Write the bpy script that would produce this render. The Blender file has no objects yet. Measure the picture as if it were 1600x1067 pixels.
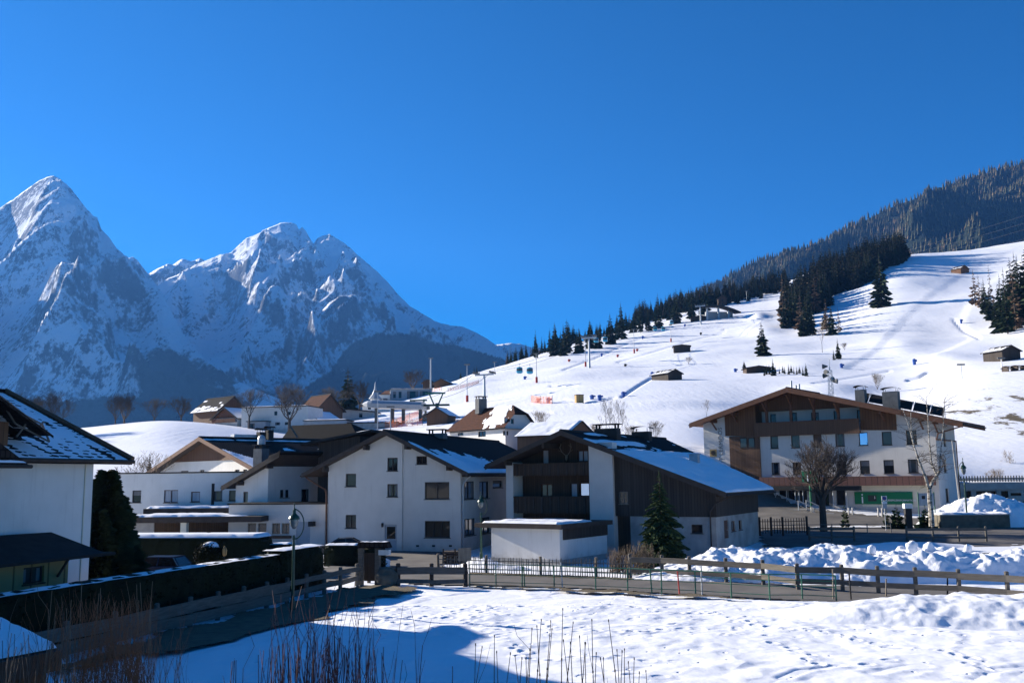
import bpy, math, random
import numpy as np
from mathutils import Vector, Matrix
S = bpy.context.scene
COL = S.collection
R = math.radians
# ------------------------------------------------------------------ camera
CAM = Vector((0, 0, 5.8)); FPX = 1500.0
PITCH = math.atan(211.5 / FPX); ROLL = 0.012
_f = Vector((0, math.cos(PITCH), math.sin(PITCH)))
_r0 = Vector((1, 0, 0)); _u0 = Vector((0, -math.sin(PITCH), math.cos(PITCH)))
_r = _r0 * math.cos(ROLL) - _u0 * math.sin(ROLL)
_u = _u0 * math.cos(ROLL) + _r0 * math.sin(ROLL)
cd = bpy.data.cameras.new('camera'); cam = bpy.data.objects.new('camera', cd); COL.objects.link(cam)
cam.matrix_world = Matrix(((_r.x, _u.x, -_f.x, CAM.x), (_r.y, _u.y, -_f.y, CAM.y), (_r.z, _u.z, -_f.z, CAM.z), (0, 0, 0, 1)))
cd.sensor_width = 36; cd.lens = 36 * FPX / 1600; cd.clip_start = 0.3; cd.clip_end = 40000
S.camera = cam

def ray(px, py):
    return _f * FPX + _r * (px - 800) + _u * (533.5 - py)
def at(px, py, Y):                       # measured direction + surveyed distance -> world point
    d = ray(px, py); return CAM + d * (Y / d.y)
def onz(px, py, z=0.0):
    d = ray(px, py); return CAM + d * ((z - CAM.z) / d.z)

# ------------------------------------------------------------------ tags / empties / copies
def tag(o, label=None, cat=None, group=None, kind=None):
    if label: o['label'] = label
    if cat: o['category'] = cat
    if group: o['group'] = group
    if kind: o['kind'] = kind
    return o
def empty(name, loc, rz=0.0, label=None, cat=None, group=None):
    o = bpy.data.objects.new(name, None); COL.objects.link(o)
    o.location = loc; o.rotation_euler = (0, 0, rz); o.empty_display_size = .3
    return tag(o, label, cat, group)
def kids(o): return [c for c in bpy.data.objects if c.parent is o]
def copy_tree(o, loc=None, rz=None, sc=None, label=None, cat=None, group=None, ch=None):
    c = o.copy(); COL.objects.link(c)
    for x, sub in (ch if ch is not None else tree_of(o)):
        copy_sub(x, c, sub)
    if loc is not None: c.location = loc
    if rz is not None: c.rotation_euler = (0, 0, rz)
    if sc is not None: c.scale = sc if hasattr(sc, '__len__') else (sc, sc, sc)
    return tag(c, label, cat, group)
def copy_sub(x, parent, sub):
    d = x.copy(); COL.objects.link(d); d.parent = parent
    for y, s2 in sub: copy_sub(y, d, s2)
def tree_of(o): return [(k, tree_of(k)) for k in kids(o)]

# ------------------------------------------------------------------ mesh builder
class MB:
    def __init__(s): s.v = []; s.f = []; s.m = []
    def face(s, pts, m=0):
        i = len(s.v); s.v.extend([tuple(p) for p in pts]); s.f.append(list(range(i, i + len(pts)))); s.m.append(m)
    def idx(s, pts, faces, m=0):
        i = len(s.v); s.v.extend([tuple(p) for p in pts])
        for f in faces: s.f.append([i + k for k in f]); s.m.append(m)
    def box(s, x0, x1, y0, y1, z0, z1, m=0, tf=None):
        p = [Vector((x, y, z)) for z in (z0, z1) for y in (y0, y1) for x in (x0, x1)]
        if tf: p = [tf(q) for q in p]
        s.idx(p, [(0, 2, 3, 1), (4, 5, 7, 6), (0, 1, 5, 4), (2, 6, 7, 3), (0, 4, 6, 2), (1, 3, 7, 5)], m)
    def prism(s, poly, y0, y1, m=0, tf=None):          # poly in (x,z), extruded along y
        n = len(poly); p = [Vector((x, y0, z)) for x, z in poly] + [Vector((x, y1, z)) for x, z in poly]
        if tf: p = [tf(q) for q in p]
        fs = [tuple(range(n)), tuple(range(2 * n - 1, n - 1, -1))] + [(i + n, (i + 1) % n + n, (i + 1) % n, i) for i in range(n)]
        s.idx(p, fs, m)
    def tube(s, p0, p1, r0, r1=None, n=6, m=0, cap=True):
        p0 = Vector(p0); p1 = Vector(p1); r1 = r0 if r1 is None else r1
        d = p1 - p0
        if d.length < 1e-6: return
        d.normalize(); a = d.orthogonal().normalized(); b = d.cross(a)
        ps = []
        for c, r in ((p0, r0), (p1, r1)):
            for k in range(n):
                t = 2 * math.pi * k / n; ps.append(c + (a * math.cos(t) + b * math.sin(t)) * r)
        fs = [(k, (k + 1) % n, (k + 1) % n + n, k + n) for k in range(n)]
        if cap: fs += [tuple(range(n - 1, -1, -1)), tuple(range(n, 2 * n))]
        s.idx(ps, fs, m)
    def path(s, pts, r, n=6, m=0):
        for a, b in zip(pts[:-1], pts[1:]): s.tube(a, b, r, r, n, m)
    def lathe(s, prof, c=(0, 0, 0), n=12, m=0):          # prof [(r,z)]
        c = Vector(c); ps = []; fs = []
        for r, z in prof:
            for k in range(n):
                t = 2 * math.pi * k / n; ps.append(c + Vector((r * math.cos(t), r * math.sin(t), z)))
        for j in range(len(prof) - 1):
            for k in range(n):
                a = j * n + k; b = j * n + (k + 1) % n; fs.append((a, b, b + n, a + n))
        s.idx(ps, fs, m)
    def build(s, name, mats, parent=None, smooth=False):
        me = bpy.data.meshes.new(name); me.from_pydata(s.v, [], s.f)
        if not isinstance(mats, (list, tuple)): mats = [mats]
        for k in mats: me.materials.append(k)
        if len(mats) > 1: me.polygons.foreach_set('material_index', s.m)
        if smooth: me.polygons.foreach_set('use_smooth', [True] * len(me.polygons))
        me.update()
        o = bpy.data.objects.new(name, me); COL.objects.link(o)
        if parent: o.parent = parent
        return o
def np_mesh(name, V, Fq, mats, parent=None, smooth=True):
    me = bpy.data.meshes.new(name)
    V = np.asarray(V, dtype=np.float32); Fq = np.asarray(Fq, dtype=np.int32); k = Fq.shape[1]
    me.vertices.add(len(V)); me.vertices.foreach_set('co', V.ravel())
    me.loops.add(Fq.size); me.loops.foreach_set('vertex_index', Fq.ravel())
    me.polygons.add(len(Fq)); me.polygons.foreach_set('loop_start', np.arange(0, Fq.size, k, dtype=np.int32))
    me.update(calc_edges=True)
    me.polygons.foreach_set('use_smooth', np.full(len(Fq), smooth))
    for m in (mats if isinstance(mats, (list, tuple)) else [mats]): me.materials.append(m)
    me.update(); me.validate()
    o = bpy.data.objects.new(name, me); COL.objects.link(o)
    if parent: o.parent = parent
    return o
def grid_faces(nr, nc):
    i = np.arange(nr * nc).reshape(nr, nc)
    return np.stack([i[:-1, :-1], i[:-1, 1:], i[1:, 1:], i[1:, :-1]], -1).reshape(-1, 4)

# ------------------------------------------------------------------ numpy noise
def pnoise(x, y, seed=0):
    rs = np.random.RandomState(seed); P = rs.permutation(256); G = rs.uniform(0, 2 * np.pi, 256)
    xi = np.floor(x).astype(int); yi = np.floor(y).astype(int); xf = x - xi; yf = y - yi
    u = xf * xf * xf * (xf * (xf * 6 - 15) + 10); v = yf * yf * yf * (yf * (yf * 6 - 15) + 10)
    def g(ix, iy, dx, dy):
        a = G[P[(P[ix & 255] + iy) & 255]]; return np.cos(a) * dx + np.sin(a) * dy
    n00 = g(xi, yi, xf, yf); n10 = g(xi + 1, yi, xf - 1, yf); n01 = g(xi, yi + 1, xf, yf - 1); n11 = g(xi + 1, yi + 1, xf - 1, yf - 1)
    return ((n00 * (1 - u) + n10 * u) * (1 - v) + (n01 * (1 - u) + n11 * u) * v) * 1.5
def fbm(x, y, o=5, seed=0, gain=.5, lac=2.03):
    r = 0; a = 1
    for k in range(o): r = r + a * pnoise(x, y, seed + k); x = x * lac; y = y * lac; a *= gain
    return r
def ridged(x, y, o=6, seed=0, gain=.5, lac=2.07):
    r = 0; a = 1; w = 1
    for k in range(o):
        n = 1 - np.abs(pnoise(x, y, seed + k)) * 1.6; n = np.clip(n, 0, 1) ** 2 * w
        r = r + a * n; w = np.clip(n * 1.6, 0, 1); x = x * lac; y = y * lac; a *= gain
    return r

# ------------------------------------------------------------------ materials
def newmat(name):
    m = bpy.data.materials.new(name); m.use_nodes = True; nt = m.node_tree
    return m, nt, nt.nodes['Principled BSDF']
def N(nt, t, **kw):
    n = nt.nodes.new(t)
    for k, v in kw.items():
        if k in n.inputs: n.inputs[k].default_value = v
        else: setattr(n, k, v)
    return n
def L(nt, a, b): nt.links.new(a, b)
def ramp(nt, fac, stops):
    r = nt.nodes.new('ShaderNodeValToRGB'); e = r.color_ramp.elements
    while len(e) < len(stops): e.new(.5)
    for k, (p, c) in enumerate(stops):
        e[k].position = p; e[k].color = (c, c, c, 1) if isinstance(c, (int, float)) else (*c, 1)
    L(nt, fac, r.inputs['Fac']); return r
def mixc(nt, fac, a, b):
    m = nt.nodes.new('ShaderNodeMix'); m.data_type = 'RGBA'
    for s, x in ((0, fac), (6, a), (7, b)):
        if hasattr(x, 'node'): L(nt, x, m.inputs[s])
        elif isinstance(x, (int, float)): m.inputs[s].default_value = x
        else: m.inputs[s].default_value = (*x, 1)
    return m.outputs[2]
def mathn(nt, op, a, b=None, clamp=False):
    m = nt.nodes.new('ShaderNodeMath'); m.operation = op; m.use_clamp = clamp
    for k, x in enumerate((a, b)):
        if x is None: continue
        if hasattr(x, 'node'): L(nt, x, m.inputs[k])
        else: m.inputs[k].default_value = x
    return m.outputs[0]
def coords(nt, kind='Object', scale=(1, 1, 1)):
    t = nt.nodes.new('ShaderNodeTexCoord'); mp = nt.nodes.new('ShaderNodeMapping'); mp.inputs['Scale'].default_value = scale
    if kind == 'World':
        g = nt.nodes.new('ShaderNodeNewGeometry'); L(nt, g.outputs['Position'], mp.inputs['Vector'])
    else: L(nt, t.outputs[kind], mp.inputs['Vector'])
    return mp.outputs[0]
def noise(nt, vec, scale, detail=4, rough=.55):
    n = N(nt, 'ShaderNodeTexNoise', Scale=scale, Detail=detail, Roughness=rough); L(nt, vec, n.inputs['Vector']); return n.outputs['Fac']
def bump(nt, b, h, strength=.4, dist=.05):
    n = N(nt, 'ShaderNodeBump', Strength=strength, Distance=dist); L(nt, h, n.inputs['Height']); L(nt, n.outputs[0], b.inputs['Normal'])
def mat(name, c1, c2=None, scale=3, rough=.75, bs=.25, bd=.02, metal=0, stretch=(1, 1, 1), spec=.3, bscale=None, kind='Object'):
    m, nt, b = newmat(name); c2 = c2 or tuple(x * .75 for x in c1)
    v = coords(nt, kind, stretch); f = noise(nt, v, scale, 5)
    L(nt, mixc(nt, ramp(nt, f, [(.3, 0), (.7, 1)]).outputs[0], c1, c2), b.inputs['Base Color'])
    b.inputs['Roughness'].default_value = rough; b.inputs['Metallic'].default_value = metal
    b.inputs['Specular IOR Level'].default_value = spec
    if bs: bump(nt, b, noise(nt, v, bscale or scale * 6, 4), bs, bd)
    return m
def planks(name, c1, c2, width=.18, axis=0, rough=.8, horiz=False, kind='Object'):
    m, nt, b = newmat(name)
    v = coords(nt, kind); sep = N(nt, 'ShaderNodeSeparateXYZ'); L(nt, v, sep.inputs[0])
    if horiz: u = sep.outputs[2]
    else: u = mathn(nt, 'ADD', sep.outputs[0], sep.outputs[1])
    s = mathn(nt, 'DIVIDE', u, width); fl = mathn(nt, 'FLOOR', s); fr = mathn(nt, 'FRACT', s)
    wn = N(nt, 'ShaderNodeTexWhiteNoise', noise_dimensions='1D'); L(nt, fl, wn.inputs['W'])
    gr = noise(nt, coords(nt, kind, (8, 8, .6) if not horiz else (.6, .6, 8)), 3, 4)
    fac = mathn(nt, 'ADD', mathn(nt, 'MULTIPLY', wn.outputs[0], .6), mathn(nt, 'MULTIPLY', gr, .5), True)
    col = mixc(nt, fac, c1, c2)
    gap = ramp(nt, fr, [(0, 0), (.08, 1), (.92, 1), (1, 0)]).outputs[0]
    col = mixc(nt, gap, tuple(x * .25 for x in c1), col)
    L(nt, col, b.inputs['Base Color']); b.inputs['Roughness'].default_value = rough; b.inputs['Specular IOR Level'].default_value = .25
    bump(nt, b, gap, .6, .015); return m
M = {}
def snow_mat(name, base=(.86, .87, .9), mud=0, bscale=2.2, bstr=.5, bdist=.06, prints=False):
    m, nt, b = newmat(name); v = coords(nt, 'World'); col = mixc(nt, noise(nt, v, .6, 3), base, tuple(x * .95 for x in base))
    h = noise(nt, v, bscale, 6, .6)
    if mud:
        n = noise(nt, coords(nt, 'World', (1, 1, 2)), 1.4, 6, .7); f = ramp(nt, n, [(mud, 0), (mud + .05, 1)]).outputs[0]
        col = mixc(nt, f, col, (.35, .30, .24))
    L(nt, col, b.inputs['Base Color']); b.inputs['Roughness'].default_value = .55; b.inputs['Specular IOR Level'].default_value = .35
    bump(nt, b, h, bstr, bdist); return m
def plaster_mat(name, c1, c2, base=.7, grime=(.30, .27, .23)):
    m, nt, b = newmat(name); v = coords(nt); f = noise(nt, v, .8, 5); col = mixc(nt, ramp(nt, f, [(.3, 0), (.7, 1)]).outputs[0], c1, c2)
    sep = N(nt, 'ShaderNodeSeparateXYZ'); L(nt, v, sep.inputs[0])
    low = mathn(nt, 'SUBTRACT', base, sep.outputs[2]); n2 = noise(nt, v, 1.7, 6, .7)
    g = ramp(nt, mathn(nt, 'ADD', mathn(nt, 'MULTIPLY', low, .45), mathn(nt, 'MULTIPLY', n2, .9)), [(.45, 0), (.85, 1)]).outputs[0]
    drip = ramp(nt, noise(nt, coords(nt, 'Object', (2.6, 2.6, .16)), 1.6, 5, .7), [(.56, 0), (.74, 1)]).outputs[0]
    col = mixc(nt, mathn(nt, 'MULTIPLY', drip, .28), col, grime); col = mixc(nt, mathn(nt, 'MULTIPLY', g, .55), col, grime)
    L(nt, col, b.inputs['Base Color']); b.inputs['Roughness'].default_value = .9; b.inputs['Specular IOR Level'].default_value = .2
    bump(nt, b, noise(nt, v, 22, 4), .3, .012); return m
M['snow'] = snow_mat('snow'); M['snow_bank'] = snow_mat('plowed_snow', mud=.70, bscale=1.6, bstr=.7, bdist=.12)
M['plaster'] = plaster_mat('white_plaster', (.57, .54, .50), (.50, .475, .44))
M['plaster2'] = plaster_mat('bright_white_plaster', (.70, .68, .64), (.63, .61, .57))
M['plaster_old'] = mat('weathered_plaster', (.40, .37, .33), (.24, .22, .20), .9, .9, .3, .02, bscale=14)
M['cream'] = mat('cream_plaster', (.72, .66, .52), (.64, .58, .45), 1, .9, .2, .01, bscale=25)
M['grey_render'] = mat('grey_render', (.34, .36, .38), (.27, .29, .31), 1, .8, .2, .01)
M['concrete'] = mat('concrete', (.36, .35, .33), (.26, .25, .24), 1.5, .9, .4, .02)
M['darkwood'] = planks('dark_larch_boards', (.040, .026, .018), (.075, .048, .032), .2)
M['barnwood'] = planks('weathered_barn_boards', (.032, .024, .019), (.062, .049, .040), .22)
M['brownwood'] = planks('brown_boards', (.10, .048, .025), (.16, .078, .038), .3)
M['redwood'] = planks('red_brown_boards', (.13, .055, .03), (.20, .085, .045), .24)
M['balconywood'] = planks('balcony_boards', (.10, .055, .032), (.15, .08, .048), .2)
M['beam'] = mat('timber_beam', (.15, .068, .038), (.09, .04, .025), 2, .8, .3, .01, stretch=(1, 1, 4))
M['darkbeam'] = mat('dark_timber', (.035, .025, .02), (.06, .045, .036), 2, .8, .3, .01)
M['fencewood'] = mat('grey_fence_wood', (.15, .135, .115), (.085, .077, .066), 3, .9, .5, .01, stretch=(.6, .6, 5))
M['picketwood'] = mat('weathered_picket_wood', (.26, .22, .17), (.15, .125, .10), 3, .9, .5, .01, stretch=(3, 3, .6))
M['yellowwood'] = planks('yellow_boards', (.34, .225, .095), (.40, .27, .115), .9)
def tiles(name, c1, c2, row=.34, rough=.9, spec=.08):
    m, nt, b = newmat(name); t = N(nt, 'ShaderNodeUVMap'); mp = N(nt, 'ShaderNodeMapping'); L(nt, t.outputs[0], mp.inputs[0])
    br = N(nt, 'ShaderNodeTexBrick', Scale=1.0, **{'Mortar Size': .035, 'Brick Width': row * .8, 'Row Height': row}); L(nt, mp.outputs[0], br.inputs['Vector'])
    br.inputs['Color1'].default_value = (*c1, 1); br.inputs['Color2'].default_value = (*c2, 1); br.inputs['Mortar'].default_value = (*[x * .35 for x in c1], 1)
    n = noise(nt, mp.outputs[0], .6, 4); L(nt, mixc(nt, mathn(nt, 'MULTIPLY', n, .45), br.outputs[0], tuple(x * .6 for x in c1)), b.inputs['Base Color'])
    sep = N(nt, 'ShaderNodeSeparateXYZ'); L(nt, mp.outputs[0], sep.inputs[0]); sw = mathn(nt, 'FRACT', mathn(nt, 'DIVIDE', sep.outputs[1], row))
    bump(nt, b, mathn(nt, 'ADD', sw, br.outputs['Fac']), .6, .03)
    b.inputs['Roughness'].default_value = rough; b.inputs['Specular IOR Level'].default_value = spec; return m
M['tile_dark'] = tiles('dark_roof_tiles', (.022, .020, .020), (.034, .031, .030))
M['tile_black'] = tiles('black_roof_tiles', (.009, .0085, .0085), (.013, .012, .012))
M['tile_brown'] = tiles('brown_roof_tiles', (.11, .048, .032), (.075, .036, .026))
M['tile_brownblack'] = tiles('dark_brown_roof_tiles', (.030, .023, .020), (.046, .034, .030))
M['tile_grey'] = tiles('grey_roof_sheets', (.085, .08, .08), (.10, .095, .095))
M['metal_dark'] = mat('dark_sheet_metal', (.035, .034, .034), (.022, .022, .022), 2, .8, .1, .005, spec=.1)
M['seam'] = planks('red_brown_seam_metal', (.115, .055, .045), (.14, .07, .055), .62, rough=.5)
M['green'] = mat('green_painted_metal', (.03, .14, .09), (.02, .09, .06), 5, .5, .1, .005)
M['lampgreen'] = mat('dark_green_enamel', (.015, .06, .04), (.01, .04, .03), 5, .35, .1, .005)
M['signgreen'] = mat('green_sign_panel', (.01, .17, .075), (.01, .14, .06), 1, .5, 0)
M['white'] = mat('white_paint', (.8, .8, .8), (.72, .72, .72), 2, .5, 0)
M['galv'] = mat('galvanised_steel', (.42, .44, .46), (.32, .34, .36), 3, .45, .1, .005, metal=.4)
M['asphalt'] = mat('asphalt', (.155, .142, .128), (.085, .080, .076), .5, .9, .5, .01, bscale=40, kind='World')
M['mud'] = mat('winter_grass_and_mud', (.085, .065, .04), (.15, .12, .075), 2.5, .95, .8, .04, bscale=18, kind='World')
M['grass'] = mat('bare_winter_grass', (.17, .14, .07), (.10, .085, .045), .8, .95, .8, .05, kind='World')
M['bark'] = mat('dark_bark', (.055, .042, .034), (.09, .072, .06), 4, .95, .6, .02, stretch=(3, 3, .6))
M['twig'] = mat('bare_twigs', (.042, .034, .029), (.065, .052, .044), 4, .9, 0)
M['twig_red'] = mat('red_twigs', (.10, .028, .024), (.07, .022, .02), 4, .7, 0)
M['twig_tan'] = mat('tan_twigs', (.18, .135, .09), (.11, .08, .055), 4, .8, 0)
M['twig_orange'] = mat('orange_brown_twigs', (.17, .07, .032), (.10, .045, .022), 4, .8, 0)
M['larch'] = mat('bare_larch_twigs', (.17, .105, .06), (.11, .07, .045), 4, .9, 0)
M['glassclear'] = mat('lamp_glass', (.16, .18, .18), (.12, .14, .14), 2, .15, 0, spec=.6)
M['chimney'] = mat('chimney_render', (.16, .16, .155), (.11, .11, .11), 3, .9, .4, .02)
M['rubber'] = mat('tyre_rubber', (.02, .02, .02), (.03, .03, .03), 4, .8, 0)
M['orange'] = mat('orange_netting', (.75, .22, .08), (.6, .18, .07), 3, .8, 0)
M['blue_pad'] = mat('blue_padding', (.02, .09, .35), (.02, .07, .28), 3, .6, 0)
M['red_pad'] = mat('red_padding', (.35, .03, .025), (.28, .03, .02), 3, .6, 0)
M['cabin'] = mat('turquoise_cabin_paint', (.03, .30, .45), (.02, .22, .36), 3, .25, 0)
M['boulder'] = mat('boulder_stone', (.17, .15, .115), (.10, .09, .07), 2.5, .95, .8, .05)
M['reddish'] = mat('buff_stones', (.33, .24, .17), (.25, .18, .13), 5, .9, .5, .02)
M['black'] = mat('black_plastic', (.015, .015, .015), (.02, .02, .02), 3, .6, 0)
M['curtain_dim'] = mat('net_curtain', (.20, .20, .20), (.12, .12, .125), 3, .9, 0, stretch=(9, 9, .3))
M['curtain'] = mat('pale_curtain', (.5, .52, .55), (.35, .36, .38), 3, .9, 0, stretch=(6, 6, .3))
M['shutter'] = planks('brown_blind', (.11, .075, .06), (.14, .09, .07), .08, horiz=True)
def glass_mat(name, c, rough=.04):
    m, nt, b = newmat(name); b.inputs['Base Color'].default_value = (*c, 1); b.inputs['Roughness'].default_value = rough; b.inputs['Specular IOR Level'].default_value = .5
    bump(nt, b, noise(nt, coords(nt, 'Object'), 1.2, 2), .06, .02); return m
M['glass'] = glass_mat('window_glass', (.012, .014, .016)); M['glass2'] = glass_mat('window_glass_grey', (.05, .055, .05))
M['glass_brown'] = glass_mat('window_glass_warm', (.045, .035, .028))
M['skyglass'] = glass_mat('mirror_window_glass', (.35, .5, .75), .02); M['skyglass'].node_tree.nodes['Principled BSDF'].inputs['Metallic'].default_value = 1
def needles(name, c1, c2, c3=None):
    m, nt, b = newmat(name); g = N(nt, 'ShaderNodeNewGeometry'); oi = N(nt, 'ShaderNodeObjectInfo')
    f = mathn(nt, 'ADD', mathn(nt, 'MULTIPLY', g.outputs['Random Per Island'], .7), mathn(nt, 'MULTIPLY', oi.outputs['Random'], .3))
    col = mixc(nt, f, c1, c2)
    if c3: col = mixc(nt, ramp(nt, oi.outputs['Random'] if False else g.outputs['Random Per Island'], [(.86, 0), (.9, 1)]).outputs[0], col, c3)
    L(nt, col, b.inputs['Base Color']); b.inputs['Roughness'].default_value = .85; b.inputs['Specular IOR Level'].default_value = .15
    return m
M['needles'] = needles('spruce_needles', (.013, .024, .012), (.034, .050, .024))
M['needles_green'] = needles('green_spruce_needles', (.020, .038, .015), (.055, .080, .032))  # greener needle colour for the near spruce and the office shrubs
M['hedge'] = needles('hedge_leaves', (.005, .008, .003), (.012, .017, .006))
M['forest'] = needles('distant_conifers', (.034, .038, .017), (.082, .074, .038), (.16, .11, .062))
M['forest2'] = needles('near_wood_conifers', (.012, .019, .009), (.032, .038, .019), (.075, .05, .03))
# ------------------------------------------------------------------ sun, sky
SUN_AZ, SUN_EL = R(60), R(19.6)      # azimuth measured left of straight ahead
sv = Vector((-math.sin(SUN_AZ) * math.cos(SUN_EL), math.cos(SUN_AZ) * math.cos(SUN_EL), math.sin(SUN_EL)))
sl = bpy.data.lights.new('sun', 'SUN'); sl.energy = 5.0; sl.angle = R(.5); sl.color = (1, .92, .80)
so = bpy.data.objects.new('sun', sl); COL.objects.link(so); so.rotation_euler = sv.to_track_quat('Z', 'Y').to_euler(); so.location = (-30, 10, 60)
W = bpy.data.worlds.new('World'); S.world = W; W.use_nodes = True; wt = W.node_tree
bg = wt.nodes['Background']; sk = wt.nodes.new('ShaderNodeTexSky'); sk.sky_type = 'NISHITA'; sk.sun_disc = False
sk.sun_elevation = SUN_EL; sk.sun_rotation = -SUN_AZ; sk.altitude = 4000; sk.air_density = 1.0; sk.dust_density = 0.3; sk.ozone_density = 6.0
hs = wt.nodes.new('ShaderNodeHueSaturation'); hs.inputs['Saturation'].default_value = 1.26
wt.links.new(sk.outputs[0], hs.inputs['Color']); wt.links.new(hs.outputs[0], bg.inputs['Color']); bg.inputs['Strength'].default_value = .058
S.view_settings.view_transform = 'Standard'; S.view_settings.look = 'None'; S.view_settings.exposure = 1.42; S.view_settings.gamma = 1
S.cycles.volume_bounces = 0; S.cycles.max_bounces = 5; S.cycles.use_denoising = True
try: S.cycles.volume_step_rate = 5
except Exception: pass

# ------------------------------------------------------------------ terrain, surveyed as (column, [(distance, image height)])
KT = [
 (-700, [(120, 752), (260, 720), (420, 740)]),
 (-100, [(120, 750), (200, 700), (260, 690), (400, 725)]),
 (130, [(120, 742), (160, 700), (200, 674), (235, 668), (300, 690), (500, 735)]),
 (250, [(120, 740), (160, 690), (200, 658), (235, 655), (300, 680), (500, 732)]),
 (330, [(120, 740), (160, 700), (200, 667), (240, 661), (300, 672), (500, 730)]),
 (400, [(120, 740), (160, 706), (200, 682), (260, 664), (300, 668), (500, 728)]),
 (480, [(120, 738), (200, 697), (260, 672), (300, 664), (400, 676), (600, 720)]),
 (560, [(120, 734), (200, 690), (260, 660), (310, 641), (400, 650), (600, 700)]),
 (640, [(120, 726), (200, 680), (300, 640), (370, 619), (460, 625), (700, 690)]),
 (720, [(120, 722), (200, 668), (300, 628), (400, 590), (480, 588), (760, 640)]),
 (800, [(120, 718), (200, 658), (300, 617), (400, 588), (500, 564), (600, 566), (900, 620)]),
 (900, [(120, 712), (200, 648), (300, 602), (420, 570), (600, 537), (680, 540), (1000, 590)]),
 (1000, [(110, 712), (200, 642), (333, 590), (500, 545), (660, 508), (760, 505), (1100, 560)]),
 (1100, [(110, 712), (200, 640), (333, 584), (520, 528), (680, 482), (780, 476), (1100, 520)]),
 (1200, [(112, 730), (150, 690), (200, 645), (333, 580), (480, 530), (620, 488), (720, 462), (820, 455), (1200, 500)]),
 (1300, [(115, 735), (150, 690), (200, 640), (300, 582), (400, 545), (500, 512), (620, 470), (760, 430), (900, 425), (1200, 460)]),
 (1420, [(115, 738), (150, 690), (200, 632), (230, 612), (300, 576), (430, 520), (540, 465), (680, 404), (760, 398), (1100, 430)]),
 (1520, [(118, 742), (150, 680), (190, 612), (230, 585), (300, 560), (420, 520), (560, 450), (720, 395), (820, 392), (1100, 420)]),
 (1600, [(118, 742), (150, 670), (190, 600), (240, 570), (300, 556), (420, 505), (560, 440), (730, 385), (840, 382), (1100, 410)]),
 (1900, [(118, 738), (150, 650), (240, 540), (420, 450), (730, 340), (1100, 360)]),
 (2600, [(118, 730), (150, 620), (240, 500), (420, 420), (730, 300), (1100, 320)]),
]
def near_z(c, d):                         # gently rising flat of the village
    r = np.clip((c - .10) / .17, 0, 1)
    a = np.interp(d, [0, 62, 80, 92, 100, 118], [0, 0, .75, 1.0, 1.7, 3.2]); b = np.interp(d, [0, 70, 100, 118], [0, 0, .5, 1.5])
    return a * r + b * (1 - r)
cs = np.unique(np.concatenate([np.linspace(-1.3, -.6, 40), np.linspace(-.6, .62, 560), np.linspace(.62, 1.5, 50)]))
ds = np.unique(np.concatenate([np.linspace(4, 20, 14), np.geomspace(20, 70, 180), np.geomspace(70, 900, 330), np.geomspace(900, 16000, 40)]))
Z = np.zeros((len(ds), len(cs))); kc = []; kz = []
for px, lst in KT:
    c = (px - 800) / 1515.0; dd = [118 if False else lst[0][0] - 8] + [d for d, _ in lst]
    zz = [float(at(px, y, d).z) for d, y in lst]; z0 = float(near_z(np.array(c), np.array(dd[0])))
    zz = [z0] + zz; e = lst[-1][0]; dd += [e * 1.6, e * 4, 20000]; zz += [max(zz[-1] * .55, -5), -12, -30]
    kc.append(c); kz.append(np.interp(np.log(ds), np.log(dd), zz))
kc = np.array(kc); kz = np.array(kz)
for i in range(len(ds)): Z[i] = np.interp(cs, kc, kz[:, i])
far = Z.copy()
def blur(a, n, ax):
    k = np.ones(2 * n + 1) / (2 * n + 1); p = np.pad(a, [(n, n) if x == ax else (0, 0) for x in (0, 1)], mode='edge')
    return np.apply_along_axis(lambda v: np.convolve(v, k, 'valid'), ax, p)
far = blur(blur(far, 9, 1), 9, 1); far = blur(blur(far, 4, 0), 3, 0)
CC, DD = np.meshgrid(cs, ds); XX = CC * DD; YY = DD
t = np.clip((DD - 100) / 14, 0, 1); t = t * t * (3 - 2 * t)
Z = near_z(CC, DD) * (1 - t) + far * t
amp = np.clip((DD - 130) / 250, 0, 1)
Z = Z + amp * (fbm(XX / 70, YY / 70, 3, 3) * .9 + fbm(XX / 14, YY / 14, 3, 9) * .10)
# groomed piste on the right is smoother; moguls and cuttings elsewhere are part of the noise above
Zbase = Z.copy()
def interp2(G, x, y):
    x = np.asarray(x, float); y = np.asarray(y, float); c = np.clip(x / y, cs[0], cs[-1]); d = np.clip(y, ds[0], ds[-1])
    i = np.clip(np.searchsorted(ds, d) - 1, 0, len(ds) - 2); j = np.clip(np.searchsorted(cs, c) - 1, 0, len(cs) - 2)
    a = (d - ds[i]) / (ds[i + 1] - ds[i]); b = (c - cs[j]) / (cs[j + 1] - cs[j])
    return (G[i, j] * (1 - b) + G[i, j + 1] * b) * (1 - a) + (G[i + 1, j] * (1 - b) + G[i + 1, j + 1] * b) * a
def tz(x, y): return float(interp2(Zbase, x, y))
def hitground(px, py, dmin=20, dmax=1100):                  # where the line of sight meets the terrain
    d = ray(px, py); Ys = np.geomspace(dmin, dmax, 900); P = CAM.z + d.z / d.y * Ys; G = interp2(Zbase, d.x / d.y * Ys, Ys)
    k = np.nonzero(P <= G)[0]
    if len(k) == 0:
        k = int(np.argmin(P - G)); return Vector((d.x / d.y * Ys[k], Ys[k], float(G[k])))
    k = k[0]; return Vector((d.x / d.y * Ys[k], Ys[k], float(G[k])))
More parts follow.
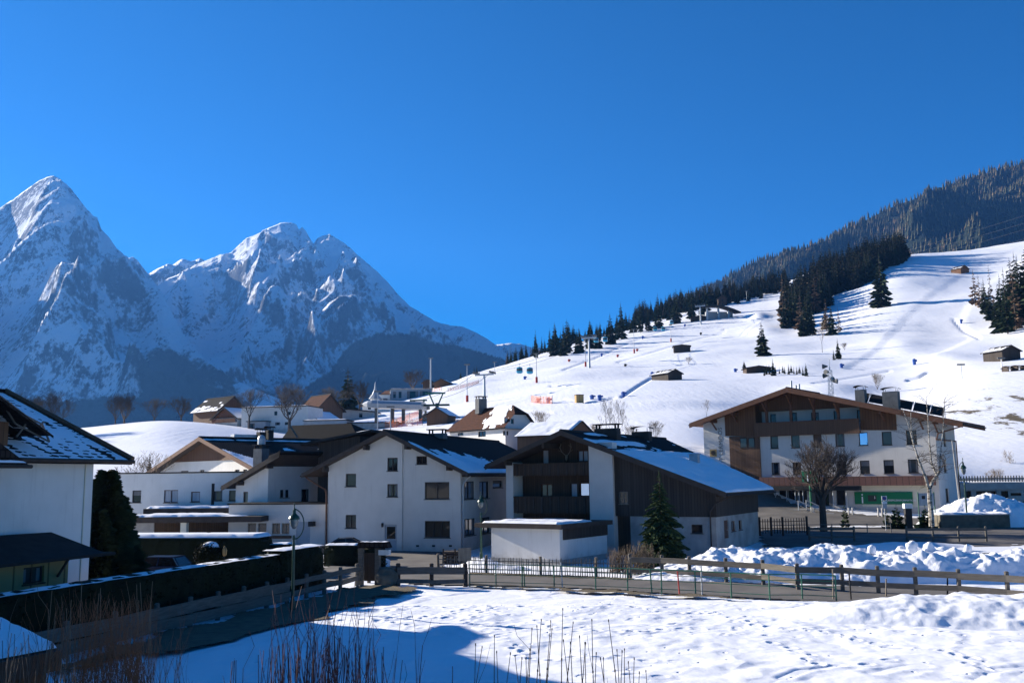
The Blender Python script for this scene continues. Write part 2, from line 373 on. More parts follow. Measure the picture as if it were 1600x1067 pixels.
# field micro relief and footprints
fx = (DD < 46)
fld = np.clip((46 - DD) / 3, 0, 1) * np.clip((DD - 6) / 6, 0, 1)
edge_x = -12.6 + (DD - 37.5) * .285                          # the fence line left of the field
fld = fld * np.clip((XX - edge_x - 2.2) / 1.5, 0, 1)
Z = Z + fld * (.10 + fbm(XX / 6, YY / 6, 4, 21) * .07 + fbm(XX / 1.3, YY / 1.3, 3, 25) * .018)
Z = Z - .04 * (DD < 110) * (1 - fld)
# groomed piste and trenches, recorded as lines seen on the slope
RX, RY, RZ = XX, YY, Z - CAM.z
zc = RX * _f.x + RY * _f.y + RZ * _f.z; PX = 800 + FPX * (RX * _r.x + RY * _r.y + RZ * _r.z) / zc; PY = 533.5 - FPX * (RX * _u.x + RY * _u.y + RZ * _u.z) / zc
def inpoly(P):
    ins = np.zeros(PX.shape, bool)
    for (x0, y0), (x1, y1) in zip(P, P[1:] + P[:1]): ins ^= ((y0 > PY) != (y1 > PY)) & (PX < (x1 - x0) * (PY - y0) / (y1 - y0 + 1e-9) + x0)
    return ins
hill = (DD > 150) & (DD < 900)
pis = inpoly([(1588, 388), (1540, 408), (1500, 430), (1455, 460), (1420, 490), (1392, 520), (1372, 545), (1318, 577), (1360, 578), (1440, 566), (1520, 528), (1502, 505), (1508, 485), (1530, 455), (1570, 425), (1640, 380)]) & hill
pis = blur(blur(pis.astype(float), 2, 1), 1, 0); Z = Z - .42 * pis
def trench(P, dep, w, side=0):
    global Z
    D2 = np.full(PX.shape, 1e9)
    for (x0, y0), (x1, y1) in zip(P[:-1], P[1:]):
        t = np.clip(((PX - x0) * (x1 - x0) + (PY - y0) * (y1 - y0)) / ((x1 - x0) ** 2 + (y1 - y0) ** 2), 0, 1); D2 = np.minimum(D2, (PX - x0 - t * (x1 - x0)) ** 2 + (PY - y0 - t * (y1 - y0)) ** 2)
    Z = Z - np.where(hill, dep * .38 * np.exp(-D2 / (w * .5) ** 2), 0)
for P_, dep, w in (([(1020, 589), (1000, 601), (985, 611), (972, 620)], 1.6, 3), ([(880, 578), (930, 560), (985, 535), (1050, 512)], 1.3, 2.5), ([(965, 566), (1010, 553), (1070, 535), (1130, 520)], 1.2, 2.5), ([(840, 627), (880, 624), (925, 630)], 1.2, 2), ([(1418, 594), (1435, 590), (1448, 582), (1478, 577)], 1.5, 3),
                   ([(930, 628), (960, 622)], 1.5, 3), ([(1190, 640), (1240, 636), (1300, 622)], 1.0, 5), ([(1130, 515), (1180, 505), (1225, 490)], 1.3, 2.5), ([(1490, 498), (1505, 515), (1530, 528)], 1.6, 4), ([(700, 660), (780, 640), (860, 645)], .7, 2.5), ([(860, 603), (900, 603)], 1.0, 2), ([(1270, 600), (1330, 590), (1390, 580)], .9, 3)):
    trench(P_, dep, w)
for (x, y, h, wx, wy) in ((1185, 497, 4.0, 16, 7), (1195, 520, 3, 30, 10), (1240, 570, 3.0, 60, 14), (1410, 540, 2.0, 40, 12), (1300, 610, 2.5, 70, 8), (1050, 632, 1.5, 90, 7), (1470, 560, 2.0, 50, 9)):
    Z = Z + np.where(hill, h * .55 * np.exp(-((PX - x) / wx) ** 2 - ((PY - y) / wy) ** 2), 0)
V = np.stack([XX, YY, Z], -1).reshape(-1, 3)

def ground_material():
    m, nt, b = newmat('snow_ground'); v = coords(nt, 'World')
    base = mixc(nt, noise(nt, v, .25, 4), (.88, .89, .92), (.82, .83, .87))
    # bare grass showing on the steep right hand bank
    sep = N(nt, 'ShaderNodeSeparateXYZ'); L(nt, v, sep.inputs[0])
    n1 = noise(nt, coords(nt, 'World', (1, .5, 1)), .16, 6, .72)
    def band(o, a, b_, c, d):
        return ramp(nt, mathn(nt, 'DIVIDE', o, 400), [(a / 400, 0), (b_ / 400, 1), (c / 400, 1), (d / 400, 0)]).outputs[0]
    msk = mathn(nt, 'MULTIPLY', band(sep.outputs[0], 58, 76, 150, 170), band(sep.outputs[1], 118, 135, 190, 215))
    n2 = ramp(nt, mathn(nt, 'ADD', n1, mathn(nt, 'MULTIPLY', mathn(nt, 'SUBTRACT', msk, 1), .5)), [(.55, 0), (.60, 1)]).outputs[0]
    rockish = ramp(nt, noise(nt, coords(nt, 'World', (.25, 1, 1)), .35, 8, .75), [(.665, 0), (.70, 1)]).outputs[0]
    fard = ramp(nt, mathn(nt, 'DIVIDE', sep.outputs[1], 1000), [(.12, 0), (.16, 1)]).outputs[0]
    grass = mixc(nt, noise(nt, v, 2.5, 5), (.20, .15, .08), (.10, .085, .05))
    col = mixc(nt, n2, base, grass)
    col = mixc(nt, mathn(nt, 'MULTIPLY', mathn(nt, 'MULTIPLY', rockish, fard), .5), col, (.35, .32, .28))
    # beyond the hill the valley floor and lower woods are dark
    vf = ramp(nt, mathn(nt, 'DIVIDE', sep.outputs[1], 4000), [(.30, 0), (.36, 1)]).outputs[0]
    col = mixc(nt, vf, col, (.03, .045, .03))
    L(nt, col, b.inputs['Base Color']); b.inputs['Roughness'].default_value = .6; b.inputs['Specular IOR Level'].default_value = .3
    nearm = ramp(nt, mathn(nt, 'DIVIDE', sep.outputs[1], 1000), [(.05, 1), (.09, 0)]).outputs[0]
    vo = N(nt, 'ShaderNodeTexVoronoi', Scale=1.5); L(nt, coords(nt, 'World', (1, .8, .01)), vo.inputs['Vector'])
    trk = ramp(nt, vo.outputs['Distance'], [(.06, 0), (.13, 1)]).outputs[0]
    tm = ramp(nt, noise(nt, v, .18, 3), [(.47, 0), (.56, 1)]).outputs[0]
    pr = mathn(nt, 'MULTIPLY', mathn(nt, 'MULTIPLY', trk, tm), nearm)
    h = mathn(nt, 'ADD', mathn(nt, 'MULTIPLY', noise(nt, v, .9, 7, .55), .07), mathn(nt, 'MULTIPLY', pr, .09))
    far_h = mathn(nt, 'MULTIPLY', mathn(nt, 'MULTIPLY', noise(nt, coords(nt, 'World', (.35, 1, 1)), .55, 7, .7), fard), .2)
    far_h = mathn(nt, 'ADD', far_h, mathn(nt, 'MULTIPLY', mathn(nt, 'MULTIPLY', noise(nt, coords(nt, 'World', (1, .1, .3)), .8, 3, .6), fard), .12))
    bump(nt, b, mathn(nt, 'ADD', h, far_h), .8, 1.0); return m
ground = np_mesh('ground', V, grid_faces(len(ds), len(cs)), ground_material()); tag(ground, kind='structure')

# ------------------------------------------------------------------ mountains
def mountain_material(name, tree_z, forest_bias=0.0, rock=(.040, .045, .056), snowc=(.80, .82, .86), speck=.0, sc=1.0, patches=()):
    m, nt, b = newmat(name); g = N(nt, 'ShaderNodeNewGeometry'); sep = N(nt, 'ShaderNodeSeparateXYZ'); L(nt, g.outputs['Position'], sep.inputs[0])
    nz = N(nt, 'ShaderNodeSeparateXYZ'); L(nt, g.outputs['Normal'], nz.inputs[0])
    v = coords(nt, 'World'); n_big = noise(nt, v, .0035 * sc, 8, .62); n_f0 = noise(nt, coords(nt, 'World', (1, 1, .55)), .011 * sc, 9, .70); n_g = noise(nt, coords(nt, 'World', (1, 1, .6)), .055 * sc, 6, .75); n_f = mathn(nt, 'ADD', mathn(nt, 'MULTIPLY', n_f0, .52), mathn(nt, 'MULTIPLY', n_g, .48))
    steep = mathn(nt, 'SUBTRACT', 1, nz.outputs[2])
    rk = mathn(nt, 'ADD', mathn(nt, 'MULTIPLY', steep, 1.05), mathn(nt, 'ADD', mathn(nt, 'MULTIPLY', mathn(nt, 'SUBTRACT', n_big, .5), 1.1), mathn(nt, 'MULTIPLY', mathn(nt, 'SUBTRACT', n_f, .5), 5.0)))
    rf = ramp(nt, rk, [(.44, 0), (.74, 1)]).outputs[0]
    col = mixc(nt, rf, snowc, mixc(nt, n_f, rock, tuple(x * 1.6 for x in rock)))
    tz_ = mathn(nt, 'DIVIDE', mathn(nt, 'SUBTRACT', tree_z, sep.outputs[2]), 420)
    att = nt.nodes.new('ShaderNodeAttribute'); att.attribute_name = 'wood'
    fr = mathn(nt, 'ADD', mathn(nt, 'ADD', tz_, att.outputs['Fac']), mathn(nt, 'ADD', mathn(nt, 'MULTIPLY', mathn(nt, 'SUBTRACT', noise(nt, v, .0045, 8, .68), .5), 3.0), mathn(nt, 'MULTIPLY', mathn(nt, 'SUBTRACT', noise(nt, coords(nt, 'World', (1, 1, .35)), .05, 4, .7), .5), 1.7 + forest_bias)))
    ff = ramp(nt, fr, [(.30, 0), (.72, 1)]).outputs[0]
    tr = mixc(nt, noise(nt, coords(nt, 'World', (1, 1, .3)), .09, 4, .7), (.010, .018, .014), (.026, .036, .026))
    col = mixc(nt, ff, col, tr)
    L(nt, col, b.inputs['Base Color']); b.inputs['Roughness'].default_value = .9; b.inputs['Specular IOR Level'].default_value = .1
    bump(nt, b, mathn(nt, 'ADD', n_f, mathn(nt, 'MULTIPLY', n_big, 1.5)), .8, 38); return m

def mountain(name, prof, c_d, f_d, b_d, foot_z, mt, seed, amp, nC=620, nR=230, shape=1.25, ksc=520., wood=None, crestbend=None, jit=.9, pxr=None, gully=None):
    """A massif: crest profile surveyed as (column, height); real depth from foot to back slope."""
    pxs = np.linspace(prof[0][0], prof[-1][0], nC)
    ang = []
    for px in pxs:
        y = np.interp(px, [p for p, _ in prof], [q for _, q in prof]); d = ray(px, y); ang.append((d.x / d.y, d.z / d.y))
    ang = np.array(ang); c = ang[:, 0]; tgt = ang[:, 1]
    rs = np.random.RandomState(seed); tgt = tgt + jit * (np.abs(fbm(pxs / 13, pxs * 0 + seed, 4, seed)) - .25) * .0007
    f1 = c_d if not crestbend else np.interp(pxs, [p for p, _ in crestbend], [q for _, q in crestbend])
    f1 = f1 * np.ones(nC); fd = (np.interp(pxs, [p for p, _ in f_d], [q for _, q in f_d]) if hasattr(f_d, '__len__') else f_d * np.ones(nC))
    n1 = int(nR * .8); s = np.concatenate([np.linspace(0, 1, n1), 1 + np.linspace(0, 1, nR - n1 + 1)[1:] ** 1.2])
    Sg, Cg = np.meshgrid(s, c, indexing='ij'); Fd, F1 = fd[None, :], f1[None, :]
    D = np.where(Sg <= 1, Fd + (F1 - Fd) * Sg, F1 + (b_d - F1) * (Sg - 1)); X = Cg * D
    ztop = 5.8 + tgt * f1
    sh = np.where(Sg <= 1, np.clip(Sg, 0, 1) ** shape, 1 - .75 * (np.clip(Sg, 1, 2) - 1) ** .8)
    zz = foot_z + (ztop[None, :] - foot_z) * sh
    wx = X + fbm(X / ksc, D / ksc, 3, seed + 50) * ksc * .25
    rn = ridged(wx / ksc, D / (ksc * 1.3), 7, seed, .47) - .86
    env = np.clip(Sg * 2.2, 0, 1) * np.clip(1.25 - Sg * .55, .25, 1) * np.clip(np.abs(1 - Sg) * 5 + .22, 0, 1)
    zz = zz + rn * amp * env * np.clip((ztop[None, :] - foot_z) / 900, .15, 1)
    if gully is not None: zz = zz + gully(X, D, Sg, pxs[None, :] + 0 * Sg)
    el = (zz - 5.8) / D; mx = el.max(0)
    ratio = tgt / np.maximum(mx, 1e-4); k = np.ones(5) / 5; ratio = np.convolve(np.pad(ratio, 2, mode='edge'), k, 'valid')
    w = np.clip(Sg * 1.4, 0, 1); zz = (zz - 5.8) * (1 + (ratio[None, :] - 1) * w) + 5.8
    V = np.stack([X, D, zz], -1).reshape(-1, 3)
    o = np_mesh(name, V, grid_faces(nR, nC), mt); tag(o, kind='structure')
    a = o.data.attributes.new('wood', 'FLOAT', 'POINT')
    wd = np.zeros(zz.shape)
    if wood is not None:
        # image-free description: wooded spurs given as (column, height) lobes on the flank
        yy = 745 - (zz - 5.8) / D * 1530; pp = 800 + 1515 * X / D
        for (px, py, rx, ry, s_, rot) in wood:
            ca, sa = math.cos(rot), math.sin(rot); u = ((pp - px) * ca + (yy - py) * sa) / rx; v = (-(pp - px) * sa + (yy - py) * ca) / ry
            wd = wd + s_ * np.clip(1.5 - np.sqrt(u * u + v * v), -.0, .5) * 2
    a.data.foreach_set('value', wd.astype(np.float32).ravel())
    return o, (X, D, zz, wd)
P1 = [(-420, 520), (-300, 440), (-150, 390), (-60, 350), (0, 325), (20, 312), (40, 297), (60, 283), (76, 276), (84, 275), (95, 280), (108, 292), (120, 306), (135, 326), (146, 338), (152, 340), (158, 358), (170, 370), (182, 388), (200, 402), (215, 415), (225, 425), (235, 432), (246, 447), (256, 462), (270, 492), (285, 520), (305, 545), (330, 570), (365, 592), (410, 613), (460, 632), (540, 660), (640, 700), (760, 735)]
P2 = [(60, 560), (150, 500), (200, 470), (240, 452), (262, 435), (276, 430), (290, 422), (305, 414), (320, 408), (345, 398), (360, 395), (372, 384), (385, 372), (400, 367), (415, 358), (430, 352), (440, 348), (455, 348), (463, 351), (467, 359), (472, 355), (478, 361), (484, 372), (490, 381), (495, 373), (505, 368), (515, 366), (525, 372), (535, 378), (548, 388), (560, 400), (575, 412), (590, 425), (605, 440), (620, 458), (640, 478), (660, 490), (680, 502), (700, 508), (722, 510), (745, 520), (765, 532), (785, 546), (800, 560), (830, 578), (900, 612), (1000, 660), (1100, 700)]
P3 = [(120, 440), (170, 415), (200, 404), (208, 401), (216, 408), (225, 420), (232, 428), (245, 420), (262, 412), (270, 414), (278, 408), (285, 404), (300, 409), (312, 403), (330, 412), (380, 430), (600, 480), (740, 545), (780, 538), (795, 536), (812, 537), (840, 546), (900, 560), (1000, 590)]
P4 = [(900, 560), (1000, 500), (1060, 468), (1110, 452), (1130, 440), (1150, 427), (1175, 414), (1200, 404), (1230, 397), (1260, 388), (1300, 372), (1330, 355), (1365, 338), (1400, 321), (1430, 311), (1465, 295), (1500, 283), (1540, 271), (1570, 263), (1600, 256), (1700, 232), (1900, 200), (2300, 190)]
mountain('mountain', P3, 6050, 5300, 6900, 0, mountain_material('far_ridge_snow', 250), 5, 70, 300, 60)
mountain('mountain', P2, 5400, 3100, 6600, -20, mountain_material('rocky_massif', 250), 11, 210, 760, 300, 1.12, 560,
         wood=[(600, 548, 60, 32, 1.2, .1), (560, 585, 60, 42, 1.3, -.5), (700, 560, 90, 25, 1.1, .35), (500, 640, 260, 45, 1.5, 0), (760, 590, 90, 35, 1.5, .3), (640, 600, 90, 30, .9, 0),
               (520, 500, 26, 90, -1.0, .55), (405, 600, 40, 18, -.6, .4), (320, 560, 60, 30, .3, .5)],
         crestbend=[(60, 5000), (300, 5300), (460, 5600), (620, 5000), (780, 4200), (1100, 3600)])
mountain('mountain', P1, 4300, 2300, 5600, -20, mountain_material('pyramid_peak_rock', 190), 23, 210, 700, 300, 1.1, 480,
         wood=[(230, 560, 34, 90, 1.3, -.72), (300, 620, 60, 60, 1.4, -.6), (170, 650, 200, 32, 1.6, 0), (110, 560, 70, 60, -.5, 0)],
         crestbend=[(-420, 4600), (84, 4300), (246, 3700), (400, 3000), (760, 2500)])
# added massif outside the frame, shaped to keep the range in shade
PS = [(-1700, 640), (-1400, 560), (-1150, 400), (-900, 315), (-700, 300), (-450, 296), (-250, 296), (-100, 310), (20, 345), (90, 372), (160, 430), (260, 540)]
mountain('mountain', PS, 5700, 5000, 6800, 0, mountain_material('offside_massif', 250), 41, 120, 200, 60, jit=.2)
m4, D4 = mountain('mountain', P4, 3000, 1300, 4200, 0, mountain_material('wooded_mountain', 1500, .6), 31, 150, 560, 190, 1.15, 420, jit=.6)

# ------------------------------------------------------------------ far woods: merged small conifers ('stuff')
def far_wood(name, P, mt, hmin, hmax, seed, slim=.2):
    rs = np.random.RandomState(seed); n = len(P); k = 5
    h = rs.uniform(hmin, hmax, n); r = h * slim * rs.uniform(.8, 1.2, n); Vs = []; Fs = []
    ang = np.arange(k) * 2 * np.pi / k
    for (z0, z1, rr) in ((.08, .62, 1.0), (.42, 1.0, .62)):
        base = np.stack([P[:, None, 0] + (r * rr)[:, None] * np.cos(ang), P[:, None, 1] + (r * rr)[:, None] * np.sin(ang), P[:, None, 2] + (h * z0)[:, None] + 0 * ang], -1)
        top = np.stack([P[:, 0], P[:, 1], P[:, 2] + h * z1], -1)[:, None, :]
        Vs.append(np.concatenate([base, top], 1))
    A = np.concatenate(Vs, 1).reshape(-1, 3); f = []
    for q in (0, k + 1): f += [(q + i, q + (i + 1) % k, q + k) for i in range(k)]
    F = (np.array(f)[None] + (np.arange(n) * 2 * (k + 1))[:, None, None]).reshape(-1, 3)
    o = np_mesh(name, A, F, mt, smooth=False); return tag(o, kind='stuff')
def scatter_on(Dt, n, seed, cond, lift=0):
    X, D, Zz, wd = Dt; rs = np.random.RandomState(seed); nr, nc = X.shape
    i = rs.randint(0, int(nr * .83), n); j = rs.randint(0, nc - 1, n); a = rs.rand(n); b = rs.rand(n)
    def q(G): return (G[i, j] * (1 - a) + G[i + 1, j] * a) * (1 - b) + (G[i, j + 1] * (1 - a) + G[i + 1, j + 1] * a) * b
    P = np.stack([q(X), q(D), q(Zz) + lift], -1); yy = 745 - (P[:, 2] - 5.8) / P[:, 1] * 1530; pp = 800 + 1515 * P[:, 0] / P[:, 1]
    return P[cond(P, pp, yy)]
def c4(P, pp, yy):
    dens = fbm(P[:, 0] / 70, P[:, 1] / 70, 4, 77)
    return (pp > 1040) & (pp < 1760) & (P[:, 1] > 1500) & (dens > -.62)
P = scatter_on(D4, 46000, 5, c4)
tag(far_wood('forest', P, M['forest'], 15, 27, 3), 'dark conifer forest covering the far mountain flank at the upper right', 'forest')

# ------------------------------------------------------------------ air
hz = MB(); hz.box(-7500, 7500, -300, 7200, -140, 1720)
hm = bpy.data.materials.new('alpine_haze'); hm.use_nodes = True; ht = hm.node_tree; ht.nodes.clear()
pv = ht.nodes.new('ShaderNodeVolumePrincipled'); pv.inputs['Color'].default_value = (.12, .38, 1.0, 1); pv.inputs['Density'].default_value = .00005; pv.inputs['Anisotropy'].default_value = .3
ho = ht.nodes.new('ShaderNodeOutputMaterial'); ht.links.new(pv.outputs[0], ho.inputs['Volume'])
tag(hz.build('haze', hm), 'thin blue mountain air between the village and the peaks', 'haze', kind='stuff')
# ------------------------------------------------------------------ house kit
class Fr:
    """local frame of a building: x along its front (to the right), y into its depth"""
    def __init__(s, px, py, Y, b, z0=None):
        s.O = at(px, py, Y)
        if z0 is not None: s.O.z = z0
        s.b = b; s.xd = Vector((math.cos(b), -math.sin(b), 0)); s.yd = Vector((math.sin(b), math.cos(b), 0))
    def hit(s, px, py, yl=0.0):
        d = ray(px, py); t = (yl - (CAM - s.O).dot(s.yd)) / d.dot(s.yd); p = CAM + d * t - s.O; return p.dot(s.xd), p.z
    def hitx(s, px, py, xl):
        d = ray(px, py); t = (xl - (CAM - s.O).dot(s.xd)) / d.dot(s.xd); p = CAM + d * t - s.O; return p.dot(s.yd), p.z
    def front(s, rects, yl=0.0):
        out = []
        for q in rects:
            a = s.hit(q[0], q[1], yl); c = s.hit(q[2], q[3], yl); out.append((a[0], c[0], c[1], a[1]) + tuple(q[4:]))
        return out
    def side(s, rects, xl):
        out = []
        for q in rects:
            a = s.hitx(q[0], q[1], xl); c = s.hitx(q[2], q[3], xl); out.append((a[0], c[0], c[1], a[1]) + tuple(q[4:]))
        return out
    def w(s, x, y, z=0): return s.O + s.xd * x + s.yd * y + Vector((0, 0, z))
def mfront(y=0.0): return lambda u, d, z: Vector((u, y + d, z))
def mright(x): return lambda u, d, z: Vector((x - d, u, z))
def mleft(x): return lambda u, d, z: Vector((x + d, u, z))
def wall(mb, mp, u0, u1, z0, top, holes=(), brk=(), rev=.16, m=0):
    us = sorted({u0, u1, *[b for b in brk if u0 < b < u1], *[min(max(h[0], u0), u1) for h in holes], *[min(max(h[1], u0), u1) for h in holes]})
    tf = top if callable(top) else (lambda u: top)
    for a, b in zip(us[:-1], us[1:]):
        if b - a < 1e-4: continue
        mid = (a + b) / 2; hs = sorted([(h[2], h[3]) for h in holes if h[0] < mid < h[1]]); z = z0
        for h0, h1 in hs:
            if h0 > z: mb.face([mp(a, 0, z), mp(b, 0, z), mp(b, 0, h0), mp(a, 0, h0)], m)
            z = h1
        mb.face([mp(a, 0, z), mp(b, 0, z), mp(b, 0, tf(b)), mp(a, 0, tf(a))], m)
    for h in holes:
        a, b, c, d = h[:4]
        if not (u0 <= (a + b) / 2 < u1): continue
        for p, q in (((a, c), (b, c)), ((b, c), (b, d)), ((b, d), (a, d)), ((a, d), (a, c))):
            mb.face([mp(p[0], 0, p[1]), mp(q[0], 0, q[1]), mp(q[0], rev, q[1]), mp(p[0], rev, p[1])], m)
def opening(par, mp, h, style='2', frame='darkbeam', glass='glass', d=.10, sill=True, name='window'):
    a, b, c, e = h[:4]; st = h[4] if len(h) > 4 else style; gl = h[5] if len(h) > 5 else glass; fm = h[6] if len(h) > 6 else frame
    w = min(.075, (b - a) * .09); mb = MB()
    def bar(u0, u1, z0, z1, d0=d, d1=d + .07):
        P = [mp(u, dd, z) for z in (z0, z1) for dd in (d0, d1) for u in (u0, u1)]
        mb.idx(P, [(0, 2, 3, 1), (4, 5, 7, 6), (0, 1, 5, 4), (2, 6, 7, 3), (0, 4, 6, 2), (1, 3, 7, 5)])
    g = .004
    bar(a + g, b - g, c + g, c + w); bar(a + g, b - g, e - w, e - g); bar(a + g, a + w, c + w, e - w); bar(b - w, b - g, c + w, e - w)
    n = {'1': 1, '2': 2, '3': 3, 'g': 2}.get(st[0], 1)
    for k in range(1, n): u = a + (b - a) * k / n; bar(u - w * .5, u + w * .5, c + w, e - w)
    if 't' in st: bar(a + w, b - w, (c + e) / 2 - w * .4, (c + e) / 2 + w * .4)
    if st[0] == 'g':
        for k in range(1, 8): u = a + (b - a) * k / 8; bar(u - .012, u + .012, c, e, .01, .03)
        for k in range(1, 4): z = c + (e - c) * k / 4; bar(a, b, z - .012, z + .012, .012, .028)
    if sill and (b - a) < 3.2: bar(a - .06, b + .06, c - .05, c - .004, -.07, d)
    o = mb.build(name, M[fm], par); p = MB(); p.face([mp(a + g, d + .05, c + g), mp(b - g, d + .05, c + g), mp(b - g, d + .05, e - g), mp(a + g, d + .05, e - g)])
    p.build('pane', M[gl], o)
    hsh = abs(math.sin(a * 12.9898 + c * 78.233 + b * 3.7) * 43758.5453) % 1
    if gl.startswith('glass') and (b - a) > .8 and hsh < .55:
        f1 = .16 + .14 * hsh; top = e - (e - c) * (.0 if hsh > .18 else .62)
        for s0, s1 in (((0, f1), (1 - f1, 1)) if hsh > .18 else ((0, 1),)):
            u0, u1 = a + w + (b - a - 2 * w) * s0, a + w + (b - a - 2 * w) * s1; z0, z1 = (c + w, e - w) if hsh > .18 else (e - (e - c) * .42, e - w)
            q = MB(); q.face([mp(u0, d + .046, z0), mp(u1, d + .046, z0), mp(u1, d + .046, z1), mp(u0, d + .046, z1)]); q.build('curtain', M['curtain_dim'], o)
    return o
def door(par, mp, h, m='grey_render', glass=True, d=.08):
    a, b, c, e = h[:4]; mb = MB(); P = [mp(u, dd, z) for z in (c, e) for dd in (d, d + .05) for u in (a + .004, b - .004)]
    mb.idx(P, [(0, 2, 3, 1), (4, 5, 7, 6), (0, 1, 5, 4), (2, 6, 7, 3), (0, 4, 6, 2), (1, 3, 7, 5)]); o = mb.build('door', M[m], par)
    if glass:
        g = MB(); x0 = a + (b - a) * .15; x1 = b - (b - a) * .15; z0 = c + (e - c) * .5; z1 = e - (e - c) * .08
        g.face([mp(x0, d - .004, z0), mp(x1, d - .004, z0), mp(x1, d - .004, z1), mp(x0, d - .004, z1)]); g.build('pane', M['glass'], o)
    k = MB(); q = mp(b - .14, d - .05, c + (e - c) * .45); k.tube(q, q + (mp(0, .05, 0) - mp(0, 0, 0)), .03, .03, 6); k.build('handle', M['galv'], o); return o
def uvplane(o, ax=(0, 1), slopes=None):
    """uv of every face: metres along the eave and up the slope"""
    me = o.data; uv = me.uv_layers.new(name='uv'); z = Vector((0, 0, 1))
    for p in me.polygons:
        n = p.normal; e = z.cross(n)
        e = e.normalized() if e.length > .05 else Vector((1, 0, 0)); s = n.cross(e).normalized()
        for li in p.loop_indices:
            c = me.vertices[me.loops[li].vertex_index].co; uv.data[li].uv = (c.dot(e), c.dot(s))
def roof_gable(par, prof, y0, y1, th=.22, m='tile_dark', under='darkbeam', fascia='darkbeam', name='roof', bw=.28, ends=None):
    """prof: eave, ridge, eave in (x, z) of the top surface, extruded from y0 to y1"""
    mb = MB(); n = len(prof); low = [(x, z - th) for x, z in prof]; E = ends or [y1] * n
    for i, ((a, b), (c, d)) in enumerate(zip(zip(prof[:-1], prof[1:]), zip(low[:-1], low[1:]))):
        ya, yb = E[i], E[i + 1]
        mb.face([(a[0], y0, a[1]), (b[0], y0, b[1]), (b[0], yb, b[1]), (a[0], ya, a[1])], 0)
        mb.face([(c[0], ya, c[1]), (d[0], yb, d[1]), (d[0], y0, d[1]), (c[0], y0, c[1])], 1)
        for (p_, q_), fl in (((y0, y0), 0), ((ya, yb), 1)):
            q = [(c[0], p_, c[1]), (d[0], q_, d[1]), (b[0], q_, b[1]), (a[0], p_, a[1])]; mb.face(q[::-1] if fl else q, 1)
    for k in (0, n - 1):
        q = [(low[k][0], E[k], low[k][1]), (low[k][0], y0, low[k][1]), (prof[k][0], y0, prof[k][1]), (prof[k][0], E[k], prof[k][1])]; mb.face(q if k == 0 else q[::-1], 1)
    o = mb.build(name, [M[m], M[under]], par); uvplane(o)
    for y in ((y0 - .05,) if ends else (y0 - .05, y1 + .0)):
        for (x0, z0), (x1, z1) in zip(prof[:-1], prof[1:]):
            b = MB(); b.prism([(x0, z0 + .05), (x0, z0 - bw), (x1, z1 - bw), (x1, z1 + .05)], y, y + .05); b.build('bargeboard', M[fascia], o)
    r = MB(); k = max(range(n), key=lambda i: prof[i][1]); r.tube((prof[k][0], y0 - .04, prof[k][1] + .02), (prof[k][0], E[k] + .04, prof[k][1] + .02), .12, n=8); r.build('ridge_cap', M[m] if m.startswith('metal') else M['metal_dark'], o)
    for k in (0, n - 1):
        g = MB(); sx = -.07 if k == 0 else .07; g.tube((prof[k][0] + sx, y0, prof[k][1] - th * .6), (prof[k][0] + sx, E[k], prof[k][1] - th * .6), .075, n=6); g.build('gutter', M['metal_dark'], o)
    return o
def snow_sheet(par, p00, p10, p01, cover, n=(50, 36), h=.10, edge=.02, m='snow', name='snow', seed=0, scale=1.3, stripes=0, p11=None):
    """snow lying on the plane p00->p10 (s) ->p01 (t); cover(s,t)+noise > 0 keeps it, thickness grows with it"""
    p00, p10, p01 = Vector(p00), Vector(p10), Vector(p01); p11 = Vector(p11) if p11 is not None else p10 + p01 - p00
    nn = (p10 - p00).cross(p01 - p00).normalized()
    if nn.z < 0: nn = -nn
    S_, T_ = np.meshgrid(np.linspace(0, 1, n[0]), np.linspace(0, 1, n[1]), indexing='ij')
    P = np.array(p00)[None, None] * ((1 - S_) * (1 - T_))[..., None] + np.array(p10)[None, None] * (S_ * (1 - T_))[..., None] + np.array(p01)[None, None] * ((1 - S_) * T_)[..., None] + np.array(p11)[None, None] * (S_ * T_)[..., None]
    lu = (p10 - p00).length; lv = (p01 - p00).length
    C = np.vectorize(cover)(S_, T_) + fbm(S_ * lu / scale + seed, T_ * lv / (scale * (1 + stripes)), 4, 60 + seed) * .28
    if stripes: C = C + np.sin(T_ * lv * 2 * np.pi / .36) * .05 * stripes
    H = np.clip(C * 1.6, -.35, 1) * h; E = np.minimum(np.minimum(S_, 1 - S_) * lu, np.minimum(T_, 1 - T_) * lv); H = np.where(E < .01, np.minimum(H, .015), H)
    V = P + np.array(nn)[None, None] * H[..., None]; F = grid_faces(*n); hm = H.reshape(-1)[F].max(1); F = F[hm > 0]
    if len(F) == 0: return None
    u = np.unique(F); mp = np.full(n[0] * n[1], -1); mp[u] = np.arange(len(u))
    return np_mesh(name, V.reshape(-1, 3)[u], mp[F], M[m], par)
def purlins(par, prof, y0, y1, n, m='darkbeam', sz=.22, skip=0):
    """beam ends carrying the roof overhang"""
    for (x0, z0), (x1, z1) in zip(prof[:-1], prof[1:]):
        for k in range(n):
            t = (k + .5) / n; b = MB(); x = x0 + (x1 - x0) * t; z = z0 + (z1 - z0) * t - .3
            b.prism([(x - sz / 2, z - sz * 1.5), (x + sz / 2, z - sz * 1.5), (x + sz / 2, z + .04), (x - sz / 2, z + .04)], y0 + .15, y1); b.build('beam', M[m], par)
def rafters(par, x, z, y0, y1, dx, n, m='darkbeam'):
    for k in range(n): b = MB(); y = y0 + (y1 - y0) * (k + .5) / n; b.box(min(x, x + dx), max(x, x + dx), y - .06, y + .06, z - .16, z); b.build('rafter', M[m], par)
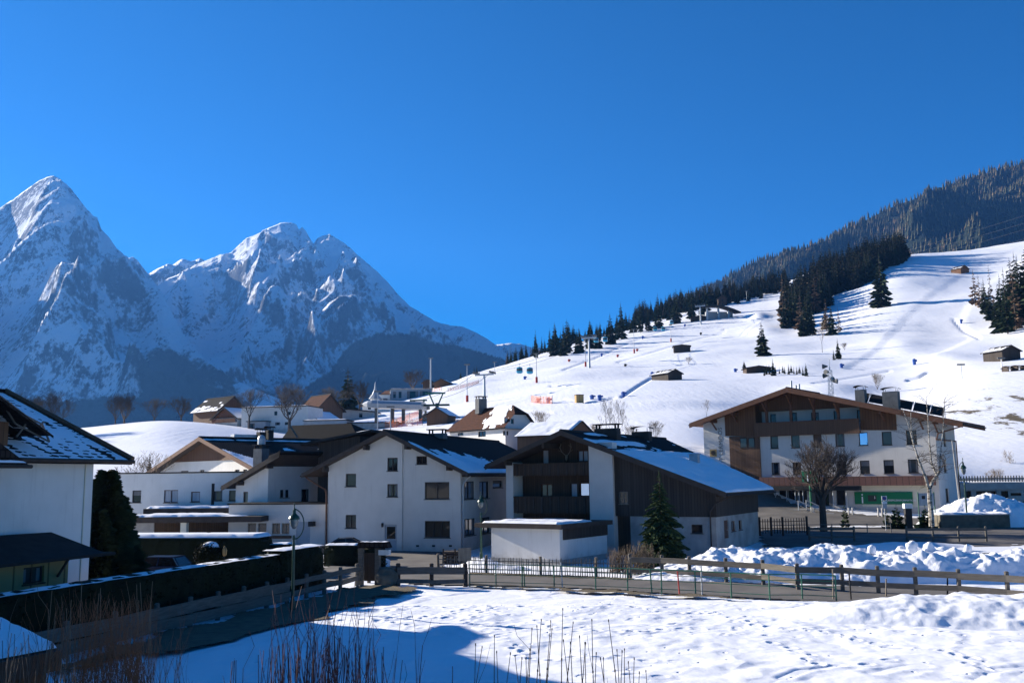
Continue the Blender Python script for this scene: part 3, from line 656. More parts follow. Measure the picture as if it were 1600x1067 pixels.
def chimney(par, x, y, z0, z1, w=.8, d=.6, cap='slab', m='chimney'):
    b = MB(); b.box(x - w / 2, x + w / 2, y - d / 2, y + d / 2, z0, z1); o = b.build('chimney', M[m], par); c = MB()
    if cap == 'slab':
        c.box(x - w / 2 - .1, x + w / 2 + .1, y - d / 2 - .1, y + d / 2 + .1, z1 + .3, z1 + .38)
        for sx in (-1, 1):
            for sy in (-1, 1): c.box(x + sx * w * .42 - .06, x + sx * w * .42 + .06, y + sy * d * .36 - .06, y + sy * d * .36 + .06, z1, z1 + .3)
    else:
        for k in range(8):
            a0 = math.pi * k / 8; a1 = math.pi * (k + 1) / 8; ww = w / 2 + .15
            c.face([(x - ww * math.cos(a0), y - d / 2 - .15, z1 + .25 + .22 * math.sin(a0)), (x - ww * math.cos(a1), y - d / 2 - .15, z1 + .25 + .22 * math.sin(a1)), (x - ww * math.cos(a1), y + d / 2 + .15, z1 + .25 + .22 * math.sin(a1)), (x - ww * math.cos(a0), y + d / 2 + .15, z1 + .25 + .22 * math.sin(a0))])
        for sx in (-1, 1):
            for sy in (-1, 1): c.tube((x + sx * w * .4, y + sy * d * .4, z1), (x + sx * w * .4, y + sy * d * .4, z1 + .3), .025)
    c.build('chimney_cap', M['metal_dark'], o); return o
def top_of(prof, th=.22):
    xs = [p[0] for p in prof]; zs = [p[1] - th for p in prof]
    return lambda x: float(np.interp(x, xs, zs))
def walls4(par, x0, x1, y0, y1, z0, ftop, holes_f=(), holes_r=(), holes_l=(), brk=(), m='plaster', rev=.16, name='wall', sidetop=None):
    mb = MB(); wall(mb, mfront(y0), x0, x1, z0, ftop, holes_f, brk, rev)
    tf = ftop if callable(ftop) else (lambda u: ftop)
    wall(mb, mright(x1), y0, y1, z0, tf(x1), holes_r, (), rev); wall(mb, mleft(x0), y0, y1, z0, tf(x0), holes_l, (), rev)
    wall(mb, lambda u, d, z: Vector((u, y1 - d, z)), x0, x1, z0, ftop, (), brk, rev)
    return mb.build(name, M[m], par)

# ------------------------------------------------------------------ trees
def spruce_mesh(h, r, layers, per, seed, droop=.35, bare=.06, big=False, lean=0.0):
    rng = random.Random(seed); mb = MB()
    for i in range(layers):
        t = bare + (1 - bare) * (i + rng.random() * .6) / layers; z = h * t
        rad = r * (1 - t) ** .85 * (1 + .25 * math.sin(i * 2.3 + seed)) * rng.uniform(.82, 1.12) + .02 * r
        n = max(4, int(per * (0.5 + .6 * (1 - t)))); o = rng.random() * 6.28
        for k in range(n):
            a = o + 6.283 * k / n + rng.uniform(-.3, .3); L_ = rad * rng.uniform(.65, 1.12); dz = -L_ * droop * rng.uniform(.6, 1.3)
            d = Vector((math.cos(a), math.sin(a), 0)); s = Vector((-d.y, d.x, 0)); w = L_ * (rng.uniform(.17, .30) if big else rng.uniform(.34, .52))
            zz = z + rng.uniform(-.5, .5) * h / layers; b0 = Vector((0, 0, zz)) + d * L_ * .05
            md = b0 + d * L_ * .55 + Vector((0, 0, dz * .3)); tip = Vector((0, 0, zz)) + d * L_ + Vector((0, 0, dz))
            mb.face([b0, md - s * w + Vector((0, 0, -w * .5)), tip, md + s * w + Vector((0, 0, -w * .5))])
            mb.face([b0 + Vector((0, 0, .03 * r)), md + Vector((0, 0, -w * .9)), tip, md + Vector((0, 0, w * .25))])
            if big:
                for q in range(5):
                    f = .25 + .15 * q + rng.uniform(-.05, .05); c = b0.lerp(tip, f)
                    for sg in (-1, 1):
                        e = c + (s * sg + d * .6).normalized() * w * rng.uniform(.7, 1.5) * (1.2 - f * .5) + Vector((0, 0, -w * rng.uniform(.1, .7)))
                        m_ = c.lerp(e, .5); u = Vector((0, 0, w * .22)); mb.face([c, m_ - u, e, m_ + u])
    mb.tube((0, 0, h * .96), (0, 0, h * 1.03), r * .02, r * .005, 4)
    return mb
def make_conifer(name, h, r, layers, per, seed, mt='needles', big=False, **kw):
    root = empty(name, (0, 0, 0)); tb = MB(); tb.tube((0, 0, -.6), (0, 0, h * .95), r * .075, r * .01, 7); tb.build('trunk', M['bark'], root)
    spruce_mesh(h, r, layers, per, seed, big=big, **kw).build('crown', M[mt], root); return root
def bare_tree_mesh(h, spread, seed, depth=6, r0=.2, trunk=.28, nsplit=3, up=.25, limbs=5, shape='round', tw=.011, minlen=.25):
    rng = random.Random(seed); tk = MB(); cr = MB()
    def grow(p, d, ln, r, lvl):
        steps = 2; q = p
        for s_ in range(steps):
            d = (d + Vector((rng.uniform(-.22, .22), rng.uniform(-.22, .22), rng.uniform(-.08, .18)))).normalized(); e = q + d * ln / steps; r1 = max(tw, r * .82)
            (tk if lvl < 2 else cr).tube(q, e, r, r1, 5 if lvl < 3 else 3, cap=False); q = e; r = r1
            if lvl >= 1 and s_ == 0 and lvl < depth:
                sd = Vector((rng.uniform(-1, 1), rng.uniform(-1, 1), rng.uniform(-.1, .7))).normalized(); grow(q, (d * .55 + sd * .8).normalized(), ln * .62, max(tw, r * .5), lvl + 1)
        if lvl >= depth or ln < minlen: return
        for k in range(nsplit if lvl < depth - 1 else nsplit + 1):
            sd = Vector((rng.uniform(-1, 1), rng.uniform(-1, 1), rng.uniform(-.25, .75))).normalized()
            grow(q, (d * .8 + sd * .62 + Vector((0, 0, up * .4))).normalized(), ln * rng.uniform(.62, .82), max(tw, r * .62), lvl + 1)
    tk.tube((0, 0, -.4), (0, 0, h * trunk), r0 * 1.15, r0 * .85, 8, cap=False)
    for k in range(limbs):
        a = 6.283 * k / limbs + rng.uniform(-.3, .3); tilt = rng.uniform(.25, .75) * spread
        grow(Vector((0, 0, h * trunk * rng.uniform(.85, 1))), Vector((math.cos(a) * tilt, math.sin(a) * tilt, 1)).normalized(), h * .24, r0 * .5, 1)
    return tk, cr
def make_bare(name, h, spread, seed, mt='twig', bark='bark', **kw):
    root = empty(name, (0, 0, 0)); tk, cr = bare_tree_mesh(h, spread, seed, **kw); tk.build('trunk', M[bark], root); cr.build('crown', M[mt], root); return root
# ================================================================== white house with long dark roof (centre)
HB = R(18)
f = Fr(720, 861, 75.6, HB, 0.0); H1 = empty('house', f.O, -HB, 'white three storey house with long dark snow-edged roof, black car parked at its left corner', 'house')
xl = f.hit(512, 860)[0]; LEN = 26
A = f.hit(600, 673, -1.1); TL = f.hit(471, 741, -1.1); TR = f.hit(731, 739, -1.1)
prof = [(TL[0], TL[1]), (A[0], A[1]), (TR[0], TR[1])]; tp = top_of(prof)
xs = f.hit(629, 800)[0]
hf = f.front([(541, 740, 557, 760, '1'), (606, 715, 622, 735.5, '2'), (606, 756, 622, 776, '2'), (541, 804, 557, 825, 'g', 'glass2'), (650.5, 712.5, 667, 725, '2'),
              (663.5, 753, 702, 779.5, '2'), (663.5, 813.5, 703, 840, '3')])
dr = f.front([(602, 819, 620.5, 864)])[0]
hr = f.side([(725, 752, 742, 779, '2'), (749, 752, 764.5, 778, '2'), (770, 751, 785, 761.5, '1', 'glass2'), (725.5, 811, 743, 835, '2'), (750, 809, 766, 832, '2')], 0.0)
mb = MB(); allf = hf + [dr]
# the left half of the front stands a hand's breadth proud of the right half
wall(mb, mfront(-.10), xl, xs, -.3, tp, [h for h in allf if h[0] < xs], (A[0],)); wall(mb, mfront(0), xs, 0, -.3, tp, [h for h in allf if h[0] >= xs], (A[0],))
mb.face([(xs, -.1, -.3), (xs, 0, -.3), (xs, 0, tp(xs)), (xs, -.1, tp(xs))])
wall(mb, mright(0), 0, LEN, -.3, tp(0), hr); wall(mb, mleft(xl), -.1, LEN, -.3, tp(xl)); wall(mb, mfront(LEN), xl, 0, -.3, tp, (), (A[0],))
mb.build('wall', M['plaster'], H1)
for h in hf: opening(H1, mfront(-.10 if h[0] < xs else 0), h, glass='glass_brown' if h[4] == '3' else 'glass')
for h in hr: opening(H1, mright(0), h)
door(H1, mfront(-.1), dr)
rf = roof_gable(H1, prof, -1.1, LEN + 1, m='tile_brownblack')
purlins(H1, prof, -1.05, .0, 2); rafters(H1, -.02, TR[1] - .12, 0, LEN, .8, 30)
snow_sheet(rf, (TR[0], -1.0, TR[1] + .01), (TR[0], LEN, TR[1] + .01), (A[0], -1.0, A[1] + .01), lambda s, t: (.40 + .12 * math.sin(s * 9) - t - (.15 if s > .62 else 0)) * 1.6 + (.30 if s < .045 else 0), (120, 46), seed=1, stripes=1, scale=1.6)
chimney(rf, A[0] + .2, 9.5, A[1] - .3, A[1] + .2, 1.5, 1.0, 'slab')
# drainpipe at the left eave, wall lamp, vents
mb = MB(); p = [Vector((TL[0] + .3, -.9, TL[1] - .2))] + [Vector((f.hit(x, y, -.2)[0], -.22, f.hit(x, y, -.2)[1])) for x, y in ((480, 747), (492, 755), (508, 764), (510, 770), (510.5, 860))]; mb.path(p, .07); mb.build('drainpipe', M['beam'], H1)
mb = MB(); p = [Vector((TR[0] - .3, .3, TR[1] - .25)), Vector((.35, .25, TR[1] - .5)), Vector((.1, .2, TR[1] - .95)), Vector((.1, .2, .1))]; mb.path(p, .055); mb.build('drainpipe', M['galv'], H1)
l = f.front([(597.5, 817, 600, 822)])[0]; mb = MB(); mb.box(l[0], l[1], -.22, -.10, l[2], l[3]); mb.lathe([(.02, l[2] - .08), (.07, l[2]), (.07, l[3] - .05), (.02, l[3] + .04)], ((l[0] + l[1]) / 2, -.2, 0), 8); mb.build('wall_lamp', M['darkbeam'], H1)
for px in (652.5, 677.5, 704):
    mb = MB(); q = f.hit(px, 852.5); mb.box(q[0] - .12, q[0] + .12, -.03, 0, q[1] - .07, q[1] + .07); mb.build('vent', M['metal_dark'], H1)
# wooden loft piece behind the left slope (grey boards, snowy ridge)
b0 = f.hit(497, 720, 7)[0]; b1 = f.hit(562, 720, 7)[0]; z1 = f.hit(497, 692, 7)[1]; z2 = f.hit(560, 681, 7)[1]
mb = MB(); wall(mb, mfront(7), b0, b1, 3, lambda u: z1 + (z2 - z1) * (u - b0) / (b1 - b0)); wall(mb, mleft(b0), 7, 13, 3, z1); wall(mb, mright(b1), 7, 13, 3, z2); wall(mb, mfront(13), b0, b1, 3, lambda u: z1 + (z2 - z1) * (u - b0) / (b1 - b0)); mb.build('dormer', M['barnwood'], H1)
mb = MB(); mb.prism([(b0 - 1.4, z1 - .25), (b1 + 1.5, z2 + .3), (b1 + 1.5, z2 + .5), (b0 - 1.4, z1 + .0)], 6.2, 13.5); o = mb.build('dormer_roof', M['metal_dark'], H1)
snow_sheet(o, (b0 - .5, 6.4, z1 + .1), (b1 + 1.2, 6.4, z2 + .47), (b0 - .5, 13, z1 + .1), lambda s, t: .25 - t + (s - .5) * .8, (30, 20), seed=4)

# ================================================================== old farmhouse with barn (right of centre)
BB = R(30)
f = FB = Fr(1120, 845, 68, BB, .35); H2 = empty('farmhouse', f.O, -BB, 'old dark timber farmhouse and barn under one wide snow-covered roof, spruce standing before it', 'farmhouse')
A = f.hit(876, 673, -1.2); TL = f.hit(758, 727, -1.2); TR = f.hit(1134, 770, -1.2)
xk = f.hit(945, 704, -1.2)
prof = [TL, A, TR]; tp = top_of(prof)
xL = f.hit(793, 800)[0]; x925 = f.hit(925, 800)[0]; x962 = f.hit(962, 800)[0]
LEN = f.hitx(1186, 840, 0)[0]
zst = f.hit(1060, 807)[1]
BL = LEN; BK = 19.5                                                       # depth of the house
# recessed living part: dark timber wall 1.6 m behind the front
RC = 1.5
hf = f.front([(847, 703, 857, 726, '1', 'curtain'), (902, 703.5, 919, 721, '2', 'curtain'), (845, 756, 863, 777, '2', 'glass2'), (891, 755, 902, 777, '1', 'curtain'), (905, 754, 921, 776, '1', 'skyglass')], RC)
mb = MB(); wall(mb, mfront(RC), xL, x925, -.5, tp, hf, (A[0],)); mb.face([(xL, 0.4, -.5), (xL, RC, -.5), (xL, RC, tp(xL)), (xL, 0.4, tp(xL))]); mb.build('timber_wall', M['darkwood'], H2)
for h in hf: opening(H2, mfront(RC), h, frame='beam')
# white corner pier at the left and wide white pier between house and barn
mb = MB(); mb.box(xL - .1, xL + .55, -.02, RC + .3, -.5, tp(xL) - .05); mb.build('pier', M['plaster'], H2)
mb = MB(); mb.box(x925, x962, -.35, .5, -.5, tp(x925) - .02); mb.box(x925, x925 + .25, .5, RC + .4, -.5, tp(x925) - .02); mb.build('pier', M['plaster'], H2)
# balconies
for zt, zb in ((f.hit(860, 725)[1], f.hit(860, 741)[1]), (f.hit(860, 777)[1], f.hit(860, 800)[1])):
    mb = MB(); mb.box(xL + .57, x925 - .01, .02, .10, zb + .1, zt); mb.box(xL + .57, x925 - .01, .02, RC, zb - .08, zb + .1)
    mb.box(xL + .57, x925 - .01, -.06, .16, zt, zt + .09); o = mb.build('balcony', M['darkwood'], H2)
    n = 9
    for i in range(n): k = MB(); x = xL + .9 + (x925 - xL - 1.5) * i / (n - 1); k.box(x - .07, x + .07, -.04, .02, zb - .1, zt); k.build('post', M['darkbeam'], o)
q = f.hit(886, 706, RC)     # antlers on the gable
mb = MB()
for s in (-1, 1):
    pts = [Vector((q[0] + s * x, RC - .1 - y, q[1] + z)) for x, y, z in ((.05, 0, -.3), (.35, .1, .0), (.5, .15, .35), (.4, .1, .65))]; mb.path(pts, .03, 5)
    mb.tube(pts[1], pts[1] + Vector((s * .3, -.1, .15)), .02, .01, 4); mb.tube(pts[2], pts[2] + Vector((s * -.2, -.1, .2)), .02, .01, 4)
mb.lathe([(.0, -.75), (.08, -.6), (.12, -.35), (.05, -.2)], (q[0], RC - .12, q[1]), 8); mb.build('antlers', M['picketwood'], H2)
# barn front: boards above, old plaster below
zf = .35
hb = f.front([(968, 768, 982, 787, '2t', 'glass2', 'picketwood')]); hp = f.front([(1080, 819, 1098, 833, '1', 'glass')])
drb = f.front([(967, 789, 983, 842)])[0]
zc = lambda u: zst
mb = MB(); wall(mb, mfront(-.06), x962, .06, zst, tp, hb, rev=.2); wall(mb, mright(.06), -.06, BL, zst, tp(0)); mb.build('barn_boards', M['barnwood'], H2)
for h in hb: opening(H2, mfront(-.06), h, d=.03)
hpr = f.side([(1142.5, 814, 1149, 829, '1', 'glass_brown', 'beam'), (1154, 812.5, 1159.5, 827, '1', 'glass_brown', 'beam')], 0.0)
drr = f.side([(1131, 813, 1139, 840)], 0.0)[0]
xs_ = f.hit(985, 820)[0]
mb = MB(); wall(mb, mfront(0), xs_, 0, -.8, zst + .02, hp); wall(mb, mright(0), 0, BL, -.8, zst + .02, hpr + [drr]); wall(mb, mleft(xL), .4, BK, -.8, tp(xL)); wall(mb, lambda u, d, z: Vector((u, BL + (BK - BL) * min(1, u / A[0]) - d, z)), xL, 0, -.8, tp, (), (A[0],)); mb.build('wall', M['plaster_old'], H2)
mb = MB(); wall(mb, mfront(.35), x962, xs_, -.8, zst + .02); mb.build('barn_gate', M['darkwood'], H2)
mb = MB(); mb.box(drb[0], drb[1], -.12, -.07, zst + .02, drb[3]); mb.build('hatch', M['barnwood'], H2)
for h in hp: opening(H2, mfront(0), h)
for h in hpr: opening(H2, mright(0), h)
door(H2, mright(0), drr, 'beam', False)
rf = roof_gable(H2, prof, -1.2, BL + .8, m='tile_dark', bw=.34, th=.26, ends=[BK + 1, BK + 1, BL + .9])
purlins(H2, prof[:2], -1.1, RC, 2)
rafters(H2, 0.02, TR[1] - .12, 0, BL, .65, 20)
def cov(s, t):
    if t > .66: return -.25 + (.32 if (s < .5 and (.70 < t < .86)) else 0) + .28 * math.sin(t * 40) * (s < .55)
    return .5 if s > .02 else .2
sn = snow_sheet(rf, (TR[0], -1.15, TR[1] + .01), (TR[0], BL + .8, TR[1] + .01), (A[0], -1.15, A[1] + .01), cov, (90, 90), seed=7, h=.18, scale=2.2, p11=(A[0], BK + .9, A[1] + .01))
q = f.hitx(1085, 708, -5.0)
xv = -4.6; zv = A[1] + (TR[1] - A[1]) * (xv - A[0]) / (TR[0] - A[0])
yv = f.hitx(1085, 713, xv)[0]
mb = MB(); mb.box(xv - .35, xv + .35, yv - .3, yv + .3, zv - .1, zv + .75); mb.box(xv - .42, xv + .42, yv - .37, yv + .37, zv + .75, zv + .82); mb.build('roof_vent', M['galv'], rf)
# two chimneys near the ridge
for px, w_, cp in ((944, 2.0, 's'), (998, 1.6, 'h')):
    yy = f.hitx(px, 676, A[0])[0]; chimney(rf, A[0] + .3, yy, A[1] - .6, A[1] + .45, w_, .8, 'slab' if cp == 's' else 'arc', 'darkbeam')
mb = MB(); p = [Vector((TR[0] - .1, -.3, TR[1] - .3)), Vector((.1, -.25, TR[1] - .75)), Vector((-.35, -.15, TR[1] - 1.3)), Vector((-.35, -.15, 0))]; mb.path(p, .055); mb.build('drainpipe', M['darkbeam'], H2)

# ================================================================== low white annex with flat snowy roof
f = Fr(875, 878, 64.5, R(34), 0.0); AN = empty('annex', f.O, -R(34), 'low windowless white annex with flat roof under snow, built against the old farmhouse', 'annex')
xa = f.hit(768, 871)[0]; ya = f.hitx(949, 864, 0)[0]; zt = f.hit(875, 826)[1]; ztl = f.hit(768, 814)[1]; zr = f.hitx(948, 815, 0)[1]
mb = MB(); wall(mb, mfront(0), xa, 0, .35, zt); wall(mb, mright(0), 0, ya, .35, zt); wall(mb, mleft(xa), 0, ya, .35, zt); wall(mb, mfront(ya), xa, 0, .35, zt); mb.build('wall', M['plaster2'], AN)
mb = MB(); mb.box(xa - .03, .03, -.03, ya, -.3, .35); mb.build('plinth', M['concrete'], AN)
mb = MB(); mb.box(.01, .07, .4, ya, zt - .75, zt - .01); mb.build('cladding', M['barnwood'], AN)
mb = MB(); mb.box(xa - 1.0, .5, -.6, ya, zt, zt + .3); rf = mb.build('roof', M['darkbeam'], AN)
snow_sheet(rf, (xa - .6, -.45, zt + .31), (.3, -.45, zt + .31), (xa - .6, 4.6, zt + .31), lambda s, t: .55 if (.02 < s < .97 and t < .9) else -.2, (60, 36), seed=9, h=.16)

# ================================================================== municipal office with wide wooden gable (right)
OB = R(37)
f = FO = Fr(1470, 797, 98, OB, 1.9); H3 = empty('office_building', f.O, -OB, 'large four storey white building with wide brown wooden gable, green banner and tourist information signs', 'office building')
A = f.hit(1229, 606, -1.7); TL = f.hit(1077, 662, -1.7); TR = f.hit(1504, 660, -1.7)
prof = [TL, A, TR]; tp = top_of(prof, .3)
xl = f.hit(1101, 720)[0]; xR = 0.0; LEN = f.hitx(1500, 790, 0)[0]
row1 = [(1203, 681.5, 1216.5, 700.5), (1235.5, 680, 1250, 699.5), (1270, 678.5, 1284.5, 698.5), (1304.5, 677, 1320, 697), (1341, 675.5, 1356.5, 695.5), (1377, 674.5, 1394, 695), (1415, 672.5, 1433, 694)]
row2 = [(1205, 722.5, 1219, 741.5), (1238, 722, 1252.5, 741), (1272, 721.5, 1287, 740.8), (1307, 720.5, 1323, 740.2), (1343, 719.5, 1359.5, 739.5), (1380, 718.5, 1397.5, 739.5), (1418, 717.5, 1435.5, 738.5)]
sty1 = [('1', 'glass2'), ('1', 'glass2'), ('1', 'shutter'), ('1', 'glass_brown'), ('1', 'skyglass'), ('1', 'glass2'), ('1', 'glass_brown')]
sty2 = [('1', 'glass'), ('1', 'glass'), ('1', 'glass'), ('1', 'glass'), ('1', 'glass2'), ('1', 'glass'), ('1', 'glass2')]
hf = f.front([a + b for a, b in zip(row1, sty1)] + [a + b for a, b in zip(row2, sty2)])
gl = f.front([(1180, 762, 1213, 791, '2', 'glass'), (1216, 763, 1262, 793, '3', 'glass'), (1265, 763.5, 1303, 791, '2', 'glass'), (1305, 764, 1322, 790, '1', 'glass')])
zbal = f.hit(1182, 681)[1]; zbt = f.hit(1182, 664)[1]
xb0 = f.hit(1182, 670)[0]; xb1 = f.hit(1345, 665)[0]; xc1 = f.hit(1400, 650)[0]; xw0 = f.hit(1133, 660)[0]
REC = 1.7
holes = hf + gl + [(xb0, xb1, zbal + .3, 99)]
mb = MB()
def tpo(u): return tp(u)
wall(mb, mfront(0), xl, xb0, -2.5, tp, gl + hf, ())
wall(mb, mfront(0), xb1, 0, -2.5, tp, hf + gl)
# middle strip stops below the loggia
midh = hf + gl
zlow = zbal + .3
wall(mb, mfront(0), xb0, xb1, -2.5, zlow, [h for h in midh])
side = f.side([(1473, 672, 1478.5, 697, '1', 'glass_brown'), (1474, 718, 1479.5, 738, '1', 'glass_brown'), (1477, 763, 1483.5, 784, '1', 'glass_brown')], 0.0)
wall(mb, mright(0), 0, LEN, -2.5, tp(0), side); wall(mb, mleft(xl), 0, LEN, -2.5, tp(xl)); wall(mb, mfront(LEN), xl, 0, -2.5, tp, (), (A[0],))
mb.build('wall', M['plaster'], H3)
for h in hf: opening(H3, mfront(0), h, d=.13)
for h in gl: opening(H3, mfront(0), h, frame='grey_render', sill=False)
for h in side: opening(H3, mright(0), h)
# loggia back wall, doors, floor, cladding
lh = f.front([(1203, 647, 1213, 661), (1233, 645, 1246, 662), (1267, 644.5, 1280, 661), (1302, 642, 1313, 660), (1338.5, 640, 1350, 658)], REC)
zmidw = f.hit(1260, 640, REC)[1]
mb = MB(); wall(mb, mfront(REC), xb0 - .5, xb1 + .8, zlow, lambda u: zmidw, [(a, b, c, min(d, zmidw - .1)) for a, b, c, d in lh]); mb.face([(xb0, 0, zlow), (xb1, 0, zlow), (xb1, REC, zlow), (xb0, REC, zlow)]); mb.build('loggia_wall', M['plaster'], H3)
for a, b, c, d in lh: opening(H3, mfront(REC), (a, b, c, min(d, zmidw - .1)), '1', sill=False)
mb = MB(); wall(mb, mfront(.9), xb0, xb1, zmidw, tp, (), (A[0],)); wall(mb, mleft(xb0), 0, REC, zlow, tp(xb0)); wall(mb, mright(xb1), 0, REC, zlow, tp(xb1))
mb.face([(xb0, .9, zmidw), (xb1, .9, zmidw), (xb1, REC + .1, zmidw), (xb0, REC + .1, zmidw)]); mb.build('gable_cladding', M['balconywood'], H3)
mb = MB(); mb.prism([(xw0, f.hit(1133, 681)[1]), (xb0, zbal), (xb0, tp(xb0)), (xw0, tp(xw0))], -.10, -.003); mb.build('wood_cladding', M['brownwood'], H3)
mb = MB(); mb.prism([(xb1, f.hit(1345, 672, -.1)[1]), (xc1, f.hit(1400, 672, -.1)[1]), (xc1, tp(xc1)), (xb1, tp(xb1))], -.10, -.003); mb.build('wood_cladding', M['brownwood'], H3)
mb = MB(); zc_ = f.hit(1345, 655.5)[1]; mb.box(xb0, xb1, -.55, -.48, zbal - .1, zc_); mb.box(xb0, xb1, -.48, 0, zbal - .1, zbal + .1); o = mb.build('balcony', M['balconywood'], H3)
k = MB(); k.box(xb0, xb1, -.6, -.42, zc_, zc_ + .12); k.build('handrail', M['beam'], o)
for px in (1198, 1236, 1272, 1310):
    x = f.hit(px, 650, -.3)[0]; b = MB(); b.box(x - .13, x + .13, -.42, -.16, zbal, tp(x) - .02); b.tube((x, -.29, tp(x) - 1.4), (x, -1.5, tp(x) - .35), .12, n=4); b.build('post', M['beam'], H3)
for px in (1117, 1150, 1380, 1440, 1462):
    x = f.hit(px, 650, -.3)[0]; b = MB(); b.box(x - .14, x + .14, -1.5, .0, tp(x) - .42, tp(x) - .05); b.tube((x, -.05, tp(x) - 1.2), (x, -1.2, tp(x) - .4), .1, n=4); b.build('bracket', M['beam'], H3)
rf = roof_gable(H3, prof, -1.7, LEN + .3, m='metal_dark', under='beam', fascia='beam', th=.3, bw=.5)
# stair-side bay on the left: tall dark panels with a window
pl = f.front([(1140, 682, 1190, 743)])[0]; mb = MB(); mb.box(pl[0], pl[1], -.16, -.003, f.hit(1165, 745)[1] - 1.5, pl[3]); bay = mb.build('dark_panel', M['balconywood'], H3)
wq = f.front([(1156, 684, 1168, 700, '1', 'curtain'), (1169, 684, 1180, 700, '1', 'curtain')], -.16)
for h in wq:
    p = MB(); p.box(h[0], h[1], -.20, -.165, h[2], h[3]); w_ = p.build('window', M['darkbeam'], H3); p = MB(); p.face([(h[0] + .1, -.203, h[2] + .1), (h[1] - .1, -.203, h[2] + .1), (h[1] - .1, -.203, h[3] - .1), (h[0] + .1, -.203, h[3] - .1)]); p.build('pane', M['glass2'], w_)
# canopy of red-brown seam metal over the ground floor, dark awning below
cz0 = f.hit(1330, 758.5, -1.2)[1]; cz1 = f.hit(1330, 746, -1.2)[1]; cx0 = f.hit(1186, 752, -1.2)[0]; cx1 = f.hit(1462, 750, -1.2)[0]
mb = MB(); mb.prism([(0, 0)] * 0 + [(cx0, cz0), (cx1, cz0), (cx1, cz1), (cx0, cz1)], -1.2, -1.12); mb.box(cx0, cx1, -1.12, 0, cz1 - .1, cz1 + .12); mb.build('canopy', M['seam'], H3)
ax1 = f.hit(1345, 762, -1.6)[0]; az = f.hit(1300, 759, -1.6)[1]; az2 = f.hit(1300, 766, -1.6)[1]
mb = MB(); mb.prism([(cx0, az2), (ax1, az2), (ax1, az), (cx0, az)], -1.9, -1.3); mb.build('awning', M['black'], H3)
for px in (1212, 1229.5, 1243, 1249, 1255, 1302, 1323):
    x = f.hit(px, 780, -.9)[0]; b = MB(); b.tube((x, -.9, -2.2), (x, -.9, cz0 + .1), .065, n=8); b.build('column', M['galv'], H3)
# cream ground floor panel
cr = f.front([(1346, 759, 1452, 792)])[0]; mb = MB(); mb.box(cr[0], cr[1], -.03, -.003, cr[2], cz0); mb.build('cream_wall', M['cream'], H3)
# posters left of the entrance
for q, mm in (((1187, 768, 1199, 790), 'curtain'), ((1207, 769, 1219, 792), 'white')):
    h = f.front([q], -.2)[0]; b = MB(); b.box(h[0], h[1], -.26, -.2, h[2], h[3]); o = b.build('poster', M['white'], H3); g = MB()
    g.box(h[0] + .15, h[1] - .15, -.265, -.261, h[2] + .2, h[3] - .25); g.build('print', M['glass2'] if mm == 'white' else M['curtain'], o)
# green banner
bn = f.front([(1335, 768.5, 1427, 788)], -.1)[0]; mb = MB(); mb.box(bn[0], bn[1], -.14, -.08, bn[2], bn[3]); ban = mb.build('banner', M['signgreen'], H3)
def text_mesh(txt, size, m, par, mtx, name='lettering', ext=.01):
    cu = bpy.data.curves.new('t', 'FONT'); cu.body = txt; cu.size = size; cu.extrude = ext; cu.align_x = 'CENTER'; cu.align_y = 'CENTER'
    t = bpy.data.objects.new('t', cu); COL.objects.link(t); dg = bpy.context.evaluated_depsgraph_get(); me = bpy.data.meshes.new_from_object(t.evaluated_get(dg)); bpy.data.objects.remove(t)
    me.transform(mtx); me.materials.clear(); me.materials.append(M[m]); o = bpy.data.objects.new(name, me); COL.objects.link(o); o.parent = par; return o
def upright(x, y, z, rz=0, roll=0): return Matrix.Translation((x, y, z)) @ Matrix.Rotation(rz, 4, 'Z') @ Matrix.Rotation(R(90), 4, 'X') @ Matrix.Rotation(roll, 4, 'Z')
q = f.hit(1347.5, 779, -.16); text_mesh('i', 1.5, 'white', ban, upright(q[0], -.16, q[1]))
q = f.hit(1405, 781.5, -.16); text_mesh('TOURISMUSINFORMATION', .27, 'white', ban, upright(q[0], -.16, q[1]))
q = f.hit(1404, 777, -.16); text_mesh('i', .5, 'white', ban, upright(q[0] - 2.4, -.16, q[1]))
h = f.front([(1356, 773.5, 1370, 783)], -.14)[0]; mb = MB(); mb.box(h[0], h[1], -.155, -.142, h[2], h[3]); mb.build('picture', M['glass2'], ban)
# lettering on the left wall, reading upwards, and the small square emblem
q = f.hit(1127.3, 724, -.05); text_mesh('GEMEINDEAMT LERMOOS', .72, 'chimney', H3, upright(q[0], -.02, q[1], 0, R(90)))
h = f.front([(1109, 702, 1120, 713)], -.03)[0]; mb = MB(); mb.box(h[0], h[1], -.06, -.003, h[2], h[3]); em = mb.build('emblem', M['yellowwood'], H3)
mb = MB(); cx, cz = (h[0] + h[1]) / 2, (h[2] + h[3]) / 2; r = (h[1] - h[0]) * .36
for k in range(4):
    a = k * math.pi / 4; mb.prism([(cx + math.cos(a - .22) * r, cz + math.sin(a - .22) * r), (cx + math.cos(a + .22) * r, cz + math.sin(a + .22) * r), (cx - math.cos(a - .22) * r, cz - math.sin(a - .22) * r), (cx - math.cos(a + .22) * r, cz - math.sin(a + .22) * r)], -.075 - k * .004, -.061)
mb.build('spokes', M['darkbeam'], em)
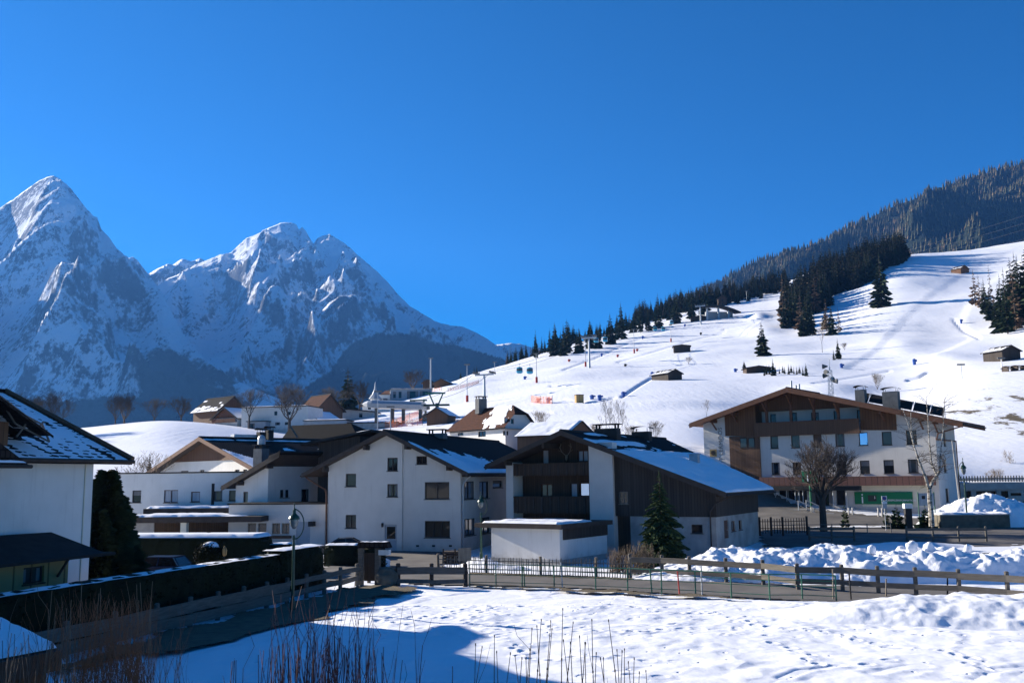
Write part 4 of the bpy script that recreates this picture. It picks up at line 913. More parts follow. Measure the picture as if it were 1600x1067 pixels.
# green i cube on the canopy corner
q = f.hit(1265, 745, -2.6); w_ = .62; mb = MB(); mb.box(q[0] - w_, q[0] + w_, -3.2, -1.96, q[1] - .62, q[1] + .62); mb.tube((q[0], -2.6, q[1] - .62), (q[0], -2.6, -2.4), .12, n=8); cube = mb.build('sign_cube', M['signgreen'], H3)
text_mesh('i', 1.4, 'white', cube, upright(q[0], -3.215, q[1] - .05)); text_mesh('i', 1.4, 'white', cube, upright(q[0] - w_ - .015, -2.6, q[1] - .05, R(-90)))
# chimneys and the rack of solar panels along the right slope
def zroof(x): return A[1] + (TR[1] - A[1]) * (x - A[0]) / (TR[0] - A[0])
for px, w_, zt_ in ((1346, 1.0, 609), (1393, 1.6, 612)):
    x, _ = f.hit(px, 630, 2.0); chimney(rf, x, 2.0, zroof(x) - .3, f.hit(px, zt_, 2.0)[1], w_, .9, 'arc')
for a, b in ((1346, 1360), (1362, 1392), (1397, 1427), (1430, 1454), (1456, 1475)):
    x0 = f.hit(a, 640, 3)[0]; x1 = f.hit(b, 640, 3)[0]
    mb = MB(); P = [Vector((x, y, zroof(x) + z)) for x in (x0, x1) for y, z in ((2.0, .25), (3.3, 1.15), (3.4, 1.1), (2.1, .2))]
    mb.idx(P, [(0, 1, 2, 3), (7, 6, 5, 4), (0, 4, 5, 1), (1, 5, 6, 2), (2, 6, 7, 3), (3, 7, 4, 0)]); pn = mb.build('solar_panel', M['metal_dark'], rf)
    k = MB()
    for x in (x0, x1): k.tube((x, 1.9, zroof(x)), (x, 3.3, zroof(x) + 1.2), .04, n=4); k.tube((x, 3.35, zroof(x)), (x, 3.35, zroof(x) + 1.2), .03, n=4)
    k.build('support', M['galv'], pn)
for px, hh in ((1237, .9), (1244, .5), (1249, .7)):
    x = f.hit(px, 612, 3)[0]; b = MB(); b.tube((x, 3, zroof(x) - .1), (x, 3, zroof(x) + hh), .12, n=8); b.build('vent_pipe', M['galv'], rf)
mb = MB(); e = f.hit(1531, 663, -1.6); q = f.hit(1500, 683, -.1)
mb.path([Vector((TR[0], -1.3, TR[1] - .3)), Vector((.35, -.3, tp(0) - 1.4)), Vector((.12, -.1, tp(0) - 2)), Vector((.12, LEN * .98, tp(0) - 2)), Vector((.12, LEN * .98, -2))], .07); mb.build('drainpipe', M['beam'], H3)
snow_sheet(rf, (A[0] + 1, 6, zroof(A[0] + 1) + .01), (A[0] + 1, LEN, zroof(A[0] + 1) + .01), (A[0] + 6, 6, zroof(A[0] + 6) + .01), lambda s, t: .3 - abs(t - .5), (20, 20), seed=3)
# siren mast standing on the roof
q = f.hit(1298.5, 612, 6); mx = q[0]; mz = zroof(mx) - .2; top = f.hit(1298.5, 561, 6)[1]
MA = empty('siren_mast', f.w(mx, 6, mz), -OB, 'lattice siren mast with horn loudspeakers rising behind the office roof', 'mast')
hh = top - mz; mb = MB()
for sx in (-.22, .22):
    for sy in (-.22, .22): mb.tube((sx, sy, 0), (sx * .8, sy * .8, hh * .72), .035, n=4)
k = 0.0
while k < hh * .7:
    mb.tube((-.22, -.22, k), (.2, -.22, k + .5), .02, n=4); mb.tube((.22, .22, k), (-.2, .22, k + .5), .02, n=4); mb.tube((-.22, -.22, k), (.22, -.22, k), .02, n=4); k += .5
mb.tube((0, 0, hh * .7), (0, 0, hh), .05, .03, 6); mb.build('mast', M['galv'], MA)
for zz, a in ((.42, 0), (.50, 1.6), (.58, 3.1), (.66, 4.4), (.82, 3.3)):
    b = MB(); d = Vector((math.cos(a), math.sin(a), 0)); b.tube(d * .2 + Vector((0, 0, hh * zz)), d * .8 + Vector((0, 0, hh * zz)), .06, .3, 8); b.build('horn', M['chimney'], MA)
# ================================================================== chalet with brown gable (behind, left of centre)
b = 45
f = Fr(372, 790, 103, R(b), 0.0); H4 = empty('chalet', f.O, -R(b), 'wide chalet with dark brown boarded gable, snow streaks on its black roof and small chimneys', 'chalet')
A = f.hit(311, 683, -1.3); TL = f.hit(224, 741, -1.3); TR = f.hit(400, 733, -1.3); prof = [TL, A, TR]; tp = top_of(prof)
x0 = f.hit(244, 735)[0]; x1 = f.hit(388, 735)[0]; D4_ = f.hitx(500, 686, A[0])[0]
zl = f.hit(300, 721)[1]
hf = f.front([(282, 735.5, 294, 745, '1'), (312, 734, 319, 745, '1'), (367, 733.5, 374, 745, '1'), (380, 733, 386, 745, '1')])
walls4(H4, x0, x1, 0, D4_, 0, tp, hf, brk=(A[0],), m='plaster2')
for h in hf: opening(H4, mfront(0), h, sill=False)
tpm = top_of(prof); mb = MB(); xa_ = x0 + .1; xb_ = x1 - .1
mb.prism([(xa_ if tpm(xa_) > zl else A[0] - (A[1] - zl) / ((A[1] - TL[1]) / (A[0] - TL[0])), zl), (A[0] + (A[1] - .22 - zl) / ((A[1] - TR[1]) / (TR[0] - A[0])), zl), (A[0], A[1] - .24)], -.14, -.003); mb.build('gable_cladding', M['balconywood'], H4)
rf = roof_gable(H4, prof, -1.3, D4_ + 1, m='tile_dark', fascia='beam', bw=.4)
def cv(s, t):
    return (.30 if (t < .62 - 2.6 * s or (s > .36 and t < .42 - .25 * math.sin(s * 22))) else -.35) + (.5 if (.90 < t < .955) else 0)
snow_sheet(rf, (TR[0], -1.2, TR[1] + .01), (TR[0], D4_ + .8, TR[1] + .01), (A[0], -1.2, A[1] + .01), cv, (110, 50), seed=12, scale=1.5, stripes=.6)
for px, zt_, w_ in ((421, 668, .7), (408, 671, .8)):
    yy = f.hitx(px, 682, A[0] + .6)[0]; chimney(rf, A[0] + .6, yy, A[1] - .6, f.hitx(px, zt_ + 4, A[0] + .6)[1], w_, w_, 'arc', 'metal_dark')
yy = f.hitx(383, 681, A[0])[0]; mb = MB(); mb.box(A[0] - .4, A[0] + .4, yy - 1.6, yy + 1.6, A[1] + .1, A[1] + .42); mb.build('skylight', M['galv'], rf)

# ================================================================== long flat-roofed white house
b = 22
f = Fr(240, 790, 92, R(0), 0.0)
f = Fr(505, 792, 88, R(6), .6); H5 = empty('flat_roofed_house', f.O, -R(6), 'long low white house with flat parapet roof and bright reflecting windows', 'house')
x0 = f.hit(163, 790)[0]; xk = f.hit(240, 790)[0]; zt = f.hit(300, 739)[1]
hf = f.front([(207, 766, 220, 785, '1'), (256.5, 765.5, 266, 785, '1', 'curtain', 'beam'), (267, 765.5, 277.5, 785, '1', 'curtain', 'beam'), (298.5, 768, 312, 784, '1', 'curtain', 'beam'), (334, 767, 347, 782, '1', 'glass2'), (358, 766, 368, 782, '1', 'glass2'), (177, 771, 184, 783, '1')])
x1 = f.hit(400, 790)[0]
walls4(H5, x0, x1, 0, 9, -1, zt, hf, m='plaster2')
for h in hf: opening(H5, mfront(0), h)
mb = MB(); mb.box(x0 - .1, x1 + .1, -.1, 9.1, zt, zt + .12); mb.build('parapet', M['metal_dark'], H5)
mb = MB(); a = f.hit(332, 790, -1.2); c = f.hit(332, 755, -1.2); mb.tube((a[0], -1.2, a[1]), (a[0], -1.2, c[1]), .14, n=8); mb.build('flue_pipe', M['metal_dark'], H5)

# ================================================================== carport with flat snow roofs
f = Fr(405, 838, 80, R(4), 0.0); CP = empty('carport', f.O, -R(4), 'low dark carport with two flat roofs covered in bright snow behind the hedge', 'carport')
xa = f.hit(186, 838)[0]; z1 = f.hit(300, 807)[1]; z2 = z1 + .55
mb = MB(); mb.box(xa, .3, -.6, 4.2, z1 - .45, z1); rf = mb.build('roof', M['darkbeam'], CP)
snow_sheet(rf, (xa + .4, -.5, z1 + .005), (-1.4, -.5, z1 + .005), (xa + 1.5, 4.1, z1 + .005), lambda s, t: .6 - .7 * max(0, s - .75 + .25 * t) * 3, (70, 24), seed=14, h=.2)
mb = MB(); mb.box(xa, -2.2, 4.25, 8.2, z2 - .5, z2); rf2 = mb.build('rear_roof', M['darkbeam'], CP)
snow_sheet(rf2, (xa + .2, 4.35, z2 + .005), (-2.6, 4.35, z2 + .005), (xa + .2, 8.1, z2 + .005), lambda s, t: .55, (60, 20), seed=15, h=.22)
mb = MB(); mb.box(xa + .3, -9.2, .6, .75, -.5, z1 - .46); mb.build('wall', M['concrete'], CP)
mb = MB(); mb.box(xa + .3, .2, 3.9, 4.05, -.5, z1 - .46); mb.build('back_wall', M['darkwood'], CP)
for px in (287,):
    x = f.hit(px, 830, -.2)[0]; mb = MB(); mb.box(x - .25, x + .25, -.3, .2, -.5, z1 - .46); mb.build('post', M['cream'], CP)

# ================================================================== small gabled house with chimney and annex wing
b = 33
f = Fr(418, 788, 85, R(b), 0.0); H6 = empty('house', f.O, -R(b), 'small white house with steep low eave, round-capped grey chimney and bracketed dark roof', 'house')
xl = f.hit(368, 780)[0]; zE = f.hit(445, 712, -.9); TL = f.hit(346, 760, -.9)
xr = 0.0; DS = f.hitx(501, 790, 0)[0]
Az = f.hitx(500, 712, 1.0)
zeave = f.hitx(470, 714, .9)[1]
prof = [TL, (zE[0] - .6, zeave + .35), (1.0, zeave)]; tp = top_of(prof, .25)
hf = f.front([(380, 768, 387, 787, '1', 'glass2', 'beam')]); hr = f.side([(438, 765, 443.5, 777, '1'), (446, 765, 451.5, 777, '1'), (471, 764, 483, 783, '1')], 0.0)
walls4(H6, xl, 0, 0, DS, -.5, tp, hf, hr, brk=(prof[1][0],), m='plaster2')
for h in hf: opening(H6, mfront(0), h)
for h in hr: opening(H6, mright(0), h)
rf = roof_gable(H6, prof, -.9, DS + .3, m='tile_dark', bw=.4); rafters(H6, .02, zeave - .3, 0, DS, .7, 12)
purlins(H6, prof[:2], -.85, 0, 2)
rz = f.hitx(470, 687, -4.2)
mb = MB()
q = f.hit(408, 718, 1.4); qt = f.hit(408, 701, 1.4); chimney(rf, q[0], 1.4, q[1] - 1.5, qt[1], 1.1, .9, 'slab')
mb = MB(); mb.lathe([(.36, 0), (.36, .55), (.30, .75), (.12, .88), (0, .9)], (q[0], 1.4, qt[1] + .35), 12); mb.build('flue_cap', M['galv'], rf)
f = Fr(508, 862, 80.3, R(12), 0.0); W6 = empty('annex_wing', f.O, -R(12), 'lower white wing with parapet, four barred windows in a row and a blank garage door', 'annex')
xl = f.hit(356, 850)[0]; zt = f.hit(430, 788)[1]
hf = f.front([(387, 817, 400, 834, '1', 'glass'), (403, 817, 416, 834, '1', 'glass'), (425, 817, 437.5, 834, '2', 'glass'), (440, 817, 452, 834, '2', 'glass')]); dg = f.front([(463, 815, 484, 862)])[0]
walls4(W6, xl, -.05, 0, 5, -.5, zt, hf + [dg], m='plaster')
for h in hf: opening(W6, mfront(0), h, frame='picketwood', sill=False)
door(W6, mfront(0), dg, 'grey_render', False, .06)
mb = MB(); mb.box(xl - .12, .02, -.12, 5.1, zt, zt + .12); mb.build('coping', M['metal_dark'], W6)
mb = MB(); h0, h1 = hf[0], hf[-1]; mb.box(h0[0] - .2, h1[1] + .2, -.35, -.02, h0[2] - .35, h0[2] - .12); mb.build('flower_box', M['balconywood'], W6)
q = f.hit(487, 817); mb = MB(); mb.box(q[0] - .1, q[0] + .35, -.5, -.02, q[1] - .25, q[1] + .15); mb.build('wall_lamp', M['metal_dark'], W6)

# ================================================================== black roof behind, between chalet and white house
f = Fr(560, 700, 118, R(24), 2.0); H7 = empty('barn_house', f.O, -R(24), 'house mostly hidden, only its broad black roof showing in front of the lift station', 'house')
A = f.hit(455, 663, 0); B_ = f.hit(547, 664, 0)
zr = f.hit(500, 663, 4)[1]; xA = f.hit(456, 664, 4)[0]; xB = f.hit(548, 664, 4)[0]; xC = f.hit(562, 686, 0)[0]; xD = f.hit(440, 688, 0)[0]; ze = f.hit(500, 694, -1)[1]
mb = MB(); mb.face([(xD, -1, ze), (xC + .8, -1, ze), (xB, 4, zr), (xA, 4, zr)]); mb.face([(xC + .8, -1, ze), (xC + .8, 9, ze), (xB, 4, zr)]); mb.face([(xC + .8, 9, ze), (xD, 9, ze), (xA, 4, zr), (xB, 4, zr)]); mb.face([(xD, 9, ze), (xD, -1, ze), (xA, 4, zr)]); mb.face([(xD, -1, ze), (xD, 9, ze), (xC + .8, 9, ze), (xC + .8, -1, ze)])
rf = mb.build('roof', M['tile_black'], H7); uvplane(rf)
walls4(H7, xD + .8, xC, 0, 8, -3, ze, m='plaster')
mb = MB(); q = (f.hit(453, 664, -1.2)); q2 = f.hit(465, 683, -1.2); mb.tube((q[0], -1.25, q[1]), (q2[0], -1.25, q2[1]), .12, n=4); mb.build('bargeboard', M['fencewood'], rf)

# ================================================================== house at the far left with tiled hip roof
b = -75
f = Fr(138, 898, 47, R(b), 0.0); H8 = empty('house', f.O, -R(b), 'white house at the left edge with snow-dusted tiled roof and a timber-framed dormer', 'house')
q = f.hit(207, 719, -.95); ze = q[1]; xe = q[0]; WL = -26.0; DP = 11.0
q = f.hitx(62, 642, xe); pit = (q[1] - ze) / (q[0] + .95); print('PITCH', pit, xe, ze)
q2 = f.hitx(8, 622, xe); DP = 2 * q2[0]; print('YR', q2)
yr = DP / 2; zr = ze + (yr + .95) * pit; Rr = xe; Lr = WL - 1; y0, y1 = -.95, DP + .95; xh = Rr
mb = MB(); mb.face([(Lr, y0, ze), (Rr, y0, ze), (Rr, yr, zr), (Lr, yr, zr)]); mb.face([(Rr, y1, ze), (Lr, y1, ze), (Lr, yr, zr), (Rr, yr, zr)])
for x in (Rr, Lr): mb.face([(x, y0, ze), (x, yr, zr), (x, y1, ze), (x, y1, ze - .22), (x, yr, zr - .22), (x, y0, ze - .22)])
mb.face([(Lr, y0, ze - .22), (Lr, yr, zr - .22), (Rr, yr, zr - .22), (Rr, y0, ze - .22)]); mb.face([(Lr, y1, ze - .22), (Lr, yr, zr - .22), (Rr, yr, zr - .22), (Rr, y1, ze - .22)])
rf = mb.build('roof', M['tile_brownblack'], H8); uvplane(rf)
mb = MB(); mb.tube((Rr, y0, ze + .05), (Rr, yr, zr + .1), .16, n=6); mb.build('bargeboard', M['balconywood'], rf)
mb = MB(); mb.tube((Rr, yr, zr + .06), (Lr, yr, zr + .06), .13, n=6); mb.build('ridge_cap', M['tile_brownblack'], rf)
mb = MB(); mb.tube((Lr, y0 - .08, ze - .08), (Rr, y0 - .08, ze - .08), .09, n=8); mb.build('gutter', M['darkbeam'], rf)
def cv8(s, t): return .20 - .10 * math.sin(s * 30 + t * 6) * (t > .25) - (.2 if t > .85 else 0)
snow_sheet(rf, (Lr + .1, y0 + .05, ze + .01), (Rr - .3, y0 + .05, ze + .01), (Lr + .1, yr, zr + .01), cv8, (200, 90), seed=21, stripes=2.2, h=.05, scale=.5)
walls4(H8, WL, 0, 0, DP, -.5, ze + (.95) * pit - .25, m='plaster2')
for yy in (0, DP):
    pass
mb = MB(); mb.prism([(0, ze), (DP, ze), (yr, zr - .25)], 0, -.15, tf=lambda q: Vector((q.y, q.x, q.z))); mb.build('gable_cladding', M['balconywood'], H8)
mb = MB(); mb.box(-.62, -.56, -.05, -.003, -.3, ze - .17); mb.build('corner_strip', M['cream'], H8)
for k in range(16): mb = MB(); x = WL + .5 + k * .95; mb.box(x - .06, x + .06, y0 + .1, 0, ze - .30, ze - .17); (x < Rr) and mb.build('rafter', M['darkbeam'], H8)
# dormer with crossed timbers on the front slope
dz0 = f.hit(40, 700, .3)[1]; dx1 = f.hit(24, 690, -.2)[0]; dx0 = dx1 - 4.5; apx = f.hit(2, 640, -.3)
mb = MB(); wall(mb, mfront(.2), dx0, dx1, ze - .2, dz0 + 1.1); wall(mb, mright(dx1), .2, 4.2, ze - .2, dz0 + 1.1); mb.build('dormer', M['brownwood'], H8)
mb = MB(); rA = (dx0 + dx1) / 2; mb.face([(dx1 + 1.7, -.7, dz0 + .55), (dx1 + 1.7, 3, dz0 + .55), (rA, 5, dz0 + 2.6), (rA, -.7, dz0 + 2.4)][::1]); mb.face([(rA, -.7, dz0 + 2.4), (rA, 5, dz0 + 2.6), (dx0 - 1.7, 3, dz0 + .55), (dx0 - 1.7, -.7, dz0 + .55)])
mb.face([(dx1 + 1.7, -.7, dz0 + .43), (rA, -.7, dz0 + 2.25), (rA, -.7, dz0 + 2.4), (dx1 + 1.7, -.7, dz0 + .55)]); o = mb.build('dormer_roof', M['tile_brownblack'], H8); uvplane(o)
snow_sheet(o, (dx1 + 1.6, -.65, dz0 + .62), (dx1 + 1.6, 2.8, dz0 + .62), (rA + .3, -.65, dz0 + 2.35), lambda s, t: .12, (40, 24), seed=22, h=.05, stripes=1)
# slanted timber frame standing on the roof
def fp(px, py, yl): q = f.hit(px, py, yl); return Vector((q[0], yl, q[1]))
for a, c, y in (((24, 662), (77, 690), -.2), ((77, 690), (66, 663), -.2), ((66, 663), (0, 628), .6), ((26, 682), (40, 663), -.2), ((58, 670), (68, 659), -.1), ((10, 640), (24, 662), .0)):
    mb = MB(); mb.tube(fp(*a, y), fp(*c, y), .045, n=4); mb.build('timber_frame', M['fencewood'], H8)
mb = MB(); e1 = fp(42, 728, -1.6); z = e1.z; mb.prism([(WL - 1, z + .05), (e1.x, z + .05), (e1.x - 1.7, z + .95), (WL - 1, z + .95)], -1.7, -.96); o = mb.build('lower_eave', M['tile_brownblack'], H8); uvplane(o)
snow_sheet(o, (WL, -1.75, z + .12), (e1.x - .2, -1.75, z + .12), (WL, -1.0, z + 1.02), lambda s, t: .3, (60, 12), seed=23, h=.05, p11=(e1.x - 1.9, -1.0, z + 1.02))
mb = MB(); mb.tube((WL - 1, -1.75, z - .02), (e1.x + .1, -1.75, z - .02), .08, n=8); mb.build('gutter', M['darkbeam'], o)

rf_h8, yr_h8, zr_h8 = bpy.data.objects[rf.name] if False else rf, yr, zr
# yellow board shed with bell-shaped dark roof in front of the left house
f = Fr(100, 908, 41.5, R(-72), 0.0); SH = empty('garden_shed', f.O, R(72), 'yellow boarded shed with sagging dark curved roof beside the white house on the left', 'shed')
xr = .2; xl = xr - 9
zw = f.hit(60, 872, 0)[1]; prof = [f.hit(152, 862, .0), f.hit(120, 850, .6), f.hit(100, 842, 1.2), f.hit(80, 831, 2.0), f.hit(0, 836, 2.0)]; prof.append((prof[-1][0] - 6, prof[-1][1] - .9))
walls4(SH, xl, xr, 0, 1.9, -.4, zw + .1, f.front([(37, 887, 68, 909, '2', 'glass2')]), m='yellowwood')
for h in f.front([(37, 887, 68, 909, '2', 'glass2')]): opening(SH, mfront(0), h)
low = [(x, z - .18) for x, z in prof]; mb = MB()
for (a, b_), (c, d) in zip(zip(prof[:-1], prof[1:]), zip(low[:-1], low[1:])):
    yb = 2.0
    mb.face([(a[0], -1, zw + .02), (b_[0], -1, zw + .02), (b_[0], yb, b_[1]), (a[0], yb, a[1])][::-1]); mb.face([(a[0], -1, zw - .1), (b_[0], -1, zw - .1), (b_[0], -1, zw + .02), (a[0], -1, zw + .02)])
o = mb.build('roof', M['metal_dark'], SH)
mb = MB(); mb.box(prof[-1][0], prof[0][0], -.98, 1.9, zw - .1, zw + .0); mb.build('soffit', M['yellowwood'], SH)
mb = MB(); a = f.hit(90, 900, -.05); c = f.hit(108, 872, -.8); mb.tube((a[0], -.05, a[1]), (c[0], -.8, c[1]), .06, n=4); mb.build('brace', M['darkbeam'], SH)

# near shed roof cut by the left edge of the picture
P0 = at(97, 1015, 15.5); z = P0.z; A_ = onz(2, 969, z); B_ = onz(0, 1034, z)
SR = empty('shed', (P0.x, P0.y, 0), 0, 'near flat shed roof under smooth blue-shaded snow at the bottom left corner', 'shed')
e1 = (A_ - P0) * 1.5; e2 = (B_ - P0) * 2.6; poly = [(0, 0), (e1.x, e1.y), (e1.x + e2.x, e1.y + e2.y), (e2.x, e2.y)]
mb = MB(); mb.idx([(x, y, zz) for zz in (z - .3, z) for x, y in poly], [(0, 1, 2, 3), (7, 6, 5, 4), (0, 4, 5, 1), (1, 5, 6, 2), (2, 6, 7, 3), (3, 7, 4, 0)]); o = mb.build('roof', M['darkbeam'], SR)
cc = (e1 + e2) / 2; g_ = lambda x, y: (cc.x + (x - cc.x) * .96, cc.y + (y - cc.y) * .96, z + .01)
snow_sheet(o, g_(0, 0), g_(e2.x, e2.y), g_(e1.x, e1.y), lambda s, t: .6, (70, 40), seed=31, h=.10)
mb = MB(); ins = [(cc.x + (x - cc.x) * .88, cc.y + (y - cc.y) * .88) for x, y in poly]; mb.idx([(x, y, zz) for zz in (-.2, z - .3) for x, y in ins], [(0, 4, 5, 1), (1, 5, 6, 2), (2, 6, 7, 3), (3, 7, 4, 0)]); mb.build('wall', M['darkwood'], SR)

chimney(rf_h8, -4.5, yr_h8, zr_h8 - .5, zr_h8 + 1.6, 1.0, .8, 'slab')
# ================================================================== small buildings on and under the slope
def small_house(px, py, Y, w, dep, hw, hr, ang, label, cat='house', wall_m='plaster2', roof_m='tile_brown', gable=None, snow=None, wins=4, ov=.7, chim=True, name='house', group=None, dr=True, z=None):
    """gabled building, front gable towards the viewer side given by ang"""
    p = at(px, py, Y); p.z = tz(p.x, p.y) if z is None else p.z
    o = empty(name, p, -R(ang), label, cat, group); rng = random.Random(int(px * 7 + py))
    prof = [(-w / 2 - ov, hw - ov * hr / (w / 2)), (0, hw + hr), (w / 2 + ov, hw - ov * hr / (w / 2))]; tp = top_of(prof, .15)
    fl = max(1, int(hw / 2.7)); n = max(1, wins // 2); hf = []; hs = []
    for k in range(fl):
        for i in range(n): x = -w / 2 + w * (i + .5) / n; zc_ = .9 + 2.7 * k; (zc_ + 1.2 < hw) and hf.append((x - .5, x + .5, zc_, zc_ + 1.2, '2'))
        for i in range(max(1, int(dep / 4))): y = dep * (i + .5) / max(1, int(dep / 4)); (.9 + 2.7 * k + 1.2 < hw) and hs.append((y - .5, y + .5, .9 + 2.7 * k, 2.1 + 2.7 * k, '1'))
    if wins == 0: hf = []; hs = []
    walls4(o, -w / 2, w / 2, 0, dep, -2.5, tp, hf, hs, brk=(0,), m=wall_m)
    for h in hf: opening(o, mfront(0), h, sill=False)
    for h in hs: opening(o, mright(w / 2), h, sill=False)
    if gable:
        mb = MB(); s = hr / (w / 2); mb.prism([(-w / 2 + .02, hw - .2), (w / 2 - .02, hw - .2), (w / 2 - .02, hw - .14), (0, hw + hr - .17), (-w / 2 + .02, hw - .14)], -.08, -.004); mb.build('gable_cladding', M[gable], o)
        mb = MB(); mb.box(-w / 2, w / 2, -.7, -.63, hw - 1.2, hw - .35); mb.box(-w / 2, w / 2, -.63, -.004, hw - 1.3, hw - 1.2); mb.build('balcony', M[gable], o)
    rf = roof_gable(o, prof, -ov, dep + ov, .16, roof_m)
    if snow is not None:
        for sgn in (-1, 1):
            c = snow if sgn > 0 else snow * .4
            snow_sheet(rf, (sgn * (w / 2 + ov), -ov + .1, prof[0][1] + .02), (sgn * (w / 2 + ov), dep + ov - .1, prof[0][1] + .02), (sgn * .05, -ov + .1, hw + hr + .02), lambda s, t: c - t * .35, (26, 18), seed=rng.randint(0, 99), h=.12)
    if chim: chimney(rf, w * .12, dep * .45, hw + hr - .7, hw + hr + .7, .7, .7, 'slab')
    return o

# brown half-hipped house right behind the white one
f = Fr(790, 712, 128, R(-38), 5.0); HQ = empty('house', f.O, R(38), 'white house with half-hipped brown tiled roof, one slope partly snowy, wide chimney on its ridge', 'house')
# local x runs right-and-away, y runs left-and-away
zE = f.hit(776, 694)[1]
W_ = f.hit(832, 660)[0]; DPq = f.hitx(703, 676, 0)[0]
zr = f.hit(772, 633, 0)[1]; rg0 = Vector((W_ * .42, 1.6, f.hit(775, 632, 1.6)[1])); 
ye = DPq
zr = rg0.z; ze0 = f.hitx(745, 671, -.6)[1]
xm = W_ / 2
mb = MB()
e = .6
P = dict(a=(-e, -e, ze0), b=(W_ + e, -e, ze0), c=(W_ + e, ye + e, ze0), d=(-e, ye + e, ze0), r0=(xm, 1.2, zr), r1=(xm, ye - 2.6, zr))
hz_ = ze0 + (zr - ze0) * .60; ha = (xm - (xm + e) * .40, -e, hz_); hb_ = (xm + (xm + e) * .40, -e, hz_)
mb.face([P['d'], P['a'], ha, P['r0'], P['r1']]); mb.face([P['b'], P['c'], P['r1'], P['r0'], hb_]); mb.face([ha, hb_, P['r0']]); mb.face([P['c'], P['d'], P['r1']])
mb.face([(-e, -e, ze0 - .15), (-e, ye + e, ze0 - .15), (W_ + e, ye + e, ze0 - .15), (W_ + e, -e, ze0 - .15)])
rf = mb.build('roof', M['tile_brown'], HQ); uvplane(rf)
hf = f.front([(788, 653, 793, 661, '1'), (798, 654, 803, 662, '1'), (787, 673, 790, 680, '1'), (791.5, 673, 794.5, 680, '1'), (795, 652, 797, 659, '1')])
hl = f.side([(747, 674, 759, 682, '2'), (715, 676, 724, 680, '2')], 0.0)
tq = lambda u: float(np.interp(u, [-.6, ha[0], hb_[0], W_ + .6], [ze0 - .1, hz_ - .1, hz_ - .1, ze0 - .1]))
hl = [(min(h[0], h[1]), max(h[0], h[1])) + h[2:] for h in hl]
walls4(HQ, 0, W_, 0, ye, -4, tq, hf, (), hl, brk=(ha[0], hb_[0]), m='plaster2')
for h in hf: opening(HQ, mfront(0), h, sill=False)
for h in hl: opening(HQ, mleft(0), h, sill=False)
snow_sheet(rf, (-e, -.3, ze0 + .02), (-e, ye * .62, ze0 + .02), (xm - .1, .9, zr + .02), lambda s, t: .35 - abs(s - .32) * 1.5 - max(0, .2 - t) * 1.0, (50, 40), seed=41, h=.14, scale=1, p11=(xm - .1, ye * .62, zr + .02))
chimney(rf, xm - .4, ye * .62, zr - .8, zr + 1.3, 1.4, .9, 'slab')

# snow roofed barn joined to its right
f = Fr(905, 700, 118, R(30), 5.0); HV = empty('barn', f.O, -R(30), 'small barn whose roof is half blue-shaded and half sunlit snow, brown gable facing right', 'barn')
ez = f.hit(860, 680)[1]; rz = f.hit(870, 659, 4)[1]; xl = f.hit(805, 681)[0]; xr = f.hit(925, 672)[0]
xl2 = f.hit(820, 660, 4)[0]; xr2 = f.hit(911, 655, 4)[0]
mb = MB(); mb.face([(xl, -.4, ez), (xr2, -.4, ez), (xr2, 4, rz), (xl, 4, rz)]); mb.face([(xr2, 8.4, ez), (xl, 8.4, ez), (xl, 4, rz), (xr2, 4, rz)]); mb.face([(xl, -.4, ez), (xl, 4, rz), (xl, 8.4, ez)])
mb.face([(xl, -.4, ez - .12), (xl, 8.4, ez - .12), (xr2, 8.4, ez - .12), (xr2, -.4, ez - .12)]); rf = mb.build('roof', M['tile_grey'], HV); uvplane(rf)
snow_sheet(rf, (xl + .1, -.4, ez + .01), (xr2 - .1, -.4, ez + .01), (xl + .1, 3.9, rz + .01), lambda s, t: .6, (40, 24), seed=43, h=.15)
walls4(HV, xl + .3, xr2 - .3, 0, 8, -4, ez, m='balconywood')
mb = MB(); mb.prism([(0, ez), (8, ez), (4, rz - .1)], 0, .1, tf=lambda q: Vector((xr2 - .3 + q.y, q.x, q.z))); mb.build('gable_cladding', M['brownwood'], HV)

# village at the foot of the mountain (left)
small_house(363, 655, 262, 9, 12, 4.5, 3.6, -50, 'upper chalet with timber gable and dark roof on the knoll edge at the left', wall_m='balconywood', roof_m='tile_dark', gable='brownwood', snow=.1, chim=False, name='chalet', cat='chalet')
small_house(352, 665, 240, 8.5, 10, 1.9, 2.5, 32, 'low chalet with red-brown gable and blue snowy roof in front of a bigger one', roof_m='tile_brown', gable='redwood', snow=.6, chim=False, name='chalet', cat='chalet')
